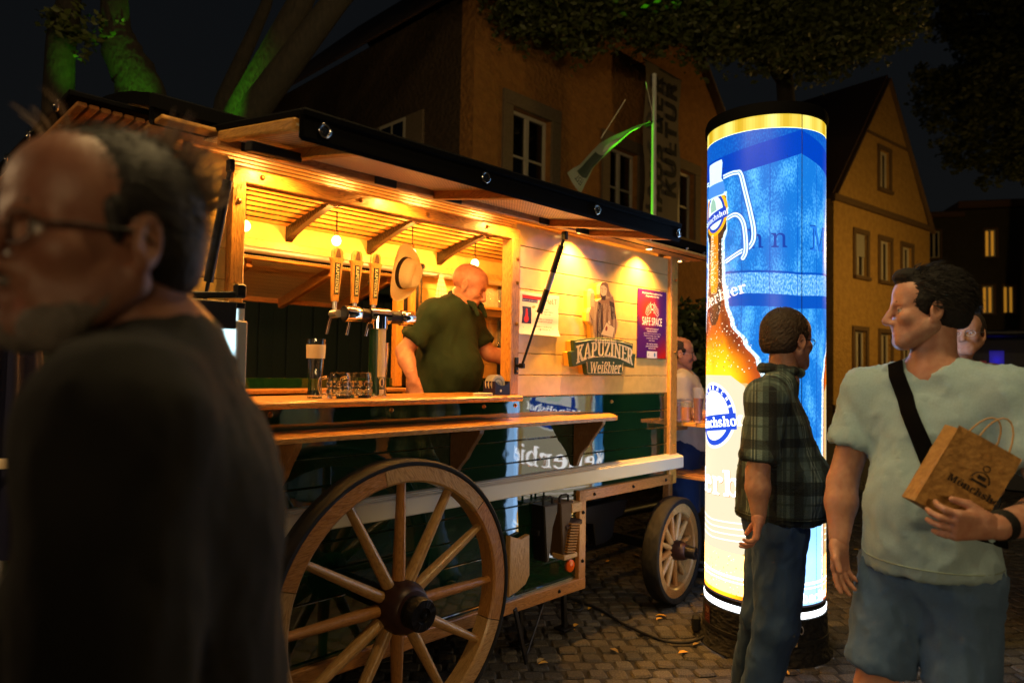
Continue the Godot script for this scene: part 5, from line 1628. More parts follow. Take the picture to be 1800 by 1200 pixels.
	obj("back_panel", mb().box(Vector3(0, 1.05, -0.45), Vector3(1.7, 2.0, 0.06), 0.01), plain(Color(0.05, 0.05, 0.07), 0.6), sd)
	obj("canopy", mb().box(Vector3(0, 2.06, -0.05), Vector3(1.8, 0.07, 1.0), 0.02), plain(Color(0.05, 0.05, 0.07), 0.6), sd)
	for s in [-1, 1]:
		obj("post", mb().box(Vector3(0.85 * s, 1.0, 0.38), Vector3(0.05, 2.05, 0.05), 0.004), M.black, sd)
	obj("screen", mb().box(Vector3(-0.20, 1.72, -0.40), Vector3(0.17, 0.26, 0.02), 0.003), glow(Color(0.14, 0.11, 0.70), 0.16), sd)
	lamp_omni("screen_light", Vector3(-0.20, 1.72, -0.36), Color(0.3, 0.25, 1.0), 0.004, 0.08, sd)
	obj("pink_card", mb().box(Vector3(-0.36, 1.66, -0.40), Vector3(0.08, 0.10, 0.02), 0.003), plain(Color(0.7, 0.2, 0.2), 0.5), sd)
	# dark green market hut behind the wagon, seen through its bar
	var hut := thing("market_hut", "dark green boarded market hut seen through the bar of the wagon", "hut", TR * Transform3D(Basis.IDENTITY, Vector3(2.6, 0, -4.15)))
	var dg := mapped(Color(0.05, 0.115, 0.07), plaster, Vector3(3, 0.6, 3), 0.7)
	for k in 34:
		obj("board", mb().box(Vector3(-2.0 + 0.15 * k, 1.15, 0.012 * (k % 2)), Vector3(0.146, 2.3, 0.024), 0.004), dg, hut)
	obj("eaves_board", mb().box(Vector3(0.5, 2.33, 0.05), Vector3(5.2, 0.08, 0.3), 0.01), dg, hut)
	obj("red_board", mb().box(Vector3(-0.62, 1.62, 0.05), Vector3(0.36, 0.62, 0.03), 0.005), plain(Color(0.30, 0.05, 0.07), 0.6), hut)
	obj("door_post", mb().box(Vector3(-0.36, 1.15, 0.06), Vector3(0.09, 2.3, 0.07), 0.005), plain(Color(0.10, 0.09, 0.06), 0.7), hut)
	# closed parasol at the left edge
	var ps := thing("closed_parasol", "closed dark blue parasol standing beyond the dark-haired man", "parasol", Transform3D(Basis.IDENTITY, Vector3(-2.02, 0, -2.75)))
	obj("pole", mb().tube([Vector3(0, 0, 0), Vector3(0, 2.05, 0)], 0.024, 12), M.steel, ps)
	var cm := mb()
	for i in 9:
		for j in 49:
			var g := i / 8.0
			var q := TAU * j / 48.0
			var rr0 := lerpf(0.035, 0.19, pow(g, 0.7)) * (1.0 - 0.12 * g * g) * (0.80 + 0.20 * cos(q * 8.0))
			cm.put(Vector3(cos(q) * rr0, 1.98 - 1.25 * g, sin(q) * rr0), Vector3.UP)
	for i in 8:
		for j in 48:
			var b := i * 49 + j
			cm.face(b, b + 49, b + 1); cm.face(b + 1, b + 49, b + 50)
	smooth_normals(cm)
	obj("cover", cm, bumpy(plain(Color(0.07, 0.08, 0.22), 0.85), M.weave, 0.5), ps)
	obj("tie_band", mb().lathe([Vector2(0.168, 1.08), Vector2(0.172, 1.10), Vector2(0.168, 1.12)], 24), M.white_paint, ps)
	obj("foot", mb().lathe([Vector2(0.30, 0.0), Vector2(0.30, 0.05), Vector2(0.26, 0.08), Vector2(0.03, 0.09)], 32), M.iron, ps)
	# green-lit flagpole with a drooping flag
	var fp := thing("flagpole", "slender green-lit flagpole rising behind the wagon roof", "flagpole", Transform3D(Basis.IDENTITY, Vector3(1.845, 0, -8.9)))
	obj("mast", mb().tube([Vector3(0.0, 0, 0), Vector3(-0.008, 3, 0), Vector3(-0.02, 5.41, 0)], [0.045, 0.036, 0.030], 12), plain(Color(0.75, 0.76, 0.74), 0.35), fp)
	obj("boom", mb().tube([Vector3(0.10, 4.81, 0), Vector3(-0.14, 4.72, 0)], 0.022, 8), M.iron, fp)
	obj("stay_wire", mb().tube([Vector3(-0.72, 4.53, 0.02), Vector3(-0.40, 5.06, 0)], 0.006, 5).tube([Vector3(-0.02, 4.78, 0.02), Vector3(-0.13, 5.30, 0)], 0.005, 5), M.white_paint, fp)
	var fl := mb()
	var spine := [Vector3(-0.10, 4.755, 0.03), Vector3(-0.32, 4.62, 0.05), Vector3(-0.58, 4.38, 0.09), Vector3(-0.82, 4.12, 0.12), Vector3(-0.98, 3.78, 0.13)]
	var top := [Vector3(-0.10, 4.765, 0.0), Vector3(-0.40, 4.66, -0.04), Vector3(-0.72, 4.50, -0.06), Vector3(-0.98, 4.20, -0.02), Vector3(-1.16, 4.06, 0.05)]
	for i in 21:
		var f := i / 20.0 * 4.0
		var k := mini(int(f), 3)
		var s: Vector3 = spine[k].lerp(spine[k + 1], f - k)
		var u: Vector3 = top[k].lerp(top[k + 1], f - k)
		for j in 9:
			var g := j / 8.0
			fl.put(s.lerp(u, g) + Vector3(0, -0.10 * sin(PI * g) * (0.3 + f * 0.15), 0.10 * sin(PI * g) + 0.02 * sin(f * 6.0 + g * 5.0)), Vector3.UP, Vector2(i / 20.0, g))
	for i in 20:
		for j in 8:
			var b := i * 9 + j
			fl.face(b, b + 9, b + 1); fl.face(b + 1, b + 9, b + 10)
	smooth_normals(fl)
	var fc := Canvas.new(256, 128, Color(0.62, 0.66, 0.60), self)
	fc.im.fill_rect(Rect2i(150, 20, 70, 90), Color(0.25, 0.30, 0.26))
	fc.oval(Vector2(120, 60), 22, 26, Color(0.80, 0.84, 0.78))
	fc.words("FEST", Transform2D(PI / 2, Vector2(232, 64)), 26, Color(0.2, 0.25, 0.2))
	var fm := plain(Color(1, 1, 1), 0.8)
	fm.albedo_texture = fc.texture(256, 128)
	fm.backlight_enabled = true
	fm.backlight = Color(0.4, 0.45, 0.4)
	var flag := obj("festival_flag", fl, fm)
	flag.position = Vector3(1.845, 0, -8.9)
	tag(flag, "drooping green-lit festival flag hanging from the pole's boom", "flag")
	# table behind the wagon's end, with beers
	var tb := thing("standing_table", "wooden standing table with slatted lower bench behind the wagon end", "table", Transform3D(Basis(Vector3.UP, TURN), Vector3(1.31, 0, -4.72)))
	for k in 5:
		obj("top_board", mb().box(Vector3(0.26, 1.135, -0.20 + 0.10 * k), Vector3(0.82, 0.028, 0.095), 0.004), M.wood_x, tb)
		obj("lower_slat", mb().box(Vector3(-0.06 + 0.14 * k, 0.775, 0.02), Vector3(0.11, 0.026, 0.56), 0.004), M.oak_z, tb)
	for s in [[-0.09, -0.2], [0.60, -0.2], [-0.02, 0.2], [0.60, 0.2]]:
		obj("leg", mb().bar(Vector3(s[0], 0.0, s[1]), Vector3(s[0], 1.12, s[1]), 0.05, 0.05), M.oak_y, tb)
	obj("apron", mb().box(Vector3(0.26, 1.095, -0.21), Vector3(0.74, 0.05, 0.02), 0.003).box(Vector3(0.26, 1.095, 0.21), Vector3(0.74, 0.05, 0.02), 0.003), M.oak_x, tb)
	var tall := [Vector2(0.028, 0), Vector2(0.030, 0.01), Vector2(0.028, 0.05), Vector2(0.032, 0.12), Vector2(0.040, 0.20), Vector2(0.039, 0.235)]
	var short_ := [Vector2(0.040, 0), Vector2(0.041, 0.01), Vector2(0.040, 0.13), Vector2(0.041, 0.145)]
	var amber := plain(Color(0.45, 0.13, 0.02), 0.1)
	var gold := plain(Color(0.62, 0.34, 0.07), 0.1)
	for g in [[1.255, -4.58, 1, "tall glass of amber beer on the standing table"], [1.195, -4.66, 0, "short mug of pale beer beside the tall amber glass"], [1.14, -4.68, 0, "half-full beer mug nearest the wagon on the standing table"]]:
		var o := thing("beer_glass", g[3], "glass", Transform3D(Basis.IDENTITY, Vector3(g[0], 1.15, g[1])), "beers on the standing table")
		var pf: Array = tall if g[2] == 1 else short_
		obj("glass_wall", mb().lathe(pf, 20), M.glass, o)
		var b := [Vector2(0.001, 0.012)]
		var fill := 0.165 if g[2] == 1 else 0.10
		for q in pf:
			if q.y > 0.008 and q.y < fill: b.append(Vector2(q.x - 0.003, maxf(q.y, 0.013)))
		b.append(Vector2(0.034 if g[2] == 1 else 0.036, fill)); b.append(Vector2(0.001, fill))
		obj("beer", mb().lathe(b, 18), amber if g[2] == 1 else gold, o)
		if g[2] == 0:
			obj("handle", mb().tube([Vector3(0.04, 0.115, 0), Vector3(0.066, 0.105, 0), Vector3(0.066, 0.05, 0), Vector3(0.04, 0.035, 0)], 0.007, 8), M.glass, o)
	# green-lit hedge top and two lanterns mirrored in the ochre house's window
	var hd := thing("hedge", "clipped dark hedge behind the wagon's end, lit green", "hedge", Transform3D(Basis(Vector3.UP, TURN), Vector3(2.1, 0, -8.2)))
	var rr := RandomNumberGenerator.new()
	rr.seed = 77
	obj("stem", mb().box(Vector3(0.6, 0.9, 0), Vector3(2.2, 1.6, 0.25), 0.05), M.bark, hd)
	var xf := []
	for i in 2600:
		var p := Vector3(rr.randf_range(-0.7, 1.9), rr.randf_range(0.2, 2.25), rr.randf_range(-0.35, 0.35))
		xf.append(Transform3D(Basis.from_euler(Vector3(rr.randf() * TAU, rr.randf() * TAU, 0)), p))
	leaf_cloud("leaves", xf, hd, M.leaf_dark)


func leaf_cloud(called: String, xf: Array, parent: Node, mat: Material) -> void:
	if not M.has("leaf_mesh"):
		var m := mb()
		var r := RandomNumberGenerator.new()
		r.seed = 3
		for i in 7:
			var B := Basis.from_euler(Vector3(r.randf_range(-1.2, 1.2), r.randf() * TAU, r.randf_range(-0.8, 0.8)))
			var c := Vector3(r.randf_range(-0.09, 0.09), r.randf_range(-0.07, 0.07), r.randf_range(-0.09, 0.09))
			m.quad_out(c + B * Vector3(-0.05, 0, 0), c + B * Vector3(0, 0.006, 0.030), c + B * Vector3(0.06, 0, 0), c + B * Vector3(0, 0.006, -0.030), B * Vector3.UP)
		M.leaf_mesh = m.mesh()
	var mm := MultiMesh.new()
	mm.transform_format = MultiMesh.TRANSFORM_3D
	mm.mesh = M.leaf_mesh
	mm.instance_count = xf.size()
	for i in xf.size(): mm.set_instance_transform(i, xf[i])
	var mi := MultiMeshInstance3D.new()
	mi.name = called
	mi.multimesh = mm
	mi.material_override = mat
	parent.add_child(mi, true)
	mi.set_meta("kind", "stuff")


# ---- trees ----
func crown(parent: Node, sd: int, balls: Array, per: int, mat: Material, size: float) -> void:
	var r := RandomNumberGenerator.new()
	r.seed = sd
	var xf := []
	for b in balls:
		for c in int(per * b[1] * b[1] / 6.0) + 3:   # twigs: small clumps spread through the ball
			var d: Vector3 = Vector3(r.randfn(), r.randfn(), r.randfn()).normalized() * pow(r.randf(), 0.45) * b[1]
			d.y *= 0.75
			for k in 9:
				var e := Vector3(r.randfn(), r.randfn() * 0.6, r.randfn()) * 0.16
				xf.append(Transform3D(Basis.from_euler(Vector3(r.randf_range(-0.7, 0.7), r.randf() * TAU, r.randf_range(-0.7, 0.7))).scaled(Vector3.ONE * size * r.randf_range(0.7, 1.3)), b[0] + d + e))
	leaf_cloud("crown", xf, parent, mat)


func limb(parent: Node, called: String, pts: Array, r0: float, r1: float) -> void:
	var cv := Curve3D.new()
	for i in pts.size():
		var tg: Vector3 = (pts[mini(i + 1, pts.size() - 1)] - pts[maxi(i - 1, 0)]) * 0.17
		cv.add_point(pts[i], -tg, tg)
	var p := Array(cv.tessellate(4, 5.0))
	var rs := []
	for i in p.size():
		rs.append(lerpf(r0, r1, float(i) / (p.size() - 1)) * (1.0 + 0.07 * sin(i * 2.3)))
	obj(called, mb().tube(p, rs, 14), M.bark, parent)


func build_trees() -> void:
	var t := thing("many_stemmed_tree", "tall tree with several leaning stems behind the wagon, spotted with green light", "tree", Transform3D(Basis.IDENTITY, Vector3(-3.2, 0, -7.0)))
	limb(t, "trunk", [Vector3(0, 0, 0), Vector3(0.05, 2.0, 0), Vector3(0.18, 3.75, 0.05)], 0.34, 0.24)
	limb(t, "stem", [Vector3(0.15, 3.6, 0.05), Vector3(0.42, 4.15, 0.05), Vector3(0.95, 5.2, 0.1), Vector3(1.4, 6.4, 0.1), Vector3(1.7, 8.0, 0)], 0.19, 0.08)
	limb(t, "stem", [Vector3(0.12, 3.5, 0.02), Vector3(0.62, 4.1, 0.25), Vector3(1.45, 5.05, 0.5), Vector3(2.4, 6.0, 0.6), Vector3(3.6, 6.7, 0.5)], 0.16, 0.06)
	limb(t, "stem", [Vector3(0.0, 3.4, -0.3), Vector3(-0.05, 4.4, -0.5), Vector3(0.3, 5.6, -0.7), Vector3(0.6, 7.5, -0.8)], 0.15, 0.05)
	crown(t, 51, [[Vector3(1.3, 7.4, 0), 1.6], [Vector3(3.0, 6.9, 0.4), 1.3], [Vector3(0.2, 7.8, -0.6), 1.6], [Vector3(4.1, 6.8, 0.2), 1.1], [Vector3(4.7, 7.5, -0.4), 1.4]], 420, M.leaf_dark, 0.9)
	var t2 := thing("straight_tree", "upright tree at the left edge with a bright green leafy twig", "tree", Transform3D(Basis.IDENTITY, Vector3(-4.15, 0, -7.05)))
	limb(t2, "trunk", [Vector3(0.3, 0, 0), Vector3(0.27, 2.5, 0), Vector3(0.24, 4.15, 0), Vector3(0.0, 4.75, 0), Vector3(-0.10, 5.3, 0), Vector3(-0.2, 8.0, 0)], 0.26, 0.13)
	crown(t2, 52, [[Vector3(0.0, 8.0, 0), 1.5], [Vector3(-1.3, 7.2, -0.4), 1.3], [Vector3(-0.33, 4.87, 0.15), 0.14]], 420, M.leaf_dark, 0.8)
	var t3 := thing("edge_tree", "slim tree trunk farthest left, touched by a green light", "tree", Transform3D(Basis.IDENTITY, Vector3(-4.75, 0, -6.95)))
	limb(t3, "trunk", [Vector3(0.05, 0, 0), Vector3(0.03, 3.0, 0), Vector3(0.02, 4.7, 0), Vector3(0.10, 5.4, 0), Vector3(0.15, 8.0, 0)], 0.17, 0.09)
	crown(t3, 53, [[Vector3(-0.3, 7.6, 0), 1.3]], 380, M.leaf_dark, 0.8)
	# broad canopy over the wagon, before the ochre house
	var t4 := thing("overhanging_tree", "broad dark leafy tree overhanging the ochre house front", "tree", Transform3D(Basis.IDENTITY, Vector3(4.6, 0, -12.3)))
	limb(t4, "trunk", [Vector3(0.6, 0, 0), Vector3(0.5, 4.0, 0.1), Vector3(0.1, 7.8, 0.3)], 0.22, 0.14)
	limb(t4, "branch", [Vector3(0.3, 6.6, 0.2), Vector3(-1.2, 8.0, 0.9), Vector3(-2.8, 8.6, 1.6), Vector3(-4.6, 8.9, 2.2)], 0.12, 0.03)
	limb(t4, "branch", [Vector3(0.2, 7.2, 0.3), Vector3(1.0, 8.2, 0.6), Vector3(1.6, 9.2, 0.8)], 0.10, 0.03)
	crown(t4, 54, [[Vector3(-3.6, 8.5, 1.7), 1.0], [Vector3(-2.5, 8.2, 1.5), 1.0], [Vector3(-1.6, 7.9, 1.2), 1.05], [Vector3(-0.5, 7.9, 0.9), 1.15], [Vector3(0.6, 7.9, 0.8), 1.1], [Vector3(1.3, 8.5, 0.8), 1.1], [Vector3(-4.4, 8.9, 2.1), 0.8], [Vector3(-1.0, 9.0, 0.8), 1.5], [Vector3(1.2, 9.6, 0.5), 1.5], [Vector3(-3.0, 9.4, 1.3), 1.2], [Vector3(-3.3, 7.9, 2.0), 0.7], [Vector3(-2.2, 7.4, 1.7), 0.6], [Vector3(-1.2, 7.2, 1.5), 0.7], [Vector3(0.3, 7.1, 1.2), 0.8], [Vector3(1.4, 7.5, 1.2), 0.7], [Vector3(2.0, 8.6, 1.0), 0.9], [Vector3(-4.4, 6.9, 2.4), 0.7], [Vector3(-3.6, 6.75, 2.2), 0.55], [Vector3(-2.6, 7.0, 2.0), 0.7], [Vector3(-1.6, 6.75, 1.9), 0.6], [Vector3(-0.4, 6.8, 1.6), 0.65], [Vector3(0.8, 6.9, 1.5), 0.65]], 760, M.leaf_dark, 0.95)
	# big tree behind the yellow house
	var t5 := thing("background_tree", "huge dim tree crown rising over the dark block", "tree", Transform3D(Basis.IDENTITY, Vector3(17.5, 0, -23.0)))
	limb(t5, "trunk", [Vector3(0, 0, 0), Vector3(0.1, 5, 0), Vector3(0.2, 9, 0)], 0.4, 0.2)
	crown(t5, 55, [[Vector3(-0.6, 9.6, 0), 2.0], [Vector3(1.6, 10.2, 0.5), 2.2], [Vector3(0.2, 12.2, 0), 2.4], [Vector3(-2.2, 11.2, 0.4), 1.8], [Vector3(2.8, 12.6, 0), 2.2], [Vector3(-1.0, 14.2, 0), 2.0], [Vector3(1.8, 14.8, 0), 2.0]], 150, M.leaf_dark, 1.9)


# ---- lamps: a street lamp, added unseen fill lights, green floodlights ----
func build_lamps() -> void:
	var sodium := Color(1.0, 0.78, 0.40)
	var head := func(t: Node3D, p: Vector3, c: Color, k: float) -> void:
		obj("arm", mb().tube([p + Vector3(0.55, 0.10, 0), p + Vector3(0.2, 0.12, 0), p + Vector3(0, 0.08, 0)], 0.03, 8), M.iron, t)
		obj("lamp_hood", mb().lathe([Vector2(0.17, 0.03), Vector2(0.13, 0.09), Vector2(0.05, 0.13), Vector2(0.001, 0.14)], 20, Transform3D(Basis.IDENTITY, p)), M.iron, t)
		obj("lamp_globe", mb().lathe([Vector2(0.001, -0.12), Vector2(0.08, -0.10), Vector2(0.13, -0.03), Vector2(0.14, 0.03)], 20, Transform3D(Basis.IDENTITY, p)), glow(c, k), t)
	var s1 := thing("street_lamp", "sodium street lamp lighting the yellow house", "street lamp", Transform3D(Basis.IDENTITY, Vector3(11.8, 0, -13.6)))
	obj("mast", mb().tube([Vector3(0.55, 0, 0), Vector3(0.55, 4.7, 0)], [0.07, 0.04], 12), M.iron, s1)
	head.call(s1, Vector3(0, 4.55, 0), sodium, 8.0)
	lamp_omni("street_lamp_light", Vector3(0, 4.52, 0), sodium, 13.0, 0.14, s1)
	var s2 := thing("added_square_lamp", "unseen warm white lamp post added at left to light the guests", "street lamp", Transform3D(Basis.IDENTITY, Vector3(-3.4, 0, -1.1)))  # added lamp out of view, lights the guests from the left
	obj("mast", mb().tube([Vector3(0.55, 0, 0), Vector3(0.55, 2.95, 0)], [0.06, 0.04], 12), M.iron, s2)
	head.call(s2, Vector3(0, 2.8, 0), Color(1.0, 0.72, 0.42), 8.0)
	lamp_omni("added_square_lamp_light", Vector3(0, 2.77, 0), Color(1.0, 0.84, 0.62), 1.4, 0.14, s2)
	# added festoon string, unseen above the frame, as overhead fill light
	var fs := thing("added_festoon_string", "unseen festoon string of warm bulbs added to light the guests", "festoon", Transform3D(Basis.IDENTITY, Vector3(-0.1, 4.3, -1.7)))
	obj("cord", mb().tube(range(21).map(func(i): return Vector3(-4.0 + 0.4 * i, 0.22 + 0.25 * pow((i - 10) / 10.0, 2), 0.12 * (i - 10))), 0.008, 6), M.rubber, fs)
	for k in 3:
		var p := Vector3(-0.9 + 0.9 * k, 0.02, 0.27 * (k - 1))
		obj("socket", mb().tube([p + Vector3(0, 0.21, 0), p + Vector3(0, 0.07, 0)], 0.02, 10), M.rubber, fs)
		obj("bulb", mb().lathe([Vector2(0.001, -0.06), Vector2(0.03, -0.052), Vector2(0.055, -0.02), Vector2(0.058, 0.01), Vector2(0.03, 0.06), Vector2(0.02, 0.08)], 16, Transform3D(Basis.IDENTITY, p)), glow(Color(1.0, 0.82, 0.55), 6.0), fs)
		lamp_omni("added_festoon_light", p, Color(1.0, 0.85, 0.58), 1.9, 0.055, fs)
	# added stall, unseen behind the camera; its panel gives fill light from the front
	var op := thing("added_fill_stall", "unseen food stall added behind the camera, its wide panel a fill light", "stall", Transform3D(Basis(Vector3.UP, PI), Vector3(0.8, 0, 8.0)))
	obj("counter", mb().box(Vector3(0, 0.5, 0), Vector3(4.0, 1.0, 0.6), 0.02), M.oak_x, op)
	obj("back_wall", mb().box(Vector3(0, 1.4, -1.2), Vector3(4.2, 2.8, 0.06), 0.01), M.cream, op)
	obj("canopy", mb().box(Vector3(0, 2.85, -0.2), Vector3(4.6, 0.08, 2.4), 0.02), M.oak_x, op)
	for s in [-1, 1]:
		obj("post", mb().box(Vector3(2.1 * s, 1.4, 0.85), Vector3(0.08, 2.8, 0.08), 0.006), M.oak_y, op)
	obj("fill_lamp_panel", mb().box(Vector3(0, 2.45, 0.70), Vector3(3.6, 0.45, 0.05), 0.01), glow(Color(1.0, 0.82, 0.55), 1.2), op)
	var ol := AreaLight3D.new()
	ol.name = "fill_lamp_panel_light"
	op.add_child(ol, true)
	ol.transform = Transform3D(Basis.looking_at(Vector3(0, -0.1, 1), Vector3.UP), Vector3(0, 2.45, 0.74))
	ol.area_size = Vector2(3.6, 0.45)
	ol.light_color = Color(1.0, 0.84, 0.60)
	ol.light_energy = 15.0
	ol.area_range = 30.0
	ol.shadow_enabled = true
	# green festival spots on the ground behind the wagon
	var green := Color(0.42, 1.0, 0.12)
	var spots := [[Vector3(-3.16, 2.63, -6.20), Vector3(-4.02, 4.60, -7.0), 7.5, 10.0, "aimed at the upright tree"], [Vector3(-3.42, 2.63, -5.98), Vector3(-2.62, 4.55, -6.95), 7.0, 10.0, "aimed at the leaning stems"], [Vector3(-3.28, 2.63, -6.10), Vector3(-4.72, 4.62, -6.95), 5.0, 7.0, "aimed at the farthest left trunk"], [Vector3(1.15, 0.25, -9.0), Vector3(1.74, 4.35, -8.88), 9.0, 110.0, "aimed up the flagpole"], [Vector3(-2.86, 2.63, -6.50), Vector3(-3.06, 3.74, -6.9), 8.0, 4.0, "aimed at the fork of the many-stemmed tree"]]
	for s in spots:
		var g := thing("floodlight", "small black floodlight throwing green light, " + s[4], "floodlight", Transform3D(Basis.IDENTITY, s[0]), "green floodlights behind the wagon")
		var d: Vector3 = (s[1] - s[0]).normalized()
		var B := Basis.looking_at(d, Vector3.RIGHT)
		obj("housing", mb().lathe([Vector2(0.001, -0.10), Vector2(0.05, -0.09), Vector2(0.07, 0.0), Vector2(0.07, 0.05), Vector2(0.062, 0.05)], 20, Transform3D(B * Basis(Vector3.RIGHT, -PI / 2), Vector3.ZERO)), M.black, g)
		obj("lamp_lens", mb().lathe([Vector2(0.060, 0.03), Vector2(0.001, 0.035)], 20, Transform3D(B * Basis(Vector3.RIGHT, -PI / 2), Vector3.ZERO)), glow(green, 4.0), g)
		obj("stand", mb().box(Vector3(0, -0.12, 0), Vector3(0.03, 0.22, 0.03), 0.003).box(Vector3(0, -0.235, 0), Vector3(0.18, 0.02, 0.14), 0.003), M.black, g)
		lamp_spot("floodlight_light", d * 0.06, d * 3.0, green, s[3], s[2], 1.0, 0.04, g)


# ---- bodies: a smooth field of tapered limbs, meshed as surface nets ----
class Field:
	var ty := PackedInt32Array()      # 0 tapered limb, 1 ellipsoid, 2 half-space, 3 limb cut flat at b
	var op := PackedInt32Array()      # 0 join, 1 take away, 2 keep only
	var a := PackedVector3Array()
	var b := PackedVector3Array()
	var ra := PackedFloat32Array()
	var rb := PackedFloat32Array()
	var k := PackedFloat32Array()
	var col := PackedColorArray()
	var inv: Array[Transform3D] = []
	var fix := Transform3D.IDENTITY   # world -> the figure's own frame
	var cell := 0.014
	var wrinkle := 0.0
	var wrinkle_scale := Vector3(9, 4, 9)
	var wrinkle_seed := 1

	func add(t: int, o: int, p: Vector3, q: Vector3, r0: float, r1: float, kk: float, c: Color, X := Transform3D.IDENTITY) -> void:
		ty.append(t); op.append(o); a.append(p); b.append(q); ra.append(r0); rb.append(r1); k.append(kk); col.append(c); inv.append(X)

	func sc() -> float:
		return fix.basis.x.length()

	func limb(p: Vector3, q: Vector3, r0: float, r1: float, c: Color, kk := 0.02, o := 0) -> void:
		add(0, o, fix * p, fix * q, r0 * sc(), r1 * sc(), kk * sc(), c)

	func cut_limb(p: Vector3, q: Vector3, r0: float, r1: float, c: Color, kk := 0.02) -> void:
		add(3, 0, fix * p, fix * q, r0, r1, kk, c)

	func ball(c: Vector3, r: Vector3, cc: Color, kk := 0.02, B := Basis.IDENTITY, o := 0) -> void:
		var X := Transform3D((fix.basis * B).orthonormalized(), fix * c)
		add(1, o, fix * c, r * sc(), maxf(r.x, maxf(r.y, r.z)) * sc(), 0.0, kk * sc(), cc, X.affine_inverse())

	func keep(n: Vector3, p: Vector3) -> void:  # keeps what lies behind the plane (against n)
		var nn := (fix.basis * n).normalized()
		add(2, 2, nn, fix * p, nn.dot(fix * p), 0, 0, Color.WHITE)

	func one(i: int, p: Vector3) -> float:
		match ty[i]:
			0:
				var pa := p - a[i]
				var ba := b[i] - a[i]
				var h := clampf(pa.dot(ba) / maxf(ba.dot(ba), 1e-9), 0.0, 1.0)
				return (pa - ba * h).length() - (ra[i] + (rb[i] - ra[i]) * h)
			1:
				var q := inv[i] * p
				var r := b[i]
				var k0 := (q / r).length()
				var k1 := (q / (r * r)).length()
				return k0 * (k0 - 1.0) / maxf(k1, 1e-6)
			2:
				return a[i].dot(p) - ra[i]
			_:
				var pa := p - a[i]
				var ba := b[i] - a[i]
				var ln := ba.length()
				var t := pa.dot(ba) / ln
				var hc := clampf(t / ln, 0.0, 1.0)
				var dr := (pa - ba * hc).length() - (ra[i] + (rb[i] - ra[i]) * hc)
				if t <= ln:
					return maxf(dr, t - ln)
				var side := sqrt(maxf(pa.length_squared() - t * t, 0.0)) - rb[i]
				return Vector2(maxf(side, 0.0), t - ln).length()

	func at(list: PackedInt32Array, p: Vector3) -> float:
		var d := 1e3
		for i in list:
			var e := one(i, p)
			match op[i]:
				0:
					var kk := k[i]
					var h := maxf(kk - absf(d - e), 0.0)
					d = minf(d, e) - (h * h * 0.25 / kk if h > 0.0 else 0.0)
				1:
					var kk := k[i]
					var h := maxf(kk - absf(d + e), 0.0)
					d = maxf(d, -e) + (h * h * 0.25 / kk if h > 0.0 else 0.0)
				2:
					d = maxf(d, e)
		return d

	func all() -> PackedInt32Array:
		return PackedInt32Array(range(ty.size()))

	func build(V: PackedVector3Array, I: PackedInt32Array, C: PackedColorArray) -> void:
		var S := 8
		var B := cell * S
		var blocks := {}
		for o in [0, 1]:
			for i in ty.size():
				if op[i] != o: continue
				var lo: Vector3
				var hi: Vector3
				if ty[i] == 1:
					lo = a[i] - Vector3.ONE * ra[i]; hi = a[i] + Vector3.ONE * ra[i]
				else:
					var r := maxf(ra[i], rb[i])
					lo = a[i].min(b[i]) - Vector3.ONE * r; hi = a[i].max(b[i]) + Vector3.ONE * r
				var m := Vector3.ONE * (k[i] + cell * 2.0)
				lo -= m; hi += m
				for x in range(floori(lo.x / B), floori(hi.x / B) + 1):
					for y in range(floori(lo.y / B), floori(hi.y / B) + 1):
						for z in range(floori(lo.z / B), floori(hi.z / B) + 1):
							var key := Vector3i(x, y, z)
							if o == 0:
								if not blocks.has(key): blocks[key] = PackedInt32Array()
								blocks[key].append(i)
							elif blocks.has(key):
								blocks[key].append(i)
		var planes := PackedInt32Array()
		for i in ty.size():
			if op[i] == 2: planes.append(i)
		var first := V.size()
		var vid := {}
		var mask := {}
		var n := S + 1
		var val := PackedFloat32Array()
		val.resize(n * n * n)
		var off: Array[Vector3] = []
		for c in 8: off.append(Vector3(c & 1, (c >> 1) & 1, (c >> 2) & 1))
		var E := [[0, 1], [2, 3], [4, 5], [6, 7], [0, 2], [1, 3], [4, 6], [5, 7], [0, 4], [1, 5], [2, 6], [3, 7]]
		for key in blocks:
			var list: PackedInt32Array = blocks[key]
			list.append_array(planes)
			var base := Vector3(key) * B
			if absf(at(list, base + Vector3.ONE * B * 0.5)) > B * 1.25: continue
			var neg := false
			var pos := false
			var q := 0
			for z in n:
				for y in n:
					for x in n:
						var d := at(list, base + Vector3(x, y, z) * cell)
						val[q] = d
						q += 1
						if d < 0.0: neg = true
						else: pos = true
			if not (neg and pos): continue
			for z in S:
				for y in S:
					for x in S:
						var o := (z * n + y) * n + x
						var f := [val[o], val[o + 1], val[o + n], val[o + n + 1], val[o + n * n], val[o + n * n + 1], val[o + n * n + n], val[o + n * n + n + 1]]
						var mk := 0
						for c in 8:
							if f[c] < 0.0: mk |= 1 << c
						if mk == 0 or mk == 255: continue
						var sum := Vector3.ZERO
						var cnt := 0
						for e in E:
							var f0: float = f[e[0]]
							var f1: float = f[e[1]]
							if (f0 < 0.0) != (f1 < 0.0):
								sum += off[e[0]].lerp(off[e[1]], f0 / (f0 - f1))
								cnt += 1
						var p := base + (Vector3(x, y, z) + sum / cnt) * cell
						var ck: Vector3i = key * S + Vector3i(x, y, z)
						vid[ck] = V.size()
						mask[ck] = mk
						V.append(p)
						var bd := 1e9
						var bc := Color.WHITE
						for i in list:
							if op[i] == 0:
								var dd := one(i, p)
								if dd < bd:
									bd = dd; bc = col[i]
						C.append(bc)
		var ax_bit: Array[int] = [1, 2, 4]
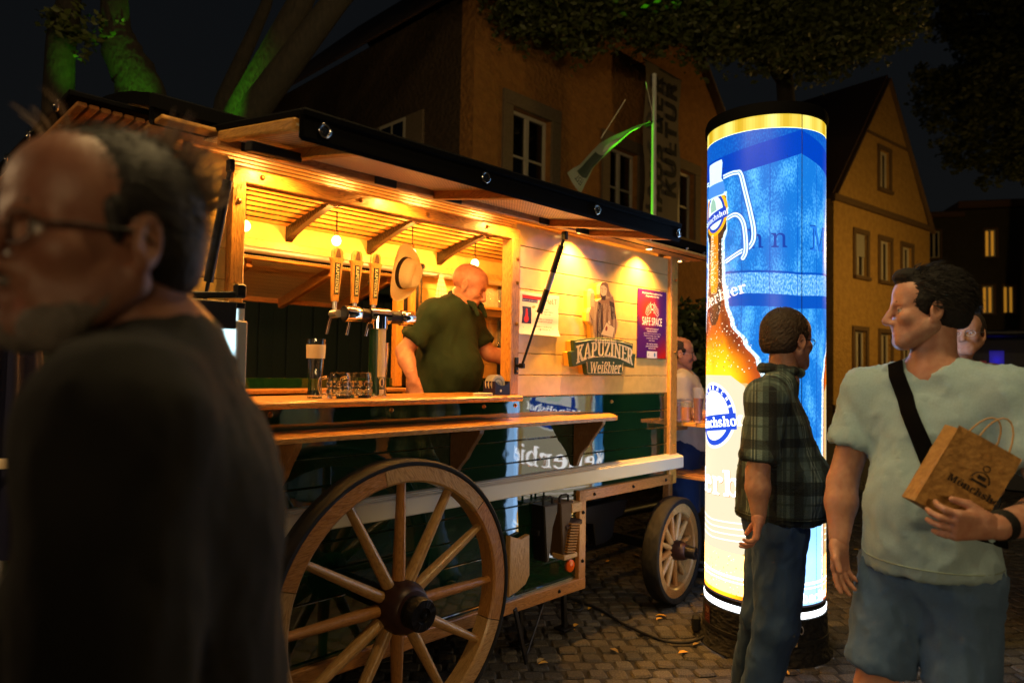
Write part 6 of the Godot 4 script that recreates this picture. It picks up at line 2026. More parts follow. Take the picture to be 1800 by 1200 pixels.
		for ck in vid:
			var mk: int = mask[ck]
			var s0 := mk & 1
			for ax in 3:
				var s1: int = (mk >> ax_bit[ax]) & 1
				if s0 == s1: continue
				var u := Vector3i.ZERO
				var w := Vector3i.ZERO
				u[(ax + 1) % 3] = 1; w[(ax + 2) % 3] = 1
				var k1: Vector3i = ck - u
				var k2: Vector3i = ck - w
				var k3: Vector3i = ck - u - w
				if not (vid.has(k1) and vid.has(k2) and vid.has(k3)): continue
				var A: int = vid[ck]
				var Bq: int = vid[k1]
				var Cq: int = vid[k3]
				var Dq: int = vid[k2]
				if s0 == 1:
					I.append_array(PackedInt32Array([A, Cq, Bq, A, Dq, Cq]))
				else:
					I.append_array(PackedInt32Array([A, Bq, Cq, A, Cq, Dq]))
		if wrinkle > 0.0:
			var nz := FastNoiseLite.new()
			nz.seed = wrinkle_seed
			nz.frequency = 1.0
			nz.fractal_octaves = 3
			var N := Field.normals(V, I)
			for i in range(first, V.size()):
				var p := V[i]
				var g := nz.get_noise_3d(p.x * wrinkle_scale.x + 0.6 * p.y * wrinkle_scale.y, p.y * wrinkle_scale.y, p.z * wrinkle_scale.z)
				V[i] = p + N[i] * (wrinkle * (0.8 - 1.7 * pow(absf(g), 0.62)))

	static func normals(V: PackedVector3Array, I: PackedInt32Array) -> PackedVector3Array:
		var N := PackedVector3Array()
		N.resize(V.size())
		for i in range(0, I.size(), 3):
			var nn := (V[I[i + 2]] - V[I[i]]).cross(V[I[i + 1]] - V[I[i]])
			for j in 3: N[I[i + j]] += nn
		for i in N.size(): N[i] = N[i].normalized()
		return N


func job(called: String, parent: Node, mat: Material, fields: Array) -> void:
	jobs.append({"name": called, "parent": parent, "mat": mat, "fields": fields})


func do_job(i: int) -> void:
	var V := PackedVector3Array()
	var I := PackedInt32Array()
	var C := PackedColorArray()
	for f in jobs[i].fields: f.build(V, I, C)
	if jobs[i].mat == M.skin:   # uneven tone of skin
		var nz := FastNoiseLite.new()
		nz.seed = 8
		nz.frequency = 1.0
		nz.fractal_octaves = 3
		for k in V.size():
			var g := nz.get_noise_3dv(V[k] * 34.0)
			var r := nz.get_noise_3dv(V[k] * 130.0 + Vector3(7, 3, 1))
			var c := C[k]
			C[k] = Color(c.r * (1.0 + 0.16 * g + 0.08 * r), c.g * (1.0 + 0.30 * g + 0.16 * r), c.b * (1.0 + 0.30 * g + 0.20 * r))
	jobs[i].V = V; jobs[i].I = I; jobs[i].C = C
	jobs[i].N = Field.normals(V, I)


func run_jobs() -> void:
	for j in jobs:
		for k in ["V", "I", "C", "N"]: j[k] = null
	var g := WorkerThreadPool.add_group_task(do_job, jobs.size())
	WorkerThreadPool.wait_for_group_task_completion(g)
	for j in jobs:
		var a := []
		a.resize(Mesh.ARRAY_MAX)
		a[Mesh.ARRAY_VERTEX] = j.V; a[Mesh.ARRAY_NORMAL] = j.N; a[Mesh.ARRAY_INDEX] = j.I; a[Mesh.ARRAY_COLOR] = j.C
		if j.V.size() == 0: continue
		var m := ArrayMesh.new()
		m.add_surface_from_arrays(Mesh.PRIMITIVE_TRIANGLES, a)
		obj(j.name, m, j.mat, j.parent)


const SKIN := Color(0.42, 0.225, 0.15)
const LIP := Color(0.36, 0.13, 0.10)


func head_field(fix: Transform3D, X: Transform3D, cell: float, skin: Color, o := {}) -> Field:  # X: head frame, +z face, +y crown, origin between the ears
	var F := Field.new()
	F.fix = fix * X
	F.cell = cell
	var dark := skin * 0.72
	var jowl: float = o.get("jowl", 0.0)
	F.ball(Vector3(0, 0.040, -0.018), Vector3(0.076, 0.088, 0.098), skin, 0.02)
	F.ball(Vector3(0, 0.045, 0.040), Vector3(0.066, 0.062, 0.052), skin, 0.03)
	F.ball(Vector3(0, -0.040, 0.030), Vector3(0.061 + jowl * 0.3, 0.066, 0.058), skin, 0.03)
	F.limb(Vector3(-0.012, -0.098, 0.070), Vector3(0.012, -0.098, 0.070), 0.019, 0.019, skin.lerp(Color(0.20, 0.15, 0.13), o.get("stubble", 0.15) * 0.7), 0.025)
	for s in [-1.0, 1.0]:
		F.limb(Vector3(s * 0.058, -0.050, -0.002), Vector3(s * 0.026, -0.094, 0.058), 0.019 + jowl * 0.3, 0.020 + jowl * 0.4, skin.lerp(Color(0.20, 0.15, 0.13), o.get("stubble", 0.15)), 0.025)
		F.ball(Vector3(s * 0.043, -0.022, 0.062), Vector3(0.022, 0.020, 0.022), skin, 0.025)
		F.limb(Vector3(s * 0.014, 0.021, 0.084), Vector3(s * 0.046, 0.019, 0.068), 0.010, 0.009, skin, 0.014)
		F.ball(Vector3(s * 0.013, -0.041, 0.096), Vector3(0.010, 0.008, 0.011), skin, 0.008)
		F.limb(Vector3(s * 0.018, -0.040, 0.084), Vector3(s * 0.034, -0.074, 0.068), 0.010, 0.011, skin, 0.014)
	F.limb(Vector3(0, 0.016, 0.088), Vector3(0, -0.030, 0.112), 0.0085, 0.0115, skin, 0.012)
	F.ball(Vector3(0, -0.036, 0.110), Vector3(0.013, 0.011, 0.012), skin, 0.008)
	F.ball(Vector3(0, -0.064, 0.076), Vector3(0.030, 0.020, 0.018), skin, 0.015)
	var open: float = o.get("mouth", 0.0)
	F.limb(Vector3(-0.020, -0.064 + open * 0.3, 0.083), Vector3(0.020, -0.064 + open * 0.3, 0.083), 0.0058, 0.0058, LIP.lerp(skin, 0.45), 0.006)
	F.limb(Vector3(-0.017, -0.074 - open * 0.7, 0.082), Vector3(0.017, -0.074 - open * 0.7, 0.082), 0.0066, 0.0066, LIP.lerp(skin, 0.45), 0.006)
	if open > 0.0:
		F.limb(Vector3(-0.016, -0.068, 0.081), Vector3(0.016, -0.068, 0.081), 0.004, 0.004, Color(0.62, 0.55, 0.45), 0.002)
	for s in [-1.0, 1.0]:
		F.ball(Vector3(s * 0.079, -0.006, -0.010), Vector3(0.009, 0.033, 0.020), skin, 0.006, Basis(Vector3.UP, s * 0.30) * Basis(Vector3.RIGHT, -0.18))
		F.ball(Vector3(s * 0.078, -0.034, -0.002), Vector3(0.008, 0.010, 0.010), skin, 0.006)
	for s in [-1.0, 1.0]:
		F.ball(Vector3(s * 0.032, 0.001, 0.094), Vector3(0.018, 0.011, 0.015), skin, 0.012, Basis.IDENTITY, 1)
		F.ball(Vector3(s * 0.087, -0.002, -0.010), Vector3(0.0065, 0.021, 0.012), skin, 0.004, Basis(Vector3.UP, s * 0.30) * Basis(Vector3.RIGHT, -0.18), 1)
		F.limb(Vector3(s * 0.012, -0.0475, 0.099), Vector3(s * 0.013, -0.040, 0.098), 0.0035, 0.003, dark, 0.003, 1)
	F.limb(Vector3(-0.023, -0.0690, 0.094), Vector3(0.023, -0.0690, 0.094), 0.0022, 0.0022, dark, 0.003, 1)
	return F


func face_bits(fix: Transform3D, X: Transform3D, o := {}) -> Field:  # eyeballs, lids, brows: joined to the head mesh
	var F := Field.new()
	F.fix = fix * X
	F.cell = o.get("cell", 0.0028)
	var brow: Color = o.get("brow", Color(0.05, 0.035, 0.025))
	var skin: Color = o.get("skin", SKIN)
	for s in [-1.0, 1.0]:
		var shut: bool = o.get("shut", false)
		F.ball(Vector3(s * 0.032, 0.000, 0.0745), Vector3.ONE * 0.0118, skin if shut else Color(0.55, 0.50, 0.46), 0.001)
		if not shut:
			F.ball(Vector3(s * 0.032 + o.get("gaze", 0.0), 0.000, 0.0805), Vector3.ONE * 0.0064, Color(0.06, 0.05, 0.05), 0.0005)
		F.limb(Vector3(s * 0.021, 0.0075, 0.0835), Vector3(s * 0.044, 0.006, 0.078), 0.0038, 0.0038, skin * 0.85, 0.003)
		F.limb(Vector3(s * 0.022, -0.009, 0.083), Vector3(s * 0.043, -0.008, 0.078), 0.0034, 0.0034, skin * 0.88, 0.003)
		F.limb(Vector3(s * 0.014, 0.0225, 0.092), Vector3(s * 0.030, 0.0275, 0.086), 0.0036, 0.0040, brow, 0.004)
		F.limb(Vector3(s * 0.030, 0.0275, 0.086), Vector3(s * 0.049, 0.020, 0.072), 0.0040, 0.0026, brow, 0.004)
	return F


func hand_field(fix: Transform3D, W: Vector3, d: Vector3, palm: Vector3, thumb_side: float, curl: Array, skin: Color, s := 1.0, cell := 0.0042) -> Field:  # d: along the fingers; palm: out of the palm
	var F := Field.new()
	F.fix = fix
	F.cell = cell
	d = d.normalized()
	palm = (palm - d * palm.dot(d)).normalized()
	var t := d.cross(palm).normalized() * thumb_side
	F.limb(W - d * 0.03 * s, W + d * 0.02 * s, 0.027 * s, 0.027 * s, skin, 0.02)
	for k in 4:
		var x := (0.030 - 0.020 * k) * s
		F.limb(W + d * 0.012 * s + t * x * 0.6, W + d * 0.088 * s + t * x, 0.0165 * s, 0.0125 * s, skin, 0.012)
	var lens := [0.074, 0.082, 0.076, 0.058]
	for k in 4:
		var x := (0.030 - 0.020 * k) * s
		var p := W + d * (0.088 - 0.004 * absf(k - 1)) * s + t * x
		var ang := 0.0
		var c: float = curl[k]
		for j in 3:
			ang += c * [0.8, 1.1, 0.8][j]
			var dd := (d * cos(ang) + palm * sin(ang)) + t * (0.10 - 0.07 * k)
			var q: Vector3 = p + dd.normalized() * lens[k] * s * [0.46, 0.30, 0.24][j]
			F.limb(p, q, (0.0098 - 0.0010 * j) * s, (0.0090 - 0.0011 * j) * s, skin, 0.004)
			p = q
	var th := W + d * 0.022 * s + t * 0.026 * s
	var tc: float = curl[4]
	var t1 := th + (d * 0.72 + t * (0.62 - 0.5 * tc) + palm * (0.30 + 0.5 * tc)).normalized() * 0.046 * s
	var t2 := t1 + (d * 0.86 + t * (0.30 - 0.7 * tc) + palm * (0.25 + 0.6 * tc)).normalized() * 0.036 * s
	F.limb(th, t1, 0.0155 * s, 0.0115 * s, skin, 0.012)
	F.limb(t1, t2, 0.0110 * s, 0.0088 * s, skin, 0.004)
	return F


func dark_cloth(c: Color, rough := 0.9) -> StandardMaterial3D:
	var m := bumpy(mapped(c, M.mottle, Vector3(22, 22, 22), rough), M.weave, 0.4)
	m.rim_enabled = true
	m.rim = 0.25
	m.rim_tint = 0.6
	return m


func look(f: Vector3, up := Vector3.UP) -> Basis:  # +z along f
	var z := f.normalized()
	var x := up.cross(z).normalized()
	return Basis(x, z.cross(x), z)


func glasses(parent: Node, X: Transform3D, mat: Material) -> void:  # X in the parent's frame
	var m := mb()
	for s in [-1.0, 1.0]:
		var ring := range(17).map(func(i): return X * Vector3(s * 0.034 + 0.023 * cos(TAU * i / 16.0), -0.002 + 0.016 * sin(TAU * i / 16.0), 0.101 - 0.006 * absf(cos(TAU * i / 16.0) * s + 0.3)))
		m.tube(ring, 0.0014, 6, false)
		m.tube([X * Vector3(s * 0.057, 0.002, 0.095), X * Vector3(s * 0.077, 0.003, 0.06), X * Vector3(s * 0.082, 0.004, 0.0), X * Vector3(s * 0.080, -0.012, -0.022)], 0.0018, 6)
	m.tube([X * Vector3(-0.011, 0.003, 0.101), X * Vector3(0.011, 0.003, 0.101)], 0.0014, 6)
	obj("glasses", m, mat, parent)


func hair_cap(fix: Transform3D, X: Transform3D, c: Color, cell: float, grow: float, o := {}) -> Field:  # skull shell less the face
	var F := Field.new()
	F.fix = fix * X
	F.cell = cell
	F.wrinkle = o.get("rough", 0.004)
	F.wrinkle_scale = Vector3(85, 55, 85)
	F.wrinkle_seed = o.get("seed", 4)
	F.ball(Vector3(0, 0.040, -0.020), Vector3(0.076 + grow, 0.088 + grow * 1.25, 0.099 + grow), c, 0.01)
	F.ball(Vector3(0, -0.015, -0.055), Vector3(0.066 + grow, 0.062, 0.056 + grow), c, 0.03)
	for s in [-1.0, 1.0]:
		F.limb(Vector3(s * 0.071, 0.03, 0.025), Vector3(s * 0.070, -0.010, 0.014), 0.007 + grow * 0.2, 0.004, c, 0.01)
	if o.get("quiff", 0.0) > 0.0:
		var qf: float = o.quiff
		F.ball(Vector3(0, 0.108, 0.056), Vector3(0.052, 0.014 + qf, 0.036), c, 0.02)
	var hl: float = o.get("hairline", 0.075)
	F.ball(Vector3(0, -0.03, 0.125), Vector3(0.095, 0.105 + (hl - 0.075), 0.088), c, 0.012, Basis.IDENTITY, 1)
	for s in [-1.0, 1.0]:
		F.ball(Vector3(s * 0.086, -0.010, -0.008), Vector3(0.028, 0.036, 0.024), c, 0.006, Basis.IDENTITY, 1)
	F.ball(Vector3(0, -0.105, -0.02), Vector3(0.12, 0.055, 0.14), c, 0.015, Basis.IDENTITY, 1)
	if o.has("bald"):
		F.ball(Vector3(0, 0.13, 0.01), Vector3(0.075, 0.075, 0.10) * o.bald, c, 0.01, Basis.IDENTITY, 1)
	return F


func figure(X: Transform3D, o: Dictionary) -> Dictionary:  # X: ground under the pelvis, +z front, +x the figure's left. Fills fields in the figure's own frame
	var s: float = o.get("scale", 1.0)
	var skin: Color = o.get("skin", SKIN)
	var inv := X.affine_inverse()
	var pel: Vector3 = o.pelvis
	var che: Vector3 = o.chest
	var nek: Vector3 = o.neck
	var belly: float = o.get("belly", 0.03)
	var wide: float = o.get("wide", 1.0)
	var mid := che.lerp(pel, 0.55) + Vector3(0, 0, belly * 0.6)
	var tilt := Basis(Vector3.RIGHT, atan2((che - pel).z, (che - pel).y))
	var B := Field.new()
	B.fix = Transform3D.IDENTITY
	B.cell = o.get("cell", 0.016)
	B.ball(che, Vector3(0.165 * wide, 0.19, 0.115), skin, 0.05, tilt)
	B.ball(mid, Vector3(0.150 * wide, 0.17, 0.110 + belly), skin, 0.06, tilt)
	B.ball(pel, Vector3(0.160 * wide, 0.12, 0.118), skin, 0.06)
	B.limb(nek - Vector3(0, 0.01, 0), inv * o.head.origin + inv.basis * o.head.basis * Vector3(0, -0.055, -0.022), 0.061 * s, 0.056 * s, skin, 0.04)
	B.limb(nek + Vector3(-0.07, -0.03, 0), nek + Vector3(0.07, -0.03, 0), 0.05, 0.05, skin, 0.05)
	var T := Field.new()   # shirt
	T.cell = o.get("cell", 0.016)
	var puff: float = o.get("puff", 0.014)
	T.ball(che, Vector3(0.165 * wide + puff, 0.20, 0.115 + puff), Color.WHITE, 0.06, tilt)
	T.ball(mid, Vector3(0.152 * wide + puff, 0.20, 0.112 + belly + puff), Color.WHITE, 0.07, tilt)
	T.ball(pel + Vector3(0, 0.0, belly * 0.3), Vector3(0.165 * wide + puff, 0.17, 0.122 + belly * 0.5 + puff), Color.WHITE, 0.07)
	T.limb(nek + Vector3(-0.065, -0.040, -0.005), nek + Vector3(0.065, -0.040, -0.005), 0.052, 0.052, Color.WHITE, 0.05)
	var P := Field.new()   # trousers
	P.cell = o.get("cell", 0.016)
	P.ball(pel + Vector3(0, -0.01, 0), Vector3(0.168 * wide + 0.006, 0.125, 0.128), Color.WHITE, 0.05)
	for side in 2:
		var arm: Array = [o.right_arm, o.left_arm][side].map(func(v): return inv * v)
		var sh: Vector3 = arm[0]
		B.limb(sh.lerp(che, 0.25), sh, 0.062, 0.060 * s, skin, 0.05)
		B.limb(sh, arm[1], 0.054 * s, 0.043 * s, skin, 0.02)
		B.limb(arm[1], arm[1].lerp(arm[2], 0.35), 0.043 * s, 0.046 * s, skin, 0.02)
		B.limb(arm[1].lerp(arm[2], 0.35), arm[2], 0.046 * s, 0.030 * s, skin, 0.02)
		T.limb(sh.lerp(nek, 0.8), sh, 0.055, 0.064 * s, Color.WHITE, 0.06)
		T.limb(sh.lerp(che, 0.35), sh, 0.080, 0.068 * s, Color.WHITE, 0.06)
		var e: float = o.get("sleeve", 0.72)
		T.cut_limb(sh, sh.lerp(arm[1], minf(e, 1.0)), 0.068 * s, 0.064 * s + 0.010, Color.WHITE, 0.035)
		if e < 1.0:   # doubled hem of the sleeve
			T.cut_limb(sh.lerp(arm[1], e - 0.09), sh.lerp(arm[1], e + 0.004), 0.065 * s + 0.0125, 0.064 * s + 0.0125, Color.WHITE, 0.001)
		if e > 1.0:
			T.limb(sh, arm[1], 0.068 * s, 0.058 * s, Color.WHITE, 0.03)
			T.cut_limb(arm[1], arm[1].lerp(arm[2], e - 1.0), 0.058 * s, 0.046 * s, Color.WHITE, 0.02)
		var leg: Array = [o.right_leg, o.left_leg][side].map(func(v): return inv * v)
		var bent: Vector3 = leg[1]
		B.limb(leg[0], bent, 0.084, 0.058, skin, 0.04)
		B.limb(bent, bent.lerp(leg[2], 0.35) + Vector3(0, 0, -0.012), 0.054, 0.056, skin, 0.03)
		B.limb(bent.lerp(leg[2], 0.35) + Vector3(0, 0, -0.012), leg[2], 0.056, 0.038, skin, 0.03)
		B.limb(leg[2] + Vector3(0, -0.03, -0.02), leg[2] + Vector3(0, -0.05, 0.15), 0.036, 0.028, skin, 0.03)
		var pl: float = o.get("pants", 2.0)   # 1: to the knee, 2: to the ankle
		var loose: float = o.get("loose", 0.012)
		if pl <= 1.1:
			P.cut_limb(leg[0], leg[0].lerp(bent, pl), 0.090 + loose, 0.082 + loose, Color.WHITE, 0.045)
			P.cut_limb(leg[0].lerp(bent, pl - 0.07), leg[0].lerp(bent, pl + 0.005), 0.0835 + loose, 0.083 + loose, Color.WHITE, 0.001)
		else:
			P.limb(leg[0], bent, 0.090 + loose, 0.066 + loose, Color.WHITE, 0.045)
			P.cut_limb(bent, bent.lerp(leg[2], (pl - 1.0) * 0.98), 0.064 + loose, 0.056 + loose, Color.WHITE, 0.03)
	T.keep(Vector3(o.get("hem_tilt", 0.0), -1, 0), Vector3(0, o.hem, 0))
	T.ball(nek + Vector3(0, 0.045, 0.030), Vector3(0.072, 0.060, 0.072), Color.WHITE, 0.012, Basis(Vector3.RIGHT, 0.35), 1)
	P.keep(Vector3(0, 1, 0), Vector3(0, pel.y + 0.10, 0))
	T.wrinkle = o.get("wrinkle", 0.006)
	P.wrinkle = o.get("wrinkle", 0.006) * 1.1
	T.wrinkle_seed = o.get("seed", 1)
	P.wrinkle_seed = o.get("seed", 1) + 3
	return {"body": B, "shirt": T, "pants": P, "inv": inv}


func shoes(parent: Node, legs: Array, inv: Transform3D, mat: Material, sole: Material) -> void:
	for l in legs:
		var p: Vector3 = inv * l
		var F := Field.new()
		F.cell = 0.012
		F.limb(Vector3(p.x, 0.055, p.z - 0.03), Vector3(p.x, 0.045, p.z + 0.15), 0.046, 0.036, Color.WHITE, 0.03)
		F.limb(Vector3(p.x, 0.07, p.z), Vector3(p.x, 0.11, p.z - 0.02), 0.046, 0.048, Color.WHITE, 0.03)
		F.keep(Vector3(0, -1, 0), Vector3(0, 0.018, 0))
		F.keep(Vector3(0, 1, 0), Vector3(0, 0.105, 0))
		job("shoe", parent, mat, [F])
		var so := PackedVector2Array()
		for i in 16:
			var a := TAU * i / 16.0
			so.append(Vector2(cos(a) * 0.046, sin(a) * 0.125))
		obj("sole", mb().prism(so, 0.0, 0.020, Transform3D(Basis(Vector3(1, 0, 0), Vector3(0, 0, 1), Vector3(0, 1, 0)), Vector3(p.x, 0.004, p.z + 0.055))), sole, parent)


func person(called: String, label: String, base: Vector3, front: Vector3) -> Node3D:
	return thing(called, label, "person", Transform3D(look(front), base))


func seam_ring(F: Field, parent: Node, mat: Material, cen: Vector3, r := 0.0022, out := 0.005) -> void:  # a stitched line round a garment at one height
	var list := F.all()
	var pts := []
	for i in 61:
		var a := TAU * i / 60.0
		var d := Vector3(sin(a), 0, cos(a))
		var t := 0.42
		for k in 50:
			var e := F.at(list, cen + d * t)
			if e < out or t < 0.03: break
			t -= clampf(e * 0.6, 0.002, 0.05)
		pts.append(cen + d * t)
	obj("hem_stitching", mb().tube(pts, r, 5, false), mat, parent)


func strands(called: String, parent: Node, X: Transform3D, mat: Material, n: int, sd: int, grow: float, length: float, flow: Vector3, region: Vector4) -> void:  # region: least height, hairline z at the crown, thickness, lift. Fine hairs over the cap
	var m := mb()
	var r := RandomNumberGenerator.new()
	r.seed = sd
	var made := 0
	while made < n:
		var d := Vector3(r.randfn(), r.randfn(), r.randfn()).normalized()
		var p := Vector3(d.x * (0.075 + grow), 0.040 + d.y * (0.088 + grow * 1.2), -0.020 + d.z * (0.098 + grow))
		if p.y < region.x or p.z > region.y + 0.35 * (p.y - 0.09) or (absf(p.x) > 0.055 and p.z > 0.012 and p.y < 0.05): continue
		made += 1
		var f := (flow - d * flow.dot(d) * 0.85).normalized()
		var l := length * r.randf_range(0.6, 1.3)
		var j := Vector3(r.randfn(), r.randfn(), r.randfn()) * 0.25
		var q := p + (f + d * region.w + j).normalized() * l * 0.5
		var e := q + (f + d * region.w * 0.4 + Vector3(0, -0.2, 0) + j).normalized() * l * 0.5
		m.tube([X * p, X * q, X * e], [region.z, region.z * 0.85, region.z * 0.3], 3, false)
	obj(called, m, mat, parent).set_meta("kind", "stuff")


func build_people() -> void:
	var V := func(x: float, y: float, z: float) -> Vector3: return Vector3(x, y, z)
	# --- man in the pale T-shirt with the paper bag ---
	var a := person("person", "man in pale teal T-shirt and jean shorts holding a brown paper bag", Vector3(1.30, 0, -2.11), Vector3(-0.84, 0, 0.55))
	var hx := Transform3D(look(Vector3(-0.94, 0.0, -0.30)).scaled(Vector3.ONE * 0.99), Vector3(1.283, 1.697, -2.110))
	var skin_a := Color(0.44, 0.225, 0.155)
	var o := {"pelvis": Vector3(0, 0.92, 0), "chest": Vector3(0, 1.285, -0.01), "neck": Vector3(0, 1.515, -0.005), "head": hx, "belly": 0.055, "wide": 1.04, "hem": 0.905, "hem_tilt": 0.06, "skin": skin_a, "scale": 1.06,
		"right_arm": [Vector3(1.19, 1.435, -2.275), Vector3(1.100, 1.140, -2.270), Vector3(1.066, 0.965, -2.222)],
		"left_arm": [Vector3(1.425, 1.440, -1.945), Vector3(1.445, 1.150, -1.800), Vector3(1.195, 1.128, -1.690)],
		"right_leg": [Vector3(1.225, 0.88, -2.19), Vector3(1.160, 0.51, -2.18), Vector3(1.19, 0.09, -2.30)],
		"left_leg": [Vector3(1.350, 0.88, -2.05), Vector3(1.335, 0.51, -2.04), Vector3(1.375, 0.09, -2.14)],
		"pants": 0.82, "loose": 0.012, "sleeve": 0.62, "cell": 0.012, "wrinkle": 0.009, "seed": 11}
	var f := figure(a.transform, o)
	var inv: Transform3D = f.inv
	var hands := [hand_field(inv, V.call(1.066, 0.965, -2.222), Vector3(-0.01, -1, 0.10), Vector3(0.55, 0, 0.84), 1.0, [0.20, 0.28, 0.34, 0.42, 0.2], skin_a, 1.02),
		hand_field(inv, V.call(1.185, 1.130, -1.690), Vector3(-1, 0.02, 0.02), Vector3(0.10, 0.25, -0.9), -1.0, [0.66, 0.60, 0.55, 0.50, 0.25], skin_a, 0.97, 0.0036)]
	job("body", a, M.skin, [f.body] + hands + [head_field(inv, hx, 0.0036, skin_a, {"jowl": 0.016, "mouth": 0.005, "stubble": 0.35}), face_bits(inv, hx, {"skin": skin_a, "brow": Color(0.06, 0.04, 0.03), "gaze": 0.002})])
	job("shirt", a, dark_cloth(Color(0.58, 0.70, 0.76), 0.85), [f.shirt])
	job("shorts", a, dark_cloth(Color(0.30, 0.42, 0.58), 0.85), [f.pants])
	job("hair", a, plain(Color(0.035, 0.030, 0.028), 0.85), [hair_cap(inv, hx, Color.WHITE, 0.0036, 0.010, {"quiff": 0.012, "hairline": 0.077, "rough": 0.0028})])
	strands("hair_strands", a, inv * hx, plain(Color(0.06, 0.05, 0.044), 0.6), 1500, 71, 0.010, 0.034, Vector3(0, -0.35, -1), Vector4(0.0, 0.052, 0.0013, 0.35))
	seam_ring(f.shirt, a, dark_cloth(Color(0.50, 0.58, 0.56)), Vector3(0, 0.945, 0.02))
	shoes(a, [V.call(1.19, 0, -2.30), V.call(1.39, 0, -2.12)], inv, M.black, M.rubber)
	var path := []
	var list: PackedInt32Array = f.shirt.all()
	for i in 15:
		var g := i / 14.0
		var x := lerpf(-0.088, 0.185, pow(g, 1.1))
		var y := lerpf(1.535, 1.03, g)
		var z := 0.34
		for k in 60:
			var d: float = f.shirt.at(list, Vector3(x, y, z))
			if d < 0.006 or z < -0.02: break
			z -= clampf(d * 0.7, 0.002, 0.05)
		path.append(Vector3(x, y, z + 0.002))
	var st := mb()
	for i in path.size():
		var t: Vector3 = (path[mini(i + 1, 14)] - path[maxi(i - 1, 0)]).normalized()
		var e := 0.004
		var p: Vector3 = path[i]
		var nn := Vector3(f.shirt.at(list, p + Vector3(e, 0, 0)) - f.shirt.at(list, p - Vector3(e, 0, 0)), f.shirt.at(list, p + Vector3(0, e, 0)) - f.shirt.at(list, p - Vector3(0, e, 0)), f.shirt.at(list, p + Vector3(0, 0, e)) - f.shirt.at(list, p - Vector3(0, 0, e))).normalized()
		var sd := t.cross(nn).normalized()
		for q in [[-0.024, 0.0], [-0.022, 0.004], [0.022, 0.004], [0.024, 0.0]]:
			st.put(p + sd * q[0] + nn * q[1], nn)
	for i in path.size() - 1:
		for j in 3:
			var b := i * 4 + j
			st.face(b, b + 1, b + 4); st.face(b + 4, b + 1, b + 5)
	smooth_normals(st)
	var strap_mat := bumpy(plain(Color(0.028, 0.028, 0.032), 0.8), M.weave, 0.6)
	strap_mat.metallic_specular = 0.2
	obj("shoulder_strap", st, strap_mat, a)
	var wv: Vector3 = inv * Vector3(1.215, 1.130, -1.700)
	var wd: Vector3 = (inv.basis * (Vector3(1.195, 1.128, -1.69) - Vector3(1.445, 1.150, -1.80))).normalized()
	obj("wristband", mb().tube([wv - wd * 0.020, wv - wd * 0.017, wv + wd * 0.010, wv + wd * 0.013], [0.030, 0.0385, 0.0375, 0.030], 18, false), M.rubber, a)
	# the bag he holds
	var bz := Vector3(-0.15, 0.05, 0.98).normalized()
	var by := (Vector3(0.50, 0.865, 0.03) - bz * Vector3(0.50, 0.865, 0.03).dot(bz)).normalized()
	var bag := thing("paper_bag", "brown paper carrier bag with twisted handles and dark print, held tilted", "bag", Transform3D(Basis(by.cross(bz), by, bz), Vector3(1.172, 1.232, -1.785)))
	var kraft := mapped(Color(0.70, 0.53, 0.28), noise_tex(61, 0.03, 4, [Color(0.80, 0.78, 0.74), Color(1, 1, 1)], 256), Vector3(5, 5, 5), 0.75)
	bumpy(kraft, noise_tex(62, 0.02, 3, [], 256, false, 5.0), 0.5)
	var bw := 0.082
	var bh := 0.112
	var bd := 0.040
	var outl := [Vector3(-bw, 0, bd), Vector3(bw, 0, bd), Vector3(bw, 0, 0.0), Vector3(bw, 0, -bd), Vector3(-bw, 0, -bd), Vector3(-bw, 0, 0)]
	for i in 6:
		var b0: Vector3 = outl[i]
		var b1: Vector3 = outl[(i + 1) % 6]
		var sm := mb()
		for r in 7:
			var g := r / 6.0
			for e in 7:
				var p := b0.lerp(b1, e / 6.0)
				var fold := 0.018 * g if (i == 1 or i == 4) and e == 6 or (i == 2 or i == 5) and e == 0 else 0.0
				if i in [1, 2, 4, 5]:
					var cen := 1.0 - absf(p.z) / bd
					p.x -= signf(p.x) * 0.020 * cen * g
				var cr := 0.0022 * sin(e * 2.1 + r * 1.7 + i) + 0.003 * sin(r * 2.9 + e * 0.9)
				sm.put(Vector3(p.x, lerpf(-bh, bh, g), p.z + (cr if i in [0, 3] else 0.0)), Vector3.UP, Vector2(e / 6.0, 1 - g))
		for r in 6:
			for e in 6:
				var b := r * 7 + e
				sm.face(b, b + 1, b + 7); sm.face(b + 7, b + 1, b + 8)
		smooth_normals(sm)
		obj("front_panel" if i == 0 else "back_panel" if i == 3 else "gusset", sm, kraft, bag)
	obj("bottom_fold", mb().box(Vector3(0, -bh, 0), Vector3(bw * 2, 0.004, bd * 2), 0.001), kraft, bag)
	var ink := plain(Color(0.10, 0.065, 0.05), 0.8)
	var pw := obj("lettering", text_mesh("Mönchshof", 0.026, 0.0006, true, true), ink, bag)
	pw.position = Vector3(0.026, -0.016, bd + 0.0055)
	obj("printed_emblem", mb().tube(range(13).map(func(i): return Vector3(0.022 + 0.022 * cos(PI * i / 12.0), 0.012 + 0.022 * sin(PI * i / 12.0), bd + 0.006)), 0.0013, 5).tube(range(13).map(func(i): return Vector3(0.022 + 0.008 * cos(TAU * i / 12.0), 0.046 + 0.008 * sin(TAU * i / 12.0), bd + 0.006)), 0.0011, 5).bar(Vector3(0.002, 0.006, bd + 0.006), Vector3(0.042, 0.006, bd + 0.006), 0.006, 0.001, 0.0).bar(Vector3(0.012, 0.020, bd + 0.006), Vector3(0.032, 0.020, bd + 0.006), 0.010, 0.001, 0.0), ink, bag)
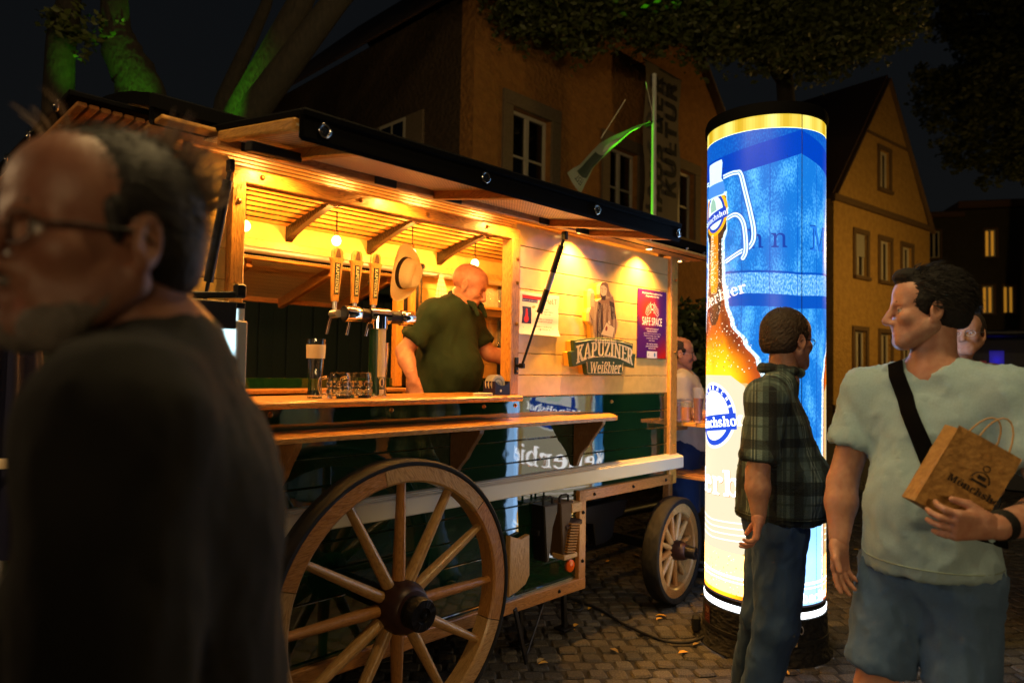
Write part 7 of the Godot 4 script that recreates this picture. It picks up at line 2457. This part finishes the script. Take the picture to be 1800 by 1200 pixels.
	for s in [-1.0, 1.0]:
		obj("handle", mb().tube(range(13).map(func(i): return Vector3(0.012 - 0.040 * cos(PI * i / 12.0), bh - 0.02 + 0.095 * sin(PI * i / 12.0), s * (bd - 0.003) * (1.0 - 0.3 * sin(PI * i / 12.0)))), 0.0022, 6), plain(Color(0.72, 0.58, 0.38), 0.7), bag)
	# --- man in the plaid shirt before the light column ---
	var b := person("person", "grey-haired man in dark plaid shirt and jeans seen from behind at the light column", Vector3(1.13, 0, -2.90), Vector3(0.93, 0, 0.37))
	M.plaid_man = b
	var hb := Transform3D(look(Vector3(0.90, -0.04, -0.43)).scaled(Vector3.ONE * 1.02), Vector3(1.165, 1.632, -2.880))
	o = {"pelvis": Vector3(0, 0.88, -0.01), "chest": Vector3(-0.02, 1.225, -0.005), "neck": Vector3(-0.01, 1.475, 0.02), "head": hb, "belly": 0.055, "wide": 1.02, "hem": 0.885, "hem_tilt": 0.0,
		"right_arm": [Vector3(1.015, 1.395, -2.715), Vector3(0.968, 1.105, -2.680), Vector3(0.970, 0.945, -2.672)],
		"left_arm": [Vector3(1.180, 1.395, -3.055), Vector3(1.20, 1.12, -3.10), Vector3(1.24, 0.93, -3.08)],
		"right_leg": [Vector3(1.110, 0.84, -2.815), Vector3(1.085, 0.48, -2.79), Vector3(1.02, 0.09, -2.86)],
		"left_leg": [Vector3(1.150, 0.84, -2.985), Vector3(1.100, 0.45, -2.985), Vector3(1.085, 0.09, -3.12)],
		"pants": 2.0, "loose": 0.018, "sleeve": 0.86, "cell": 0.013, "wrinkle": 0.007, "seed": 21, "puff": 0.020}
	f = figure(b.transform, o)
	inv = f.inv
	var skin_b := Color(0.42, 0.20, 0.14)
	job("body", b, M.skin, [f.body, hand_field(inv, V.call(0.970, 0.945, -2.672), Vector3(-0.12, -0.98, 0.06), Vector3(-0.93, -0.1, -0.37), 1.0, [0.50, 0.55, 0.62, 0.70, 0.4], skin_b, 0.98), head_field(inv, hb, 0.0042, skin_b, {"jowl": 0.014}), face_bits(inv, hb, {"skin": skin_b, "cell": 0.004})])
	var pl := Canvas.new(256, 256, Color(0.27, 0.34, 0.33), self)
	for q in [[0, 34, Color(0.10, 0.125, 0.14)], [60, 22, Color(0.44, 0.54, 0.53)], [90, 5, Color(0.58, 0.64, 0.60)], [104, 5, Color(0.58, 0.64, 0.60)], [140, 40, Color(0.09, 0.11, 0.13)], [200, 14, Color(0.40, 0.49, 0.47)], [230, 4, Color(0.40, 0.47, 0.44)]]:
		pl.im.fill_rect(Rect2i(q[0], 0, q[1], 256), q[2])
	for q in [[10, 30, Color(0.03, 0.04, 0.05, 0.5)], [70, 16, Color(0.12, 0.17, 0.16, 0.4)], [110, 4, Color(0.27, 0.32, 0.30, 0.55)], [150, 44, Color(0.03, 0.04, 0.05, 0.5)], [220, 8, Color(0.16, 0.22, 0.2, 0.45)]]:
		var band := Image.create_empty(256, q[1], false, Image.FORMAT_RGBA8)
		band.fill(q[2])
		pl.im.blend_rect(band, Rect2i(0, 0, 256, q[1]), Vector2i(0, q[0]))
	var plaid := bumpy(mapped(Color(1.5, 1.5, 1.45), pl.texture(256, 256), Vector3(4.6, 3.2, 4.6), 0.9), M.weave, 0.5)
	plaid.albedo_color = Color(1, 1, 1)
	job("shirt", b, plaid, [f.shirt])
	job("jeans", b, dark_cloth(Color(0.17, 0.29, 0.46), 0.85), [f.pants])
	job("hair", b, plain(Color(0.20, 0.145, 0.10), 0.7), [hair_cap(inv, hb, Color.WHITE, 0.005, 0.007, {"rough": 0.005, "seed": 9})])
	strands("hair_strands", b, inv * hb, plain(Color(0.36, 0.28, 0.21), 0.5), 900, 72, 0.007, 0.020, Vector3(0, -1, -0.1), Vector4(-0.06, 0.055, 0.0007, 0.2))
	seam_ring(f.shirt, b, plaid, Vector3(0, 0.915, 0.02))
	var cf := Field.new()
	cf.fix = inv
	cf.cell = 0.008
	var nb := Vector3(1.138, 1.500, -2.885)
	for i in 10:
		var q0 := TAU * i / 10.0
		var q1 := TAU * (i + 1) / 10.0
		cf.limb(nb + Vector3(cos(q0) * 0.078, 0.012 * cos(q0 + 3.3) + 0.006, sin(q0) * 0.074), nb + Vector3(cos(q1) * 0.078, 0.012 * cos(q1 + 3.3) + 0.006, sin(q1) * 0.074), 0.017, 0.017, Color.WHITE, 0.02)
	job("collar", b, plaid, [cf])
	glasses(b, inv * hb, M.black)
	shoes(b, [V.call(1.02, 0, -2.86), V.call(1.085, 0, -3.12)], inv, M.black, M.rubber)
	# --- dark-haired man close by, out of focus ---
	var c := person("person", "dark-haired older man in black sweater looming close, out of focus", Vector3(-0.43, 0, -0.83), Vector3(-0.93, 0, 0.36))
	var hc := Transform3D(look(Vector3(-0.53, -0.02, 0.85)).scaled(Vector3.ONE * 0.94), Vector3(-0.448, 1.628, -0.735))
	var skin_c := Color(0.24, 0.11, 0.07)
	o = {"pelvis": Vector3(0, 0.92, 0), "chest": Vector3(0, 1.30, -0.015), "neck": Vector3(0.0, 1.525, -0.01), "head": hc, "belly": 0.05, "wide": 1.08, "hem": 0.84, "skin": skin_c,
		"right_arm": [Vector3(-0.50, 1.44, -1.02), Vector3(-0.55, 1.10, -1.06), Vector3(-0.70, 0.95, -1.00)],
		"left_arm": [Vector3(-0.375, 1.44, -0.655), Vector3(-0.36, 1.09, -0.62), Vector3(-0.52, 0.93, -0.60)],
		"right_leg": [Vector3(-0.46, 0.88, -0.92), Vector3(-0.47, 0.49, -0.93), Vector3(-0.46, 0.09, -0.95)],
		"left_leg": [Vector3(-0.40, 0.88, -0.74), Vector3(-0.41, 0.49, -0.74), Vector3(-0.40, 0.09, -0.74)],
		"pants": 2.0, "sleeve": 1.9, "cell": 0.014, "wrinkle": 0.006, "seed": 31, "puff": 0.022}
	f = figure(c.transform, o)
	inv = f.inv
	job("body", c, M.skin, [f.body, head_field(inv, hc, 0.0042, skin_c, {"jowl": 0.010}), face_bits(inv, hc, {"skin": skin_c, "cell": 0.0035}), hand_field(inv, V.call(-0.52, 0.93, -0.60), Vector3(-0.9, -0.4, 0.1), Vector3(0.2, -0.5, -0.8), -1.0, [0.4, 0.4, 0.45, 0.5, 0.3], skin_c, 1.0, 0.005), hand_field(inv, V.call(-0.70, 0.95, -1.00), Vector3(-0.9, -0.4, 0.1), Vector3(0.2, -0.5, 0.8), 1.0, [0.4, 0.4, 0.45, 0.5, 0.3], skin_c, 1.0, 0.005)])
	job("sweater", c, bumpy(plain(Color(0.025, 0.027, 0.030), 0.95), M.weave, 0.6), [f.shirt])
	job("trousers", c, dark_cloth(Color(0.04, 0.045, 0.06), 0.9), [f.pants])
	var grey := plain(Color(0.50, 0.40, 0.30), 0.6)
	job("hair", c, plain(Color(0.042, 0.032, 0.026), 0.6), [hair_cap(inv, hc, Color.WHITE, 0.005, 0.004, {"rough": 0.0015, "seed": 14, "hairline": 0.082})])
	var wisps := mb()
	var rg := RandomNumberGenerator.new()
	rg.seed = 19
	var hl: Transform3D = inv * hc
	for i in 230:
		var front := i < 8
		var th := rg.randf_range(-0.5, 0.5) if front else PI + rg.randf_range(-0.9, 0.9)
		var el := rg.randf_range(0.75, 1.0) if front else rg.randf_range(0.10, 1.1)
		var dv := Vector3(sin(th) * cos(el), sin(el), cos(th) * cos(el))
		var p0 := Vector3(dv.x * 0.080, 0.040 + dv.y * 0.097, -0.020 + dv.z * 0.105)
		var ln := rg.randf_range(0.020, 0.042) * (0.7 if front else 1.0)
		var p1 := p0 + dv * ln * 0.6 + Vector3(0, ln * 0.25, 0)
		var p2 := p1 + (dv * 0.5 + Vector3(rg.randf_range(-0.4, 0.4), 0.35, rg.randf_range(-0.4, 0.5) + (0.7 if front else -0.2))) * ln * 0.6
		wisps.tube([hl * p0, hl * p1, hl * p2], [0.0011, 0.0009, 0.0003], 4, false)
	obj("hair_wisps", wisps, grey, c).set_meta("kind", "stuff")
	strands("hair_strands", c, hl, plain(Color(0.06, 0.045, 0.036), 0.5), 900, 73, 0.006, 0.030, Vector3(0, -0.3, -1), Vector4(-0.05, 0.05, 0.0007, 0.3))
	var bf := Field.new()   # short grey beard round the chin
	bf.fix = inv * hc
	bf.cell = 0.0045
	bf.wrinkle = 0.003
	bf.wrinkle_scale = Vector3(90, 60, 90)
	bf.limb(Vector3(-0.03, -0.100, 0.062), Vector3(0.03, -0.100, 0.062), 0.026, 0.026, Color.WHITE, 0.02)
	for s in [-1.0, 1.0]:
		bf.limb(Vector3(s * 0.03, -0.100, 0.062), Vector3(s * 0.058, -0.065, 0.020), 0.022, 0.014, Color.WHITE, 0.02)
		bf.limb(Vector3(s * 0.006, -0.054, 0.092), Vector3(s * 0.028, -0.066, 0.078), 0.007, 0.006, Color.WHITE, 0.008)
	job("beard", c, plain(Color(0.40, 0.38, 0.36), 0.8), [bf])
	glasses(c, inv * hc, M.black)
	shoes(c, [V.call(-0.46, 0, -0.95), V.call(-0.40, 0, -0.74)], inv, M.black, M.rubber)
	# --- the barman ---
	var d := person("person", "bald barman in green polo shirt bending behind the counter", Vector3(-0.405, 0.395, -3.93), Vector3(0.86, 0, 0.51))
	var hd := Transform3D(look(Vector3(0.90, -0.42, 0.10)).scaled(Vector3.ONE * 1.0), Vector3(-0.252, 1.955, -3.893))
	var skin_d := Color(0.50, 0.235, 0.16)
	o = {"pelvis": Vector3(0, 0.93, -0.03), "chest": Vector3(-0.005, 1.275, 0.055), "neck": Vector3(0.0, 1.475, 0.125), "head": hd, "belly": 0.075, "wide": 1.10, "hem": 0.80, "skin": skin_d,
		"right_arm": [Vector3(-0.430, 1.785, -3.730), Vector3(-0.588, 1.575, -3.705), Vector3(-0.520, 1.432, -3.605)],
		"left_arm": [Vector3(-0.245, 1.755, -4.075), Vector3(-0.135, 1.575, -4.06), Vector3(0.06, 1.545, -4.12)],
		"right_leg": [Vector3(-0.41, 1.28, -3.83), Vector3(-0.40, 0.89, -3.82), Vector3(-0.42, 0.49, -3.84)],
		"left_leg": [Vector3(-0.39, 1.28, -4.02), Vector3(-0.38, 0.89, -4.02), Vector3(-0.40, 0.49, -4.04)],
		"pants": 2.0, "sleeve": 0.72, "cell": 0.014, "wrinkle": 0.008, "seed": 41, "puff": 0.020}
	f = figure(d.transform, o)
	inv = f.inv
	job("body", d, M.skin, [f.body, hand_field(inv, V.call(-0.520, 1.432, -3.605), Vector3(0.25, -0.95, 0.10), Vector3(0.2, -0.3, -0.9), -1.0, [0.5, 0.5, 0.5, 0.5, 0.3], skin_d, 0.98, 0.005), hand_field(inv, V.call(0.06, 1.545, -4.12), Vector3(0.95, -0.15, -0.2), Vector3(0, -1, 0), 1.0, [0.3, 0.3, 0.3, 0.3, 0.2], skin_d, 0.98, 0.005), head_field(inv, hd, 0.0040, skin_d, {"jowl": 0.014}), face_bits(inv, hd, {"skin": skin_d, "shut": true, "brow": Color(0.25, 0.16, 0.11), "cell": 0.0034})])
	job("polo_shirt", d, dark_cloth(Color(0.07, 0.165, 0.08), 0.9), [f.shirt])
	job("trousers", d, dark_cloth(Color(0.05, 0.05, 0.055), 0.9), [f.pants])
	var df := Field.new()
	df.fix = inv
	df.cell = 0.007
	var nd := Vector3(-0.272, 1.868, -3.905)
	for i in 9:
		var q0 := 0.55 + (TAU - 1.1) * i / 9.0
		var q1 := 0.55 + (TAU - 1.1) * (i + 1) / 9.0
		var cp := func(q: float) -> Vector3: return nd + Vector3(cos(q + 0.5) * 0.084, -0.036 * cos(q) + 0.012, sin(q + 0.5) * 0.078)
		df.limb(cp.call(q0), cp.call(q1), 0.018, 0.018, Color.WHITE, 0.02)
	for s in [-1.0, 1.0]:
		df.limb(nd + Vector3(0.072 - s * 0.02, -0.020, 0.035 + s * 0.042), nd + Vector3(0.100 - s * 0.02, -0.080, 0.055 + s * 0.045), 0.016, 0.011, Color.WHITE, 0.015)
	job("collar", d, dark_cloth(Color(0.07, 0.165, 0.08), 0.9), [df])
	# --- man in white at the standing table ---
	var e := person("person", "man with glasses in white T-shirt and blue shorts at the standing table", Vector3(1.325, 0, -5.15), Vector3(0.93, 0, 0.36))
	var he := Transform3D(look(Vector3(0.96, -0.03, 0.10)), Vector3(1.268, 1.622, -5.14))
	o = {"pelvis": Vector3(0, 0.93, 0), "chest": Vector3(0, 1.27, 0), "neck": Vector3(0, 1.475, -0.02), "head": he, "belly": 0.05, "hem": 0.91,
		"right_arm": [Vector3(1.235, 1.40, -4.985), Vector3(1.22, 1.19, -4.87), Vector3(1.42, 1.185, -4.80)],
		"left_arm": [Vector3(1.385, 1.40, -5.33), Vector3(1.44, 1.17, -5.30), Vector3(1.60, 1.18, -5.10)],
		"right_leg": [Vector3(1.29, 0.88, -5.06), Vector3(1.29, 0.49, -5.06), Vector3(1.28, 0.09, -5.08)],
		"left_leg": [Vector3(1.36, 0.88, -5.24), Vector3(1.37, 0.49, -5.24), Vector3(1.36, 0.09, -5.26)],
		"pants": 1.05, "loose": 0.03, "sleeve": 0.7, "cell": 0.017, "wrinkle": 0.007, "seed": 51}
	f = figure(e.transform, o)
	inv = f.inv
	job("body", e, M.skin, [f.body, hand_field(inv, V.call(1.42, 1.185, -4.80), Vector3(0.9, -0.1, 0.2), Vector3(0, -1, 0), 1.0, [0.4, 0.4, 0.4, 0.4, 0.3], SKIN, 1.0, 0.0055), hand_field(inv, V.call(1.60, 1.18, -5.10), Vector3(0.9, -0.1, 0.3), Vector3(0, -1, 0), -1.0, [0.4, 0.4, 0.4, 0.4, 0.3], SKIN, 1.0, 0.0055), head_field(inv, he, 0.005, SKIN, {"jowl": 0.01}), face_bits(inv, he, {"cell": 0.0045})])
	job("shirt", e, dark_cloth(Color(0.80, 0.79, 0.76), 0.85), [f.shirt])
	job("shorts", e, dark_cloth(Color(0.12, 0.22, 0.42), 0.85), [f.pants])
	job("hair", e, plain(Color(0.10, 0.075, 0.06), 0.7), [hair_cap(inv, he, Color.WHITE, 0.006, 0.003, {"bald": 0.9, "rough": 0.003})])
	glasses(e, inv * he, M.steel)
	shoes(e, [V.call(1.28, 0, -5.08), V.call(1.36, 0, -5.26)], inv, M.black, M.rubber)
	# --- man half hidden behind the pale T-shirt ---
	var g := person("person", "man with glasses half hidden behind the man in pale T-shirt", Vector3(2.50, 0, -3.90), Vector3(-0.75, 0, 0.66))
	M.hidden_man = g
	var hg := Transform3D(look(Vector3(-0.72, -0.02, 0.70)), Vector3(2.575, 1.735, -3.85))
	o = {"pelvis": Vector3(0, 0.95, 0), "chest": Vector3(0, 1.32, 0), "neck": Vector3(0, 1.565, -0.02), "head": hg, "belly": 0.03, "hem": 0.90,
		"right_arm": [Vector3(2.38, 1.48, -4.06), Vector3(2.34, 1.18, -4.08), Vector3(2.26, 0.98, -4.0)],
		"left_arm": [Vector3(2.64, 1.48, -3.74), Vector3(2.68, 1.18, -3.72), Vector3(2.60, 0.98, -3.62)],
		"right_leg": [Vector3(2.44, 0.90, -3.97), Vector3(2.36, 0.49, -3.93), Vector3(2.30, 0.09, -3.92)],
		"left_leg": [Vector3(2.56, 0.90, -3.83), Vector3(2.60, 0.49, -3.82), Vector3(2.66, 0.09, -3.90)],
		"pants": 2.0, "sleeve": 0.7, "cell": 0.018, "wrinkle": 0.006, "seed": 61}
	f = figure(g.transform, o)
	inv = f.inv
	job("body", g, M.skin, [f.body, hand_field(inv, V.call(2.26, 0.98, -4.0), Vector3(-0.2, -1, 0.1), Vector3(0.7, 0, 0.7), 1.0, [0.3, 0.3, 0.3, 0.3, 0.2], SKIN, 1.0, 0.006), hand_field(inv, V.call(2.60, 0.98, -3.62), Vector3(-0.2, -1, 0.1), Vector3(-0.7, 0, -0.7), -1.0, [0.3, 0.3, 0.3, 0.3, 0.2], SKIN, 1.0, 0.006), head_field(inv, hg, 0.005, SKIN, {"jowl": 0.008}), face_bits(inv, hg, {"cell": 0.0045})])
	job("shirt", g, dark_cloth(Color(0.42, 0.26, 0.22), 0.9), [f.shirt])
	job("trousers", g, dark_cloth(Color(0.05, 0.05, 0.06), 0.9), [f.pants])
	job("hair", g, plain(Color(0.22, 0.19, 0.17), 0.7), [hair_cap(inv, hg, Color.WHITE, 0.006, 0.006, {"rough": 0.004})])
	glasses(g, inv * hg, M.steel)
	shoes(g, [V.call(2.30, 0, -3.92), V.call(2.66, 0, -3.90)], inv, plain(Color(0.18, 0.17, 0.17), 0.7), M.white_paint)
